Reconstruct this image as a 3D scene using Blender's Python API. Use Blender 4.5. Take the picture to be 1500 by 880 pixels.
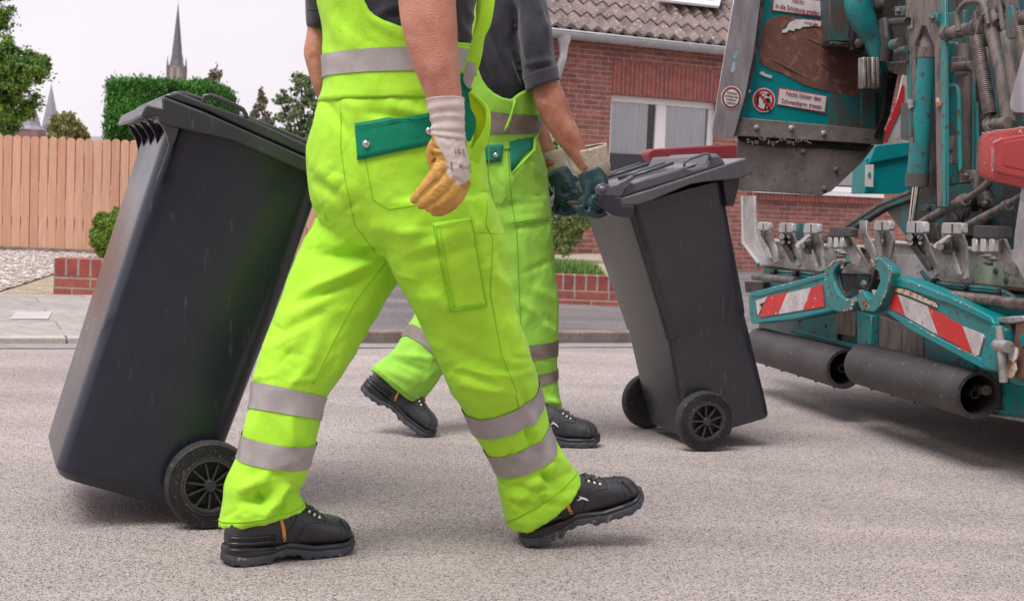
import bpy, bmesh, math, random
import numpy as np
from mathutils import Vector, Matrix, noise
from mathutils.bvhtree import BVHTree
from mathutils.geometry import tessellate_polygon

for o in list(bpy.data.objects): bpy.data.objects.remove(o)
S = bpy.context.scene
COL = S.collection
R = math.radians
rnd = random.Random(7)

# ------------------------------------------------------------------ camera
F_PX, CAM_H, HORIZON, ROLL = 2150.0, 0.80, 288.0, 2.2
cam_d = bpy.data.cameras.new('camera')
cam = bpy.data.objects.new('camera', cam_d); COL.objects.link(cam)
cam_d.sensor_width = 36.0; cam_d.lens = F_PX / 1500 * 36.0
cam_d.clip_start = 0.05; cam_d.clip_end = 3000
PITCH = math.atan((440 - HORIZON) / F_PX)
cam.matrix_world = (Matrix.Translation((0, 0, CAM_H)) @ Matrix.Rotation(R(90) - PITCH, 4, 'X') @ Matrix.Rotation(R(ROLL), 4, 'Z'))
CR = cam.matrix_world.to_3x3(); CO = Vector((0, 0, CAM_H))
cam_d.dof.use_dof = True; cam_d.dof.focus_distance = 4.0; cam_d.dof.aperture_fstop = 11.0
S.camera = cam

# ------------------------------------------------------------------ light
world = bpy.data.worlds.new('World'); S.world = world; world.use_nodes = True
SUN_EL, SUN_AZ = R(62), R(-38)      # azimuth of the sun seen from above, from -Y (behind camera) towards -X
nt = world.node_tree; nt.nodes.clear()
wo = nt.nodes.new('ShaderNodeOutputWorld'); bg = nt.nodes.new('ShaderNodeBackground')
sky = nt.nodes.new('ShaderNodeTexSky'); sky.sky_type = 'NISHITA'; sky.sun_disc = False
sky.sun_elevation = SUN_EL; sky.sun_rotation = R(180 + 38); sky.dust_density = 4; sky.air_density = 1
scl = nt.nodes.new('ShaderNodeVectorMath'); scl.operation = 'SCALE'; scl.inputs['Scale'].default_value = 0.10
tc = nt.nodes.new('ShaderNodeTexCoord'); mp = nt.nodes.new('ShaderNodeMapping'); mp.inputs['Scale'].default_value = (1, 1, 2.6)
ns = nt.nodes.new('ShaderNodeTexNoise'); ns.inputs['Scale'].default_value = 2.6; ns.inputs['Detail'].default_value = 5
cr = nt.nodes.new('ShaderNodeValToRGB')     # the closed cloud cover: pale lilac, faintly mottled
cr.color_ramp.elements[0].position = .3; cr.color_ramp.elements[0].color = (.715, .67, .72, 1)
cr.color_ramp.elements[1].position = .7; cr.color_ramp.elements[1].color = (.78, .725, .775, 1)
mx = nt.nodes.new('ShaderNodeMix'); mx.data_type = 'RGBA'; mx.inputs[0].default_value = .93
L = nt.links.new
L(tc.outputs['Generated'], mp.inputs['Vector']); L(mp.outputs[0], ns.inputs['Vector']); L(ns.outputs[0], cr.inputs[0])
L(sky.outputs[0], scl.inputs[0]); L(scl.outputs[0], mx.inputs['A']); L(cr.outputs[0], mx.inputs['B'])
L(mx.outputs['Result'], bg.inputs['Color']); bg.inputs['Strength'].default_value = 1.0
L(bg.outputs[0], wo.inputs['Surface'])
sun_d = bpy.data.lights.new('sun', 'SUN'); sun_d.energy = 2.1; sun_d.angle = R(30); sun_d.color = (1.0, .97, .93)
sun = bpy.data.objects.new('sun', sun_d); COL.objects.link(sun)
sdir = Vector((math.sin(SUN_AZ) * math.cos(SUN_EL), -math.cos(SUN_AZ) * math.cos(SUN_EL), math.sin(SUN_EL)))
sun.rotation_euler = sdir.to_track_quat('Z', 'Y').to_euler(); sun.location = (0, 0, 30)

S.view_settings.view_transform = 'Standard'; S.view_settings.look = 'None'
S.view_settings.exposure = 0.42; S.view_settings.gamma = 1.0; S.view_settings.use_curve_mapping = False
S.render.engine = 'CYCLES'
S.cycles.use_denoising = True; S.cycles.max_bounces = 6; S.cycles.diffuse_bounces = 3; S.cycles.glossy_bounces = 3
S.cycles.transparent_max_bounces = 8; S.cycles.use_adaptive_sampling = True
S.render.resolution_x = 1024; S.render.resolution_y = 600

# ------------------------------------------------------------------ geometry of sight lines (authoring aid)
def ray(x, y): return (CR @ Vector(((x - 750) / F_PX, -(y - 440) / F_PX, -1))).normalized()
def P(x, y, d):
    r = ray(x, y); return CO + r * (d / r.y)
def on_plane(x, y, p0, n):
    r = ray(x, y); return CO + r * ((p0 - CO).dot(n) / r.dot(n))
def G(x, y, z=0.0): return on_plane(x, y, Vector((0, 0, z)), Vector((0, 0, 1)))
CRi = CR.transposed()
def px(p):
    q = CRi @ (Vector(p) - CO); return (750 - q.x / q.z * F_PX, 440 + q.y / q.z * F_PX)
def px_np(V):
    q = (np.asarray(V) - np.array(CO)) @ np.array(CR)
    return np.stack([750 - q[:, 0] / q[:, 2] * F_PX, 440 + q[:, 1] / q[:, 2] * F_PX], 1)

# ------------------------------------------------------------------ materials
def srgb(r, g, b):
    f = lambda c: (c / 255 / 12.92) if c <= 10 else ((c / 255 + .055) / 1.055) ** 2.4
    return (f(r), f(g), f(b), 1)
def mat(name, col=(.5, .5, .5), rough=.6, metal=0, spec=.5, var=.0, vscale=6, bump=0, bscale=60, detail=6, col2=None, lo=.4, hi=.6,
        speck=None, sheen=0, coat=0, stretch=None):
    """principled + optional large colour variation (col2 through noise), fine speckle and bump"""
    m = bpy.data.materials.new(name); m.use_nodes = True
    n = m.node_tree.nodes; l = m.node_tree.links; b = n['Principled BSDF']
    c = tuple(col[:3]) + (1,)
    b.inputs['Base Color'].default_value = c; b.inputs['Roughness'].default_value = rough
    b.inputs['Metallic'].default_value = metal; b.inputs['Specular IOR Level'].default_value = spec
    b.inputs['Sheen Weight'].default_value = sheen; b.inputs['Coat Weight'].default_value = coat
    t = n.new('ShaderNodeTexCoord'); src = t.outputs['Object']
    if stretch:
        mpn = n.new('ShaderNodeMapping'); mpn.inputs['Scale'].default_value = stretch; l.new(src, mpn.inputs[0]); src = mpn.outputs[0]
    last = None
    if col2 is not None or var:
        c2 = tuple(col2[:3]) + (1,) if col2 is not None else tuple(min(1, x * (1 - var)) for x in col[:3]) + (1,)
        nn = n.new('ShaderNodeTexNoise'); nn.inputs['Scale'].default_value = vscale; nn.inputs['Detail'].default_value = detail
        nn.inputs['Roughness'].default_value = .65
        rr = n.new('ShaderNodeValToRGB'); rr.color_ramp.elements[0].position = lo; rr.color_ramp.elements[0].color = c
        rr.color_ramp.elements[1].position = hi; rr.color_ramp.elements[1].color = c2
        l.new(src, nn.inputs['Vector']); l.new(nn.outputs[0], rr.inputs[0]); last = rr.outputs[0]
    if speck:
        sc, sl, sh, scol = speck
        vv = n.new('ShaderNodeTexNoise'); vv.inputs['Scale'].default_value = sc; vv.inputs['Detail'].default_value = 3
        r2 = n.new('ShaderNodeValToRGB'); r2.color_ramp.elements[0].position = sl; r2.color_ramp.elements[0].color = (0, 0, 0, 1)
        r2.color_ramp.elements[1].position = sh; r2.color_ramp.elements[1].color = (1, 1, 1, 1)
        m2 = n.new('ShaderNodeMix'); m2.data_type = 'RGBA'
        l.new(src, vv.inputs['Vector']); l.new(vv.outputs[0], r2.inputs[0]); l.new(r2.outputs[0], m2.inputs[0])
        if last: l.new(last, m2.inputs['A'])
        else: m2.inputs['A'].default_value = c
        m2.inputs['B'].default_value = tuple(scol[:3]) + (1,); last = m2.outputs['Result']
    if last: l.new(last, b.inputs['Base Color'])
    if bump:
        bn = n.new('ShaderNodeTexNoise'); bn.inputs['Scale'].default_value = bscale; bn.inputs['Detail'].default_value = 4
        bb = n.new('ShaderNodeBump'); bb.inputs['Strength'].default_value = bump; bb.inputs['Distance'].default_value = .004
        l.new(src, bn.inputs['Vector']); l.new(bn.outputs[0], bb.inputs['Height']); l.new(bb.outputs[0], b.inputs['Normal'])
    return m

def asphalt_mat(name, dark, light, pebble=150, tint=(1, 1, 1), blot=.25):
    m = bpy.data.materials.new(name); m.use_nodes = True
    n = m.node_tree.nodes; l = m.node_tree.links; b = n['Principled BSDF']; b.inputs['Roughness'].default_value = .82
    b.inputs['Specular IOR Level'].default_value = .35
    t = n.new('ShaderNodeTexCoord')
    v = n.new('ShaderNodeTexVoronoi'); v.inputs['Scale'].default_value = pebble; v.inputs['Randomness'].default_value = 1
    l.new(t.outputs['Object'], v.inputs['Vector'])
    sep = n.new('ShaderNodeSeparateColor'); l.new(v.outputs['Color'], sep.inputs[0])
    r = n.new('ShaderNodeValToRGB'); e = r.color_ramp.elements
    e[0].position = 0; e[0].color = tuple(dark) + (1,); e[1].position = 1; e[1].color = tuple(light) + (1,)
    mid = e.new(.35); mid.color = tuple(.62 * a + .38 * c for a, c in zip(light, dark)) + (1,)
    l.new(sep.outputs[0], r.inputs[0])
    # edges of the pebbles show the darker binder
    d = n.new('ShaderNodeMapRange'); d.inputs['From Min'].default_value = .25; d.inputs['From Max'].default_value = .75
    d.inputs['To Min'].default_value = 1; d.inputs['To Max'].default_value = .72; l.new(v.outputs['Distance'], d.inputs[0])
    nz = n.new('ShaderNodeTexNoise'); nz.inputs['Scale'].default_value = 1.3; nz.inputs['Detail'].default_value = 5; l.new(t.outputs['Object'], nz.inputs['Vector'])
    nr = n.new('ShaderNodeMapRange'); nr.inputs['From Min'].default_value = .3; nr.inputs['From Max'].default_value = .7
    nr.inputs['To Min'].default_value = 1 - blot; nr.inputs['To Max'].default_value = 1.05; l.new(nz.outputs[0], nr.inputs[0])
    mu = n.new('ShaderNodeMath'); mu.operation = 'MULTIPLY'; l.new(d.outputs[0], mu.inputs[0]); l.new(nr.outputs[0], mu.inputs[1])
    # single dark and reddish chips, faint worn streaks along the lane, thin cracks
    v2 = n.new('ShaderNodeTexVoronoi'); v2.inputs['Scale'].default_value = pebble * .32; l.new(t.outputs['Object'], v2.inputs['Vector'])
    s2 = n.new('ShaderNodeSeparateColor'); l.new(v2.outputs['Color'], s2.inputs[0])
    c2 = n.new('ShaderNodeMapRange'); c2.inputs['From Min'].default_value = .10; c2.inputs['From Max'].default_value = .24; c2.inputs['To Min'].default_value = 1; c2.inputs['To Max'].default_value = .42; c2.clamp = True; l.new(v2.outputs['Distance'], c2.inputs[0])
    gt = n.new('ShaderNodeMath'); gt.operation = 'GREATER_THAN'; gt.inputs[1].default_value = .93; l.new(s2.outputs[0], gt.inputs[0])
    inv = n.new('ShaderNodeMapRange'); inv.inputs['From Min'].default_value = .12; inv.inputs['From Max'].default_value = .30; inv.inputs['To Min'].default_value = .40; inv.inputs['To Max'].default_value = 1; l.new(v2.outputs['Distance'], inv.inputs[0])
    mxs = n.new('ShaderNodeMix'); mxs.inputs['A'].default_value = 1; l.new(gt.outputs[0], mxs.inputs['Factor']); l.new(inv.outputs[0], mxs.inputs['B'])
    mpw = n.new('ShaderNodeMapping'); mpw.inputs['Rotation'].default_value = (0, 0, -R(21.6)); mpw.inputs['Scale'].default_value = (.25, 2.2, 1); l.new(t.outputs['Object'], mpw.inputs[0])
    nw = n.new('ShaderNodeTexNoise'); nw.inputs['Scale'].default_value = 1.2; nw.inputs['Detail'].default_value = 6; l.new(mpw.outputs[0], nw.inputs['Vector'])
    mw = n.new('ShaderNodeMapRange'); mw.inputs['From Min'].default_value = .35; mw.inputs['From Max'].default_value = .65; mw.inputs['To Min'].default_value = .86; mw.inputs['To Max'].default_value = 1.08; l.new(nw.outputs[0], mw.inputs[0])
    vc = n.new('ShaderNodeTexVoronoi'); vc.feature = 'DISTANCE_TO_EDGE'; vc.inputs['Scale'].default_value = .55
    wn = n.new('ShaderNodeTexNoise'); wn.inputs['Scale'].default_value = 6; wn.inputs['Detail'].default_value = 6; wn.inputs['Roughness'].default_value = .7; l.new(t.outputs['Object'], wn.inputs['Vector'])
    va = n.new('ShaderNodeVectorMath'); va.operation = 'ADD'; vs_ = n.new('ShaderNodeVectorMath'); vs_.operation = 'SCALE'; vs_.inputs['Scale'].default_value = .35; l.new(wn.outputs['Color'], vs_.inputs[0]); l.new(t.outputs['Object'], va.inputs[0]); l.new(vs_.outputs[0], va.inputs[1]); l.new(va.outputs[0], vc.inputs['Vector'])
    ck = n.new('ShaderNodeMapRange'); ck.inputs['From Min'].default_value = .0; ck.inputs['From Max'].default_value = .0022; ck.inputs['To Min'].default_value = .62; ck.inputs['To Max'].default_value = 1; l.new(vc.outputs['Distance'], ck.inputs[0])
    last = mu.outputs[0]
    for o_ in (mxs.outputs[0], mw.outputs[0], ck.outputs[0]):
        m3 = n.new('ShaderNodeMath'); m3.operation = 'MULTIPLY'; l.new(last, m3.inputs[0]); l.new(o_, m3.inputs[1]); last = m3.outputs[0]
    sc = n.new('ShaderNodeVectorMath'); sc.operation = 'SCALE'; l.new(r.outputs[0], sc.inputs[0]); l.new(last, sc.inputs['Scale'])
    l.new(sc.outputs[0], b.inputs['Base Color'])
    bp = n.new('ShaderNodeBump'); bp.inputs['Strength'].default_value = .8; bp.inputs['Distance'].default_value = .004; bp.invert = True
    l.new(v.outputs['Distance'], bp.inputs['Height']); l.new(bp.outputs[0], b.inputs['Normal'])
    return m

def brick_mat(name, bw, bh, c1, c2, mortar, off=.5, scale=1, axis='XZ', mort=.008, vertical=False, bumps=.5):
    """axis: object-space plane in which the courses run"""
    m = bpy.data.materials.new(name); m.use_nodes = True
    n = m.node_tree.nodes; l = m.node_tree.links; b = n['Principled BSDF']; b.inputs['Roughness'].default_value = .85
    t = n.new('ShaderNodeUVMap') ; t.uv_map = 'uv'
    br = n.new('ShaderNodeTexBrick'); br.inputs['Scale'].default_value = 1
    br.inputs['Brick Width'].default_value = bw; br.inputs['Row Height'].default_value = bh
    br.inputs['Mortar Size'].default_value = mort / 2; br.inputs['Mortar Smooth'].default_value = .3; br.offset = off
    br.inputs['Bias'].default_value = 0
    br.inputs['Color1'].default_value = tuple(c1) + (1,); br.inputs['Color2'].default_value = tuple(c2) + (1,); br.inputs['Mortar'].default_value = tuple(mortar) + (1,)
    l.new(t.outputs[0], br.inputs['Vector'])
    nz = n.new('ShaderNodeTexNoise'); nz.inputs['Scale'].default_value = 9; nz.inputs['Detail'].default_value = 8; nz.inputs['Roughness'].default_value = .75
    l.new(t.outputs[0], nz.inputs['Vector'])
    mr = n.new('ShaderNodeMapRange'); mr.inputs['From Min'].default_value = .3; mr.inputs['From Max'].default_value = .7
    mr.inputs['To Min'].default_value = .62; mr.inputs['To Max'].default_value = 1.25; l.new(nz.outputs[0], mr.inputs[0])
    sc = n.new('ShaderNodeVectorMath'); sc.operation = 'SCALE'; l.new(br.outputs['Color'], sc.inputs[0]); l.new(mr.outputs[0], sc.inputs['Scale'])
    l.new(sc.outputs[0], b.inputs['Base Color'])
    bp = n.new('ShaderNodeBump'); bp.inputs['Strength'].default_value = bumps; bp.inputs['Distance'].default_value = .006; bp.invert = True
    l.new(br.outputs['Fac'], bp.inputs['Height']); l.new(bp.outputs[0], b.inputs['Normal'])
    return m

# ------------------------------------------------------------------ mesh building
class MB:
    def __init__(s): s.v = []; s.f = []; s.mi = []; s.uv = None
    def add(s, vs, fs, mi=0):
        k = len(s.v); s.v += [Vector(v) for v in vs]; s.f += [tuple(i + k for i in f) for f in fs]; s.mi += [mi] * len(fs); return s
    def box(s, c, size, M=None, mi=0):
        x, y, z = (a / 2 for a in size); M = M or Matrix()
        vs = [Matrix.Translation(Vector(c)) @ M.to_4x4() @ Vector(q) for q in ((-x, -y, -z), (x, -y, -z), (x, y, -z), (-x, y, -z), (-x, -y, z), (x, -y, z), (x, y, z), (-x, y, z))]
        return s.add(vs, [(0, 3, 2, 1), (4, 5, 6, 7), (0, 1, 5, 4), (1, 2, 6, 5), (2, 3, 7, 6), (3, 0, 4, 7)], mi)
    def prism(s, loop, vec, mi=0):
        """closed planar loop of points swept by vec"""
        loop = [Vector(p) for p in loop]; vec = Vector(vec); n = len(loop)
        vs = loop + [p + vec for p in loop]
        tri = tessellate_polygon([loop])
        fs = [tuple(t) for t in tri] + [tuple(i + n for i in reversed(t)) for t in tri]
        if n >= 3:
            fs = [tuple(range(n)), tuple(range(2 * n - 1, n - 1, -1))]
        fs += [(i, i + n, (i + 1) % n + n, (i + 1) % n) for i in range(n)]
        return s.add(vs, fs, mi)
    def tube(s, pts, rad, n=10, cap=True, mi=0, ell=None):
        pts = [Vector(p) for p in pts]
        if not hasattr(rad, '__len__'): rad = [rad] * len(pts)
        vs = []; prev = None
        for i, p in enumerate(pts):
            t = (pts[min(i + 1, len(pts) - 1)] - pts[max(i - 1, 0)]).normalized()
            if prev is None:
                a = t.cross(Vector((0, 0, 1)));
                if a.length < .1: a = t.cross(Vector((0, 1, 0)))
                a.normalize()
            else: a = (prev - t * prev.dot(t)).normalized()
            prev = a; b = t.cross(a)
            for k in range(n):
                q = 2 * math.pi * k / n; vs.append(p + a * (rad[i] * math.cos(q)) + b * (rad[i] * math.sin(q)))
        fs = [(i * n + k, i * n + (k + 1) % n, (i + 1) * n + (k + 1) % n, (i + 1) * n + k) for i in range(len(pts) - 1) for k in range(n)]
        if cap: fs += [tuple(range(n - 1, -1, -1)), tuple(range((len(pts) - 1) * n, len(pts) * n))]
        return s.add(vs, fs, mi)
    def lathe(s, prof, M, n=40, mi=0, closed=False):
        """prof: (radius, height) pairs round the z axis of M"""
        vs = [M @ Vector((r * math.cos(2 * math.pi * k / n), r * math.sin(2 * math.pi * k / n), h)) for r, h in prof for k in range(n)]
        m = len(prof)
        fs = [(i * n + k, i * n + (k + 1) % n, ((i + 1) % m) * n + (k + 1) % n, ((i + 1) % m) * n + k) for i in range(m if closed else m - 1) for k in range(n)]
        if not closed:
            if prof[0][0] > 1e-6: fs.append(tuple(range(n - 1, -1, -1)))
            if prof[-1][0] > 1e-6: fs.append(tuple(range((m - 1) * n, m * n)))
        return s.add(vs, fs, mi)
    def grid(s, rows, mi=0, closed=False, cap=False):
        n = len(rows[0]); vs = [p for r in rows for p in r]
        fs = []
        for i in range(len(rows) - 1):
            for k in range(n if closed else n - 1):
                fs.append((i * n + k, i * n + (k + 1) % n, (i + 1) * n + (k + 1) % n, (i + 1) * n + k))
        if cap: fs += [tuple(range(n - 1, -1, -1)), tuple(range((len(rows) - 1) * n, len(rows) * n))]
        return s.add(vs, fs, mi)
    def mesh(s, name='m', off=Vector()):
        me = bpy.data.meshes.new(name); me.from_pydata([tuple(v - off) for v in s.v], [], s.f)
        me.polygons.foreach_set('material_index', s.mi); me.update(); return me

ROOT = {}
def root_of(p):
    while p is not None and p.parent is not None: p = p.parent
    return p
def obj(name, mb, m, parent=None, smooth=None, bevel=0, seg=2, label=None, fix=True, solid=0, sub=0):
    """one mesh object, vertices given in world space"""
    off = root_of(parent).location if parent is not None else Vector()
    me = mb.mesh(name, off) if isinstance(mb, MB) else mb
    if not isinstance(mb, MB) and parent is not None:
        me.transform(Matrix.Translation(-off))
    if fix and isinstance(mb, MB):
        bm = bmesh.new(); bm.from_mesh(me); bmesh.ops.recalc_face_normals(bm, faces=bm.faces[:]); bm.to_mesh(me); bm.free()
    for k in (m if isinstance(m, (list, tuple)) else [m]): me.materials.append(k)
    if smooth is not None:
        me.polygons.foreach_set('use_smooth', [True] * len(me.polygons))
        if smooth < 180: me.set_sharp_from_angle(angle=R(smooth))
    o = bpy.data.objects.new(name, me); COL.objects.link(o)
    if parent is not None: o.parent = parent
    if solid:
        s = o.modifiers.new('solid', 'SOLIDIFY'); s.thickness = abs(solid); s.offset = 1 if solid > 0 else -1
    if bevel:
        b = o.modifiers.new('bevel', 'BEVEL'); b.width = bevel; b.segments = seg; b.limit_method = 'ANGLE'; b.angle_limit = R(40)
    if sub:
        u = o.modifiers.new('sub', 'SUBSURF'); u.levels = sub; u.render_levels = sub
    if label: o['label'] = label
    return o
def thing(name, label, cat, loc, group=None):
    o = bpy.data.objects.new(name, None); COL.objects.link(o); o.location = Vector(loc); o.empty_display_size = .2
    o['label'] = label; o['category'] = cat
    if group: o['group'] = group
    return o
def tag(o, label, cat, group=None):
    o['label'] = label; o['category'] = cat
    if group: o['group'] = group
    return o
def struct(o): o['kind'] = 'structure'; return o
def at_origin(o, loc):
    """move the object's origin to loc, keeping it where it is"""
    o.data.transform(Matrix.Translation(-Vector(loc))); o.location = Vector(loc); return o

def uvmap(o, fn):
    me = o.data; uv = me.uv_layers.new(name='uv')
    off = root_of(o).location if o.parent else o.location
    for p in me.polygons:
        for li in p.loop_indices:
            uv.data[li].uv = fn(me.vertices[me.loops[li].vertex_index].co + off, p.normal)
    return o

def catmull(vals, m):
    """vals: array k x n of control values -> resampled with m steps per span"""
    V = np.asarray(vals, float); k = len(V); out = []
    for i in range(k - 1):
        p0 = V[max(i - 1, 0)]; p1 = V[i]; p2 = V[i + 1]; p3 = V[min(i + 2, k - 1)]
        for j in range(m):
            t = j / m
            out.append(.5 * ((2 * p1) + (-p0 + p2) * t + (2 * p0 - 5 * p1 + 4 * p2 - p3) * t * t + (-p0 + 3 * p1 - 3 * p2 + p3) * t ** 3))
    out.append(V[-1]); return np.array(out)

def rings(secs, m=6, n=48, e=2.0, grow=0.0):
    """secs: (xl,yl,xr,yr,depth,half_thickness[,depth_r]) silhouettes in sight-line coordinates -> list of rings of points"""
    ctl = []
    for s in secs:
        dl = s[4]; dr = s[6] if len(s) > 6 else s[4]
        l_ = P(s[0], s[1], dl); r_ = P(s[2], s[3], dr)
        ctl.append(list(l_) + list(r_) + [s[5]])
    C = catmull(ctl, m); mids = (C[:, :3] + C[:, 3:6]) / 2
    out = []
    for i in range(len(C)):
        c = Vector(mids[i]); a = (Vector(C[i, 3:6]) - Vector(C[i, :3])) / 2
        ax = Vector(mids[min(i + 1, len(C) - 1)] - mids[max(i - 1, 0)])
        b = a.cross(ax)
        if b.length < 1e-9: b = Vector((0, 1, 0))
        b.normalize()
        if b.y < 0: b = -b
        al = a.length; a = a.normalized() * (al + grow); t = C[i, 6] + grow
        ring = []
        for k in range(n):
            q = 2 * math.pi * k / n; cs, sn = math.cos(q), math.sin(q)
            u = abs(cs) ** (2 / e) * (1 if cs >= 0 else -1); w = abs(sn) ** (2 / e) * (1 if sn >= 0 else -1)
            ring.append(c + a * u + b * (t * w))
        out.append(ring)
    return out
def loft(mb, secs, m=6, n=48, e=2.0, grow=0.0, cap=True, mi=0):
    mb.grid(rings(secs, m, n, e, grow), mi=mi, closed=True, cap=cap); return mb

def remesh(mb, voxel, smooth_it=6, fac=.5, adapt=0):
    """voxel union of all closed pieces in mb -> new smoothed mesh (world space)"""
    me = mb.mesh('tmp'); o = bpy.data.objects.new('tmp', me); COL.objects.link(o)
    bm = bmesh.new(); bm.from_mesh(me); bmesh.ops.recalc_face_normals(bm, faces=bm.faces[:]); bm.to_mesh(me); bm.free()
    r = o.modifiers.new('r', 'REMESH'); r.mode = 'VOXEL'; r.voxel_size = voxel; r.adaptivity = adapt
    if smooth_it:
        s = o.modifiers.new('s', 'SMOOTH'); s.factor = fac; s.iterations = smooth_it
    dg = bpy.context.evaluated_depsgraph_get()
    new = bpy.data.meshes.new_from_object(o.evaluated_get(dg))
    bpy.data.objects.remove(o); new.materials.clear()
    return new
def get_np(me):
    a = np.empty(len(me.vertices) * 3); me.vertices.foreach_get('co', a)
    b = np.empty(len(me.vertices) * 3); me.vertices.foreach_get('normal', b); return a.reshape(-1, 3), b.reshape(-1, 3)
def set_np(me, V): me.vertices.foreach_set('co', V.ravel()); me.update()
def folds(me, fl, dmax=99, front=True):
    """press creases / raise folds: (x0,y0,x1,y1,width,amount) on the side turned to the street"""
    V, N = get_np(me); Q = px_np(V); vd = V - np.array(CO); vd /= np.linalg.norm(vd, axis=1)[:, None]
    facing = np.clip(-(vd * N).sum(1) * 2.5, 0, 1) if front else np.ones(len(V))
    D = np.zeros(len(V))
    for x0, y0, x1, y1, w, a in fl:
        A = np.array([x0, y0], float); B = np.array([x1, y1], float); AB = B - A; L2 = (AB ** 2).sum()
        t = ((Q - A) @ AB) / L2; tc_ = np.clip(t, 0, 1); d = np.linalg.norm(Q - (A + tc_[:, None] * AB), axis=1)
        prof = np.exp(-(d / w) ** 2)
        tap = np.clip(np.sin(np.clip(t, .02, .98) * math.pi) ** .6, 0, 1)
        D += a * prof * tap
    V = V + N * (D * facing)[:, None]; set_np(me, V)
def cloth_noise(me, amp=.004, sc=(7, 7, 14), seed=0, mask=None, ridge=True):
    V, N = get_np(me); D = np.empty(len(V))
    for i, v in enumerate(V):
        p = Vector((v[0] * sc[0] + seed, v[1] * sc[1], v[2] * sc[2]))
        w = noise.noise_vector(p * .6) * .8
        a = noise.noise(p + w)
        if ridge: a = (1 - abs(a) * 2.2) * .6 + noise.noise(p * 2.3 + w) * .35
        D[i] = a
    if mask is not None: D = D * mask(V)
    set_np(me, V + N * (D * amp)[:, None])
def bvh_of(me):
    return BVHTree.FromPolygons([v.co.copy() for v in me.vertices], [tuple(p.vertices) for p in me.polygons])
def cast(bvh, x, y, off=.002, fallback=3.2):
    r = ray(x, y); h, n, i, d = bvh.ray_cast(CO, r)
    if h is None: return P(x, y, fallback)
    if n.dot(r) > 0: n = -n
    return h + n * off
def patch(mb, bvh, quad, nu=10, nv=10, off=.003, fb=3.2, mi=0):
    """four corners (sight-line coords: tl,tr,br,bl) draped over bvh"""
    (a, b, c, d) = [Vector(q) for q in quad]; rows = []
    for j in range(nv + 1):
        v = j / nv; rows.append([cast(bvh, *((a.lerp(b, i / nu)).lerp(d.lerp(c, i / nu), v)), off, fb) for i in range(nu + 1)])
    mb.grid(rows, mi=mi); return mb
def seam(mb, bvh, pts, r=.0011, off=.0005, step=8):
    q = []
    for (x0, y0), (x1, y1) in zip(pts, pts[1:]):
        k = max(1, int(math.hypot(x1 - x0, y1 - y0) / step))
        q += [cast(bvh, x0 + (x1 - x0) * i / k, y0 + (y1 - y0) * i / k, off) for i in range(k)]
    q.append(cast(bvh, *pts[-1], off)); mb.tube(q, r, n=5); return mb
def rings_on(mb, bvh, secs, rows=4, n=64, off=.002):
    """band wrapped round a limb: rings of the limb pushed out on to the cloth"""
    R_ = rings(secs, rows, n)
    out = []
    for ring in R_:
        c = sum(ring, Vector()) / len(ring); o2 = []
        for p in ring:
            d = (p - c).normalized(); h, nn, i, ds = bvh.ray_cast(c, d)
            if h is None or ds > (p - c).length * 1.6: h = p
            o2.append(h + d * off)
        out.append(o2)
    mb.grid(out, closed=True); return mb
def text_mesh(body, size, origin, ux, uy, m, parent, name='lettering', align='CENTER', depth=.0004, xs=1.0, spacing=1.0):
    """flat lettering lying on a surface: ux along the line, uy up"""
    cu = bpy.data.curves.new('t', 'FONT'); cu.body = body; cu.size = size; cu.align_x = align; cu.align_y = 'CENTER'; cu.extrude = depth
    cu.space_line = spacing
    o = bpy.data.objects.new('t', cu); COL.objects.link(o)
    dg = bpy.context.evaluated_depsgraph_get(); me = bpy.data.meshes.new_from_object(o.evaluated_get(dg)); bpy.data.objects.remove(o)
    ux = Vector(ux).normalized(); uy = Vector(uy).normalized(); uz = ux.cross(uy)
    M = Matrix((ux * xs, uy, uz)).transposed().to_4x4(); M.translation = Vector(origin)
    me.transform(M); me.materials.clear()
    return obj(name, me, m, parent)
# ================================================================== SETTING
M_road = asphalt_mat('road_asphalt', (.10, .084, .078), (.77, .675, .64), pebble=300, blot=.16)
M_drive = asphalt_mat('driveway_asphalt', (.10, .09, .092), (.33, .295, .30), pebble=170, blot=.35)
M_gutter = mat('gutter_concrete', (.36, .33, .33), .85, col2=(.27, .25, .25), vscale=5, speck=(260, .5, .62, (.2, .18, .18)))
M_kerb = mat('kerb_concrete', (.56, .51, .47), .85, col2=(.44, .40, .37), vscale=4, speck=(220, .52, .64, (.3, .27, .25)))
M_kerb2 = mat('shadow_brown_kerb', (.20, .15, .13), .9, col2=(.30, .25, .23), vscale=7, speck=(220, .52, .64, (.1, .08, .07)))  # dark brown carries the shadow along the right-hand kerb
M_walk = brick_mat('paving_slabs', .62, .42, (.41, .375, .35), (.35, .32, .305), (.25, .22, .20), mort=.012, bumps=.3)
M_ground = mat('garden_soil', (.36, .29, .22), .95, col2=(.22, .2, .11), vscale=3, speck=(60, .45, .6, (.5, .43, .36)))
M_sand = mat('sandy_verge', (.50, .40, .32), .95, col2=(.34, .27, .18), vscale=5, speck=(70, .5, .6, (.22, .17, .10)), bump=.6)

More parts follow.
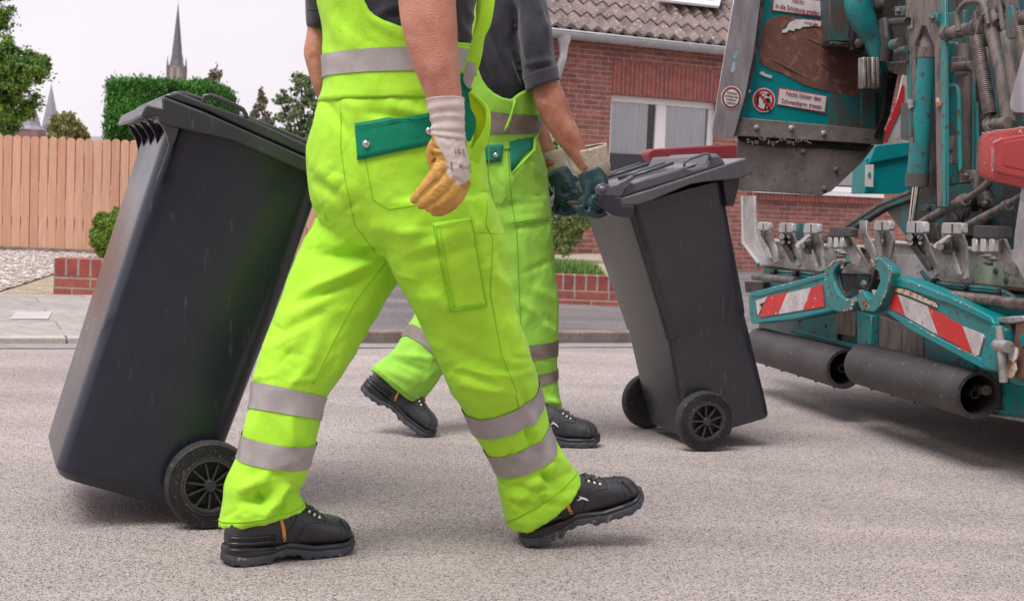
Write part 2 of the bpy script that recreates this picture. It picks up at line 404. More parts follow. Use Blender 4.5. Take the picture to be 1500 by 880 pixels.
AS = R(21.6); s_ = Vector((math.cos(AS), math.sin(AS), 0)); n_ = Vector((-math.sin(AS), math.cos(AS), 0))
K0 = G(100, 504)
def W(s, n, z): return K0 + s_ * s + n_ * n + Vector((0, 0, z - K0.z))
def sn(x, y, z=0):
    q = G(x, y, z) - K0; return q.dot(s_), q.dot(n_)
def sheet(name, pts, m, kind='structure'):
    mb = MB(); mb.add(pts, [tuple(range(len(pts)))])
    o = obj(name, mb, m, fix=False)
    if o.data.polygons[0].normal.z < 0: o.data.flip_normals()
    at_origin(o, pts[0]); o['kind'] = kind; return o
sheet('ground', [(-900, -60, -.03), (900, -60, -.03), (900, 1400, -.03), (-900, 1400, -.03)], M_ground)
o = sheet('road', [W(-60, -14, 0), W(60, -14, 0), W(60, -.0, 0), W(-60, -.0, 0)], M_road)
sheet('gutter_strip', [W(-60, -.21, .004), W(60, -.21, .004), W(60, 0, .004), W(-60, 0, .004)], M_gutter)
s1 = sn(430, 500)[0]
mb = MB(); k = -30.0
while k < s1:
    mb.prism([W(k, 0, -.02), W(min(k + .99, s1), 0, -.02), W(min(k + .99, s1), .12, -.02), W(k, .12, -.02)], (0, 0, .052)); k += 1.0
struct(obj('kerb', mb, M_kerb, bevel=.006))
mb = MB(); k = s1
while k < 30:
    mb.prism([W(k, 0, -.02), W(k + .99, 0, -.02), W(k + .99, .12, -.02), W(k, .12, -.02)], (0, 0, .085)); k += 1.0
struct(obj('kerb', mb, M_kerb2, bevel=.008))
nW = sn(60, 431, .03)[1]
def slab(name, s0, s1_, n0, n1, z0, z1, m):
    mb = MB(); mb.prism([W(s0, n0, z0), W(s1_, n0, z0), W(s1_, n1, z0), W(s0, n1, z0)], (0, 0, z1 - z0))
    o = obj(name, mb, m); struct(o); uvmap(o, lambda c, nn: ((c - K0).dot(s_), (c - K0).dot(n_))); return o
slab('pavement', -40, 40, .122, nW, -.02, .03, M_walk)
slab('driveway', s1 - .1, s1 + 9.5, .124, 9.5, -.02, .036, M_drive)
# pale replacement slab let into the pavement
sl = [G(14, 467, .034), G(70, 467, .034), G(77, 456, .034), G(24, 456, .034)]
o = sheet('pavement_slab', sl, mat('pale_concrete', (.52, .49, .47), .85, col2=(.45, .42, .41), vscale=8))

# ---- front garden on the left: sandy verge, gravel bed
slab('garden_path', -40, s1 - .1, nW + .002, 14, -.02, .022, M_sand)
fenceY = 15.4
gp = [G(-260, 450, .03), G(0, 426, .03), G(42, 413, .03), G(78, 401, .03), G(120, 380, .03), Vector((G(120, 380, .03).x + 1.5, fenceY + .2, .03)), Vector((-12, fenceY + .2, .03))]
for p in gp: p.z = .032
sheet('gravel_bed', gp, mat('gravel_base', (.40, .34, .30), .95, speck=(45, .4, .6, (.6, .55, .5)), bump=.8, bscale=40))
def inpoly(x, y, poly):
    c = False; j = len(poly) - 1
    for i in range(len(poly)):
        if (poly[i].y > y) != (poly[j].y > y) and x < (poly[j].x - poly[i].x) * (y - poly[i].y) / (poly[j].y - poly[i].y) + poly[i].x: c = not c
        j = i
    return c
mb = MB(); x0, x1 = -7.6, gp[5].x; y0, y1 = 9.5, fenceY
ico = [(0, 0, 1), (.89, 0, .45), (.28, .85, .45), (-.72, .53, .45), (-.72, -.53, .45), (.28, -.85, .45), (0, 0, -.3)]
icf = [(0, 1, 2), (0, 2, 3), (0, 3, 4), (0, 4, 5), (0, 5, 1), (6, 2, 1), (6, 3, 2), (6, 4, 3), (6, 5, 4), (6, 1, 5)]
cnt = 0
while cnt < 9000:
    x = rnd.uniform(x0, x1); y = rnd.uniform(y0, y1)
    if not inpoly(x, y, gp): continue
    r = rnd.uniform(.010, .024); a = rnd.uniform(0, 6.28); e1 = rnd.uniform(.7, 1.4)
    mb.add([(x + r * e1 * (p[0] * math.cos(a) - p[1] * math.sin(a)), y + r * (p[0] * math.sin(a) + p[1] * math.cos(a)), .032 + r * .7 * p[2]) for p in ico], icf, rnd.choice((0, 0, 1, 2))); cnt += 1
o = obj('gravel', mb, [mat('pebble_grey', (.42, .39, .37), .8), mat('pebble_pale', (.66, .61, .56), .8), mat('pebble_brown', (.40, .30, .24), .8)], fix=False)
at_origin(o, gp[1]); o['kind'] = 'stuff'; o['label'] = 'grey and pale pebbles covering the bed before the wooden fence'

# ---- low brick planter walls
M_cap = brick_mat('red_brick_on_end', .083, .40, (.36, .085, .065), (.20, .06, .055), (.34, .31, .28), off=0, mort=.018)
M_crs = brick_mat('red_brick_courses', .25, .068, (.40, .115, .085), (.28, .085, .07), (.40, .34, .30), mort=.014)
def low_wall(xa, xb, ybase, ytop, label, d_extra=.25):
    a = G(xa, ybase, .02); D = a.y; b = P(xb, ybase, D); top = P((xa + xb) / 2, ytop, D).z
    root = thing('low_brick_wall', label, 'low wall', (a.x, D, .02))
    h = top - .0; zc = h - .1 * (h / .23)
    for nm, z0, z1, m in (('brick_courses', .0, zc, M_crs), ('top_course', zc + .0005, h, M_cap)):
        mb = MB(); mb.prism([(a.x, D, z0), (b.x, D, z0), (b.x, D + d_extra, z0), (a.x, D + d_extra, z0)], (0, 0, z1 - z0))
        o = obj(nm, mb, m, root); uvmap(o, lambda c, nn: ((c.x + (c.y - D) * (abs(nn.x) > .5) - a.x), c.z + (0 if nm[0] == 'b' else .03)))
    return a, b, h
low_wall(78, 335, 431, 383, 'low red brick garden wall on the left beside the gravel bed')
pa, pb, ph = low_wall(640, 1015, 441, 403, 'low red brick planter wall in front of the brick house')
mb = MB(); mb.prism([(pa.x, pa.y + .25, 0), (pb.x, pa.y + .25, 0), (pb.x, pa.y + 6, 0), (pa.x, pa.y + 3, 0)], (0, 0, ph - .03)); struct(obj('planting_bed', mb, M_ground))

# ---- foliage helpers
def leaf_mat(name, c1, c2, c3=None):
    m = mat(name, c1, .55, col2=c2, vscale=3.5, lo=.35, hi=.65, spec=.3)
    n = m.node_tree.nodes; l = m.node_tree.links; b = n['Principled BSDF']
    w = n.new('ShaderNodeTexNoise'); w.inputs['Scale'].default_value = 40
    mr = n.new('ShaderNodeMapRange'); mr.inputs['From Min'].default_value = .3; mr.inputs['From Max'].default_value = .7; mr.inputs['To Min'].default_value = .55; mr.inputs['To Max'].default_value = 1.5
    t = n.new('ShaderNodeTexCoord'); l.new(t.outputs['Object'], w.inputs['Vector']); l.new(w.outputs[0], mr.inputs[0])
    sc = n.new('ShaderNodeVectorMath'); sc.operation = 'SCALE'; src = b.inputs['Base Color'].links[0].from_socket
    l.new(src, sc.inputs[0]); l.new(mr.outputs[0], sc.inputs['Scale']); l.new(sc.outputs[0], b.inputs['Base Color'])
    b.inputs['Transmission Weight'].default_value = 0
    return m
def leaves(clumps, n, size, seed=1, hollow=.55, flat=1.0, aspect=.5, up=0, gauss=False):
    """clumps: (center Vector, (rx,ry,rz)) ; leaf quads spread through each one's volume"""
    g = np.random.default_rng(seed); V = []; tot = sum((c[1][0] * c[1][1] * c[1][2]) ** .67 for c in clumps)
    for c, r in clumps:
        k = int(n * (r[0] * r[1] * r[2]) ** .67 / tot)
        d = g.normal(size=(k, 3)); d /= np.linalg.norm(d, axis=1)[:, None]
        lump = np.array([1 + .22 * 1.5 * noise.noise(Vector(q * 2.6) + c * 1.7) for q in d])
        rad = (hollow + (1 - hollow) * g.random(k) ** .6) * lump
        if gauss: rad = np.clip(np.abs(g.normal(size=k)) * .62, 0, 1.8) * lump
        C = np.array(c) + d * rad[:, None] * np.array(r)
        a = g.normal(size=(k, 3)); a[:, 2] *= flat; a /= np.linalg.norm(a, axis=1)[:, None]
        b = np.cross(a, g.normal(size=(k, 3))); b /= np.linalg.norm(b, axis=1)[:, None]
        s = size * g.uniform(.6, 1.3, k)[:, None]
        V.append(np.stack([C - a * s, C + b * s * aspect, C + a * s, C - b * s * aspect], 1).reshape(-1, 3))
    V = np.concatenate(V); q = len(V) // 4
    me = bpy.data.meshes.new('leaves'); me.vertices.add(len(V)); me.vertices.foreach_set('co', V.ravel())
    me.loops.add(4 * q); me.loops.foreach_set('vertex_index', np.arange(4 * q)); me.polygons.add(q)
    me.polygons.foreach_set('loop_start', np.arange(0, 4 * q, 4)); me.polygons.foreach_set('loop_total', np.full(q, 4)); me.update(calc_edges=True)
    return me
M_bark = mat('bark', (.10, .075, .055), .95, col2=(.06, .045, .035), vscale=20, bump=.8)
def pclump(x, y, r, d, ry=None, rz=None): 
    c = P(x, y, d); k = d / F_PX; return (c, (r * k, (ry or r) * k, (rz or r) * k))
def tree(name, label, cat, base, clumps, n, size, m, trunk_r=.15, limbs=True, seed=1, split=0, **kw):
    base = Vector(base); root = thing(name, label, cat, base); lc = clumps
    if split:
        g = random.Random(seed); lc = []
        for c, r in clumps:
            for i in range(split):
                a = g.uniform(0, 6.28); w = g.uniform(-1, 1); q = g.uniform(.45, .95); h = math.sqrt(1 - w * w); f = g.uniform(.24, .44)
                kw['gauss'] = True; lc.append((c + Vector((r[0] * q * h * math.cos(a), r[1] * q * h * math.sin(a), r[2] * q * w)), (r[0] * f, r[1] * f, r[2] * f * .75)))
    obj('crown', leaves(lc, n, size, seed, **kw), m, root)
    mb = MB(); c0 = sum((c[0] for c in clumps), Vector()) / len(clumps); top = Vector((base.x, base.y, max(c[0].z for c in clumps)))
    fork = base.lerp(Vector((c0.x, c0.y, c0.z)), .45)
    mb.tube([base, base.lerp(fork, .5) + Vector((trunk_r * .3, 0, 0)), fork], [trunk_r, trunk_r * .8, trunk_r * .65], 10)
    if limbs:
        for c, r in clumps:
            mid = fork.lerp(c, .55) + Vector((0, 0, r[2] * .2)); mb.tube([fork, mid, c + Vector((0, 0, r[2] * .4))], [trunk_r * .45, trunk_r * .25, trunk_r * .08], 7)
    obj('trunk', mb, M_bark, root, smooth=60)
    return root
# broad tree, far left
Lf1 = leaf_mat('leaf_fresh', (0.191, 0.319, 0.051), (0.076, 0.166, 0.038))
d = 24
cl = [pclump(-60, 60, 62, d), pclump(-15, 20, 38, d - .3), pclump(-8, 110, 48, d - .5), pclump(25, 105, 40, d - .8), pclump(48, 100, 26, d - .7), pclump(66, 92, 12, d - .7), pclump(20, 150, 36, d - .4), pclump(4, 70, 26, d - .9),
      pclump(-60, 150, 60, d), pclump(8, 175, 26, d - .7), pclump(-90, -40, 60, d), pclump(-5, -20, 24, d)]
tree('broadleaf_tree', 'tall green broadleaf tree at the left edge behind the wooden fence', 'tree', (P(-60, 200, d).x, d, 0), cl, 85000, .034, Lf1, .22, seed=3, hollow=.1, split=24)
Lf2 = leaf_mat('leaf_olive', (0.272, 0.289, 0.093), (0.170, 0.153, 0.068))
d = 62; cl = [pclump(97, 186, 20, d), pclump(112, 196, 17, d), pclump(86, 196, 18, d), pclump(97, 208, 24, d)]
tree('round_tree', 'distant round olive green tree beyond the grey church roof', 'tree', (P(97, 200, d).x, d, 0), cl, 16000, .12, Lf2, .3, seed=5, hollow=.2, split=14)
Lf3 = leaf_mat('leaf_conifer', (0.128, 0.145, 0.085), (0.204, 0.128, 0.093))
def conifer(x, ytop, ybot, wpx, d, label, n, seed):
    zt = P(x, ytop, d).z; base = Vector((P(x, ybot, d).x, d, 0)); zb = P(x, ybot, d).z; k = d / F_PX; cl = []
    g = random.Random(seed)
    for i in range(9):
        t = (i + .5) / 9; z = zt + (zb - zt) * t; w = wpx * k * (.12 + .95 * t)
        for q in range(3 + i // 2):
            a = g.uniform(0, 6.28); cl.append((Vector((base.x + w * .6 * math.cos(a), d + w * .6 * math.sin(a), z)), (w * .42, w * .42, (zt - zb) * .07)))
    cl.append((Vector((base.x, d, zt - .2)), (.1, .1, .35)))
    tree('conifer', label, 'tree', base, cl, n * 3, .05, Lf3, .18, limbs=False, seed=seed, hollow=.2)
conifer(314, 103, 215, 62, 38, 'brownish conifer behind the right end of the clipped hedge', 5000, 11)
conifer(381, 132, 225, 34, 44, 'small pointed brownish conifer between the hedge and the airy tree', 2600, 12)
Lf4 = leaf_mat('leaf_grey_green', (0.200, 0.270, 0.120), (0.110, 0.150, 0.090))
d = 30; cl = [pclump(440, 118, 15, d), pclump(462, 130, 24, d), pclump(425, 140, 14, d), pclump(408, 148, 9, d), pclump(430, 165, 18, d), pclump(455, 165, 20, d), pclump(410, 172, 8, d), pclump(432, 190, 16, d), pclump(452, 200, 20, d), pclump(480, 160, 30, d), pclump(480, 210, 34, d), pclump(415, 200, 14, d)]
tree('airy_tree', 'airy grey green tree with sky showing through, behind the worker in front', 'tree', (P(470, 210, d).x, d, 0), cl, 15000, .045, Lf4, .08, seed=8, hollow=.05, split=12)

# ---- clipped hedge block
Lf5 = leaf_mat('leaf_hedge', (0.097, 0.299, 0.050), (0.053, 0.167, 0.032))
hl, hr = P(156, 170, 17), P(308, 170, 17); ztop = P(200, 121, 17).z
root = thing('clipped_hedge', 'tall clipped evergreen hedge block behind the wooden fence', 'hedge', ((hl.x + hr.x) / 2, 17.6, 0))
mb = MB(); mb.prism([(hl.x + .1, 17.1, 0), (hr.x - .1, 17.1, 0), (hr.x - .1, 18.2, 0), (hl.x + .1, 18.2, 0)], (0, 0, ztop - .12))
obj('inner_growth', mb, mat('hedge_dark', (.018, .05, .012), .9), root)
g = np.random.default_rng(4); V = []; n = 70000
X = g.uniform(hl.x, hr.x, n); Y = g.uniform(17.0, 18.3, n); Z = g.uniform(.8, ztop, n); face = g.integers(0, 5, n)
Y = np.where(face <= 1, 17.0, Y); Z = np.where(face == 2, ztop, Z); X = np.where(face == 3, hl.x, X); X = np.where(face == 4, hr.x, X)
C = np.stack([X, Y, Z], 1); C += g.normal(size=C.shape) * .025
lum = np.array([noise.noise(Vector(c * 3.0)) for c in C]); C[:, 1] -= lum * .16; C[:, 2] += np.where(face == 2, lum * .04 + g.random(n) ** 6 * .06, 0); C[:, 0] -= np.where(face == 3, lum * .04 + g.random(n) ** 6 * .06, 0)
a = g.normal(size=(n, 3)) * .6 + np.array([0, -.3, 1.0]); a /= np.linalg.norm(a, axis=1)[:, None]; b = np.cross(a, g.normal(size=(n, 3))); b /= np.linalg.norm(b, axis=1)[:, None]
s = g.uniform(.010, .030, n)[:, None]
V = np.stack([C - a * s, C + b * s * .4, C + a * s, C - b * s * .4], 1).reshape(-1, 3)
me = bpy.data.meshes.new('l'); me.from_pydata(V.tolist(), [], [(4 * i, 4 * i + 1, 4 * i + 2, 4 * i + 3) for i in range(n)])
obj('foliage', me, Lf5, root)

# ---- box ball in the gravel, shrub by the house, ground cover
def shrub(name, label, c, r, n, size, m, seed, base):
    root = thing(name, label, 'shrub', base)
    obj('foliage', leaves([(c, r)], n, size, seed, hollow=.82), m, root)
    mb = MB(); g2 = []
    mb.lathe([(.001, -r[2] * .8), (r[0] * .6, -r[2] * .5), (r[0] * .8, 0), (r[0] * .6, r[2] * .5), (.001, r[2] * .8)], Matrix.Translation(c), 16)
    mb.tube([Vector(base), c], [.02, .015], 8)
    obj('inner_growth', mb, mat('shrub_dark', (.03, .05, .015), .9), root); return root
c = P(176, 344, 14.5); k = 14.5 / F_PX
shrub('box_ball', 'clipped round box bush before the wooden fence, half behind the bin on the left', c, (42 * k, 42 * k, 38 * k), 26000, .012, leaf_mat('leaf_box', (0.204, 0.332, 0.038), (0.115, 0.178, 0.025)), 21, (c.x, 14.5, .03))
c = P(812, 288, 13.6); k = 13.6 / F_PX
shrub('pine_shrub', 'rounded pale green pine shrub growing behind the second worker by the brick house', c, (58 * k, 48 * k, 76 * k), 19000, .026, leaf_mat('leaf_pine', (0.340, 0.440, 0.160), (0.140, 0.220, 0.090)), 22, (c.x, 13.6, .1))
mb = MB(); g3 = random.Random(5)
for i in range(5200):
    x = g3.uniform(P(700, 400, 12).x, P(876, 400, 12).x); y = g3.uniform(pa.y + .28, pa.y + .8)
    edge = max(0, 1 - (x / P(876, 400, 12).x) ** 14); h = g3.uniform(.03, .13) * edge + .01; dx, dy = g3.uniform(-.04, .04), g3.uniform(-.04, .04)
    w = .006; z = ph - .03; mb.add([(x - w, y, z), (x + w, y, z), (x + dx, y + dy, z + h)], [(0, 1, 2)])
o = obj('ground_cover', mb, leaf_mat('leaf_cover', (0.182, 0.336, 0.084), (0.098, 0.182, 0.042)), fix=False)
at_origin(o, (pa.x, pa.y, ph)); o['kind'] = 'stuff'; o['label'] = 'low green ground cover on top of the planter wall'

# ---- picket fence
FX0 = P(-560, 300, fenceY).x; FX1 = P(452, 300, fenceY).x; pw = .094
ztop = P(60, 200, fenceY).z; zbot = .03
root = thing('wooden_fence', 'salmon brown wooden picket fence with rounded tops behind the gravel', 'fence', (FX0, fenceY, .03))
mb = MB(); x = FX0; i = 0
fr = random.Random(2)
while x < FX1:
    w = pw - .008; zt = ztop + fr.uniform(-.004, .004); y = fenceY + fr.uniform(-.003, .003)
    loop = [(x, y, zbot + .02), (x + w, y, zbot + .02), (x + w, y, zt - .035)] + [(x + w / 2 + w / 2 * math.cos(a), y, zt - .035 + .035 * math.sin(a)) for a in (R(30), R(60), R(90), R(120), R(150))] + [(x, y, zt - .035)]
    mb.prism(loop, (0, .018, 0), mi=i % 3); x += pw; i += 1
woods = [mat('picket_stain_%s' % nme, c, .7, col2=tuple(v * .84 for v in c), vscale=4, stretch=(9, 9, .7), bump=.3, speck=(14, .68, .74, (.28, .15, .10))) for nme, c in (('a', (.66, .37, .25)), ('b', (.62, .335, .225)), ('c', (.69, .395, .275)))]
obj('pickets', mb, woods, root, bevel=.003, seg=1)
mb = MB()
for z in (.35, ztop - .3): mb.box(((FX0 + FX1) / 2, fenceY + .04, z), (FX1 - FX0, .04, .09))
obj('rail', mb, woods[1], root)
x = FX0 + .5
while x < FX1: obj('post', MB().box((x, fenceY + .1, (ztop - .1) / 2), (.09, .08, ztop - .1)), woods[1], root); x += 1.9
mb = MB(); mb.box(((FX0 + FX1) / 2, fenceY + .01, .045), (FX1 - FX0, .06, .06)); obj('base_board', mb, M_kerb2, root)

o = obj('far_hedgerow', leaves([(Vector((-60 + i * 6.0, 92 + 3 * math.sin(i * 1.7), 1.2)), (4.2, 1.6, 1.7)) for i in range(34)], 26000, .16, 31, hollow=.7), Lf2)
at_origin(o, (0, 92, 0)); o['kind'] = 'stuff'; o['label'] = 'low far hedgerow beyond the gardens'
# ---- church spires far off
M_slate = mat('slate', (.145, .135, .165), .7, col2=(.10, .095, .12), vscale=.6)
M_slate2 = mat('slate_pale', (.30, .30, .35), .7, col2=(.25, .25, .30), vscale=.4)
M_stone = mat('tower_stone', (.25, .21, .20), .9, col2=(.15, .13, .14), vscale=.5)
def spire(x, ytip, ybase, wpx, d, m, root, name='spire', nseg=8, nm2=None):
    k = d / F_PX; c = P(x, ybase, d); t = P(x, ytip, d); r = wpx * k / 2
    mb = MB(); M = Matrix.Translation((c.x, d, c.z)) @ Matrix.Rotation(R(22.5), 4, 'Z'); H = t.z - c.z
    mb.lathe([(r * 1.15, 0), (r * .88, H * .10), (.04, H)], M, nseg); o = obj(name, mb, m, root)
    mb = MB(); mb.tube([(c.x, d, t.z - .1), (c.x, d, t.z + H * .04)], .02 * k * 60 / 10, 6); obj('finial', mb, m, o)
    return c, r, H, k
d = 420; k = d / F_PX
root = thing('church_tower', 'distant church tower with one tall dark slate spire above the hedge', 'church tower', (P(259, 250, d).x, d, 0))
c, r, H, k = spire(259, 5, 97, 19, d, M_slate, root)
mb = MB(); mb.box((c.x, d, c.z / 2), (r * 2.3, r * 2.3, c.z)); obj('tower', mb, M_stone, root)
for dx in (-1, 1):
    for dy in (-1, 1):
        mb = MB(); M = Matrix.Translation((c.x + dx * r * 1.15, d + dy * r * 1.15, c.z - .3)); mb.lathe([(r * .18, -4), (r * .18, 0), (.02, 3.2)], M, 6); obj('pinnacle', mb, M_stone, root)
for dy in (-1,):
    for dx in (-.45, .45): obj('louvre_window', MB().box((c.x + dx * r * 1.1, d - r * 1.16, c.z - 2.6), (r * .5, .1, 3.6)), mat('louvre', (.30, .27, .27), .8), root)
d = 260
root = thing('church', 'distant church with two pale slate spires and long grey roof, left of the hedge', 'church', (P(70, 250, d).x, d, 0))
c, r, H, k = spire(74, 124, 199, 31, d, M_slate2, root)
obj('tower', MB().box((c.x, d, c.z / 2), (r * 1.9, r * 1.9, c.z)), M_stone, root)
c2, r2, H2, k = spire(43, 132, 190, 37, d - 6, M_slate2, root)
obj('tower', MB().box((c2.x, d - 6, c2.z / 2), (r2 * 2.0, r2 * 2.0, c2.z)), mat('brick_far', (.24, .13, .12), .9), root)
a0 = P(-30, 207, d - 3); a1 = P(158, 207, d - 3); zt = P(100, 199, d + 4).z
mb = MB(); mb.prism([(a0.x, d - 5, a0.z - 2), (a0.x, d + 9, a0.z - 2), (a0.x, d + 2, zt)], (a1.x - a0.x, 0, 0)); obj('nave_roof', mb, M_slate2, root)
mb = MB(); mb.box(((a0.x + a1.x) / 2, d + 2, (a0.z - 2) / 2), (a1.x - a0.x, 12, a0.z - 2)); obj('nave_wall', mb, M_stone, root)

# ================================================================== BRICK HOUSE
AH = R(30.6); hs = Vector((math.cos(AH), math.sin(AH), 0)); hn = Vector((-math.sin(AH), math.cos(AH), 0))
H0 = Vector((P(860, 300, 16).x, 16, 0))
def hp(x, y, off=0): return on_plane(x, y, H0 - hn * off, hn)
def hsz(x, y, off=0): q = hp(x, y, off) - H0; return q.dot(hs), q.z
def HW(s, z, off=0): return H0 + hs * s - hn * off + Vector((0, 0, z))
M_brick = brick_mat('house_brick', .20, .0535, (.43, .155, .12), (.26, .105, .092), (.46, .37, .33), mort=.009)
M_soldier = brick_mat('house_brick_upright', .058, .60, (.42, .115, .085), (.29, .09, .08), (.40, .31, .28), off=0, mort=.009)
M_white = mat('white_frame', (.90, .89, .90), .4)
M_zinc = mat('zinc', (.52, .53, .55), .45, .3, col2=(.44, .45, .48), vscale=6)
house = thing('brick_house', 'red brick bungalow with brown tiled roof and white windows behind the second worker', 'house', H0)
sL = hsz(772, 300)[0]; sR = hsz(1425, 300)[0]
sg, zg = hsz(930, 61, .1); zE = zg + .02
w1 = (hsz(893, 200)[0], hsz(1052, 200)[0]); w2 = (hsz(1112, 200)[0], hsz(1283, 270)[0])
zt1 = hsz(893, 137)[1]; zb = hsz(1240, 283)[1]
def wall_rects():
    return [(sL, w1[0], 0, zE), (w1[0], w1[1], 0, zb), (w1[0], w1[1], zt1, zE), (w1[1], w2[0], 0, zE), (w2[0], w2[1], 0, zb), (w2[0], w2[1], zt1, zE), (w2[1], sR, 0, zE)]
mb = MB()
for a, b, z0, z1 in wall_rects():
    mb.add([HW(a, z0), HW(b, z0), HW(b, z1), HW(a, z1)], [(0, 1, 2, 3)])
for a, b in (w1, w2):                                       # reveals
    for p, q in (((a, zb), (a, zt1)), ((a, zt1), (b, zt1)), ((b, zt1), (b, zb)), ((b, zb), (a, zb))):
        mb.add([HW(*p), HW(*q), HW(q[0], q[1], -.2), HW(p[0], p[1], -.2)], [(0, 1, 2, 3)])
HD = 4.2
mb.add([HW(sL, 0), HW(sL, zE), HW(sL, zE, -HD), HW(sL, 0, -HD)], [(0, 1, 2, 3)])
mb.add([HW(sR, 0), HW(sR, zE), HW(sR, zE, -HD), HW(sR, 0, -HD)], [(0, 1, 2, 3)])
mb.add([HW(sL, 0, -HD), HW(sL, zE, -HD), HW(sR, zE, -HD), HW(sR, 0, -HD)], [(0, 1, 2, 3)])
o = obj('wall', mb, M_brick, house, fix=False)
uvmap(o, lambda c, nn: ((c - H0).dot(hs) + (c - H0).dot(hn) * (abs(nn.dot(hs)) > .5), c.z))
for a, b in ((w1[0] + .0, w1[1]), (w2[0], w2[1])):          # upright course over each window, rowlock sill under it
    mb = MB(); mb.prism([HW(a, zt1 + .0, .004), HW(b, zt1, .004), HW(b, zt1 + .36, .004), HW(a, zt1 + .36, .004)], hn * .003)
    o = obj('upright_brick_course', mb, M_soldier, house); uvmap(o, lambda c, nn: ((c - H0).dot(hs), c.z - zt1 + .02))
    mb = MB(); mb.prism([HW(a - .1, zb - .125, .05), HW(b + .1, zb - .125, .05), HW(b + .1, zb - .045, .05), HW(a - .1, zb - .045, .05)], hn * .05)
    o = obj('brick_sill', mb, M_soldier, house); uvmap(o, lambda c, nn: ((c - H0).dot(hs), c.z))
    obj('window_sill', MB().prism([HW(a - .06, zb - .04, .09), HW(b + .06, zb - .04, .09), HW(b + .06, zb + .005, .09), HW(a - .06, zb + .005, .09)], hn * .29), M_white, house)
M_glass = bpy.data.materials.new('window_glass'); M_glass.use_nodes = True
_n = M_glass.node_tree.nodes; _l = M_glass.node_tree.links; _n.clear()
_o = _n.new('ShaderNodeOutputMaterial'); _m = _n.new('ShaderNodeMixShader'); _t = _n.new('ShaderNodeBsdfTransparent'); _g = _n.new('ShaderNodeBsdfGlossy'); _g.inputs['Roughness'].default_value = .03
_t.inputs[0].default_value = (.98, 1, 1, 1); _fr = _n.new('ShaderNodeFresnel'); _fr.inputs[0].default_value = 1.7
_l.new(_fr.outputs[0], _m.inputs[0]); _l.new(_t.outputs[0], _m.inputs[1]); _l.new(_g.outputs[0], _m.inputs[2]); _l.new(_m.outputs[0], _o.inputs[0])
M_curtain = mat('net_curtain', (.97, .97, .98), .9, col2=(.90, .90, .93), vscale=4, stretch=(6, 6, .5))
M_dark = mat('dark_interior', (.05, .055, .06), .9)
for a, b in (w1, w2):
    mb = MB(); fw = .075; off0 = -.09
    for r_ in ((a, b, zt1 - fw, zt1), (a, b, zb + .01, zb + fw), (a, a + fw, zb + fw, zt1 - fw), (b - fw, b, zb + fw, zt1 - fw), ((a + b) / 2 - .07, (a + b) / 2 + .07, zb + fw, zt1 - fw)):
        mb.prism([HW(r_[0], r_[2], off0), HW(r_[1], r_[2], off0), HW(r_[1], r_[3], off0), HW(r_[0], r_[3], off0)], hn * .07)
    f = obj('window_frame', mb, M_white, house, bevel=.008, seg=2)
    for q, (p0, p1) in enumerate(((a + fw, (a + b) / 2 - .07), ((a + b) / 2 + .07, b - fw))):
        mb = MB(); mb.add([HW(p0, zb + fw, off0 - .03), HW(p1, zb + fw, off0 - .03), HW(p1, zt1 - fw, off0 - .03), HW(p0, zt1 - fw, off0 - .03)], [(0, 1, 2, 3)]); obj('pane', mb, M_glass, f, fix=False)
        rows = []; n = 90
        zc = zb + fw + (.02 if q else .25)
        for z in (zt1 - .02, zc):
            rows.append([HW(p0 + (p1 - p0) * i / n, z, off0 - .040 - .005 * math.sin(i * .9) - .005 * math.sin(i * .37)) for i in range(int(n * (.86 if q == 0 else .98)) + 1)])
        mb = MB(); mb.grid(rows); obj('curtain', mb, M_curtain, f, fix=False, smooth=180)
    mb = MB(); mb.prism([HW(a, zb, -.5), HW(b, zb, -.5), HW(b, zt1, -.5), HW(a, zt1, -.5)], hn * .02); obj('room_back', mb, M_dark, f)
    mb = MB(); mb.lathe([(.001, 0), (.09, .0), (.12, .14), (.001, .14)], Matrix.Translation(HW(a + .5, zb + .06, -.26)), 14); obj('flower_pot', mb, mat('teal_pot', (.02, .16, .13), .3), f, smooth=40)
# roof of wavy interlocking tiles, course by course
M_tile = mat('roof_tile', (.255, .195, .18), .8, col2=(.15, .118, .118), vscale=5, lo=.42, hi=.62, speck=(30, .60, .70, (.55, .46, .40)), bump=.4)
PR = R(38); rows = []; wave = .17; rl = .28; mb = MB()
ns_ = 8; nsx = int((sR - sL + 1.0) / (wave / ns_))
for i in range(9):
    base_n = -.10 + i * rl * math.cos(PR); base_z = zE + .06 + i * rl * math.sin(PR)
    rr = []
    for t, lift in ((0, -.028), (0, .022), (.5, .012), (1.06, .0)):
        row = []
        for k in range(nsx + 1):
            ph_ = 2 * math.pi * (k % ns_) / ns_; wv = .026 * math.sin(ph_) + .008 * math.sin(2 * ph_)
            jit = .006 * noise.noise(Vector((k // ns_, i * 3.1, 0)))
            s0 = sL - .5 + k * wave / ns_
            o_n = base_n + t * rl * math.cos(PR) - (lift + wv) * math.sin(PR); o_z = base_z + t * rl * math.sin(PR) + (lift + wv + jit) * math.cos(PR)
            row.append(HW(s0, o_z, -o_n))
        rr.append(row)
    mb.grid(rr)
rf = obj('roof', mb, M_tile, house, smooth=50, fix=False)
mb = MB(); top_n = 9 * rl * math.cos(PR); top_z = zE + 9 * rl * math.sin(PR)
mb.add([HW(sL - .5, zE, .05), HW(sR + .5, zE, .05), HW(sR + .5, top_z, -top_n), HW(sL - .5, top_z, -top_n), HW(sL - .5, zE, -2 * top_n), HW(sR + .5, zE, -2 * top_n)], [(0, 1, 2, 3), (3, 2, 5, 4), (0, 3, 4), (1, 5, 2)])
obj('roof_deck', mb, M_tile, rf, fix=False)
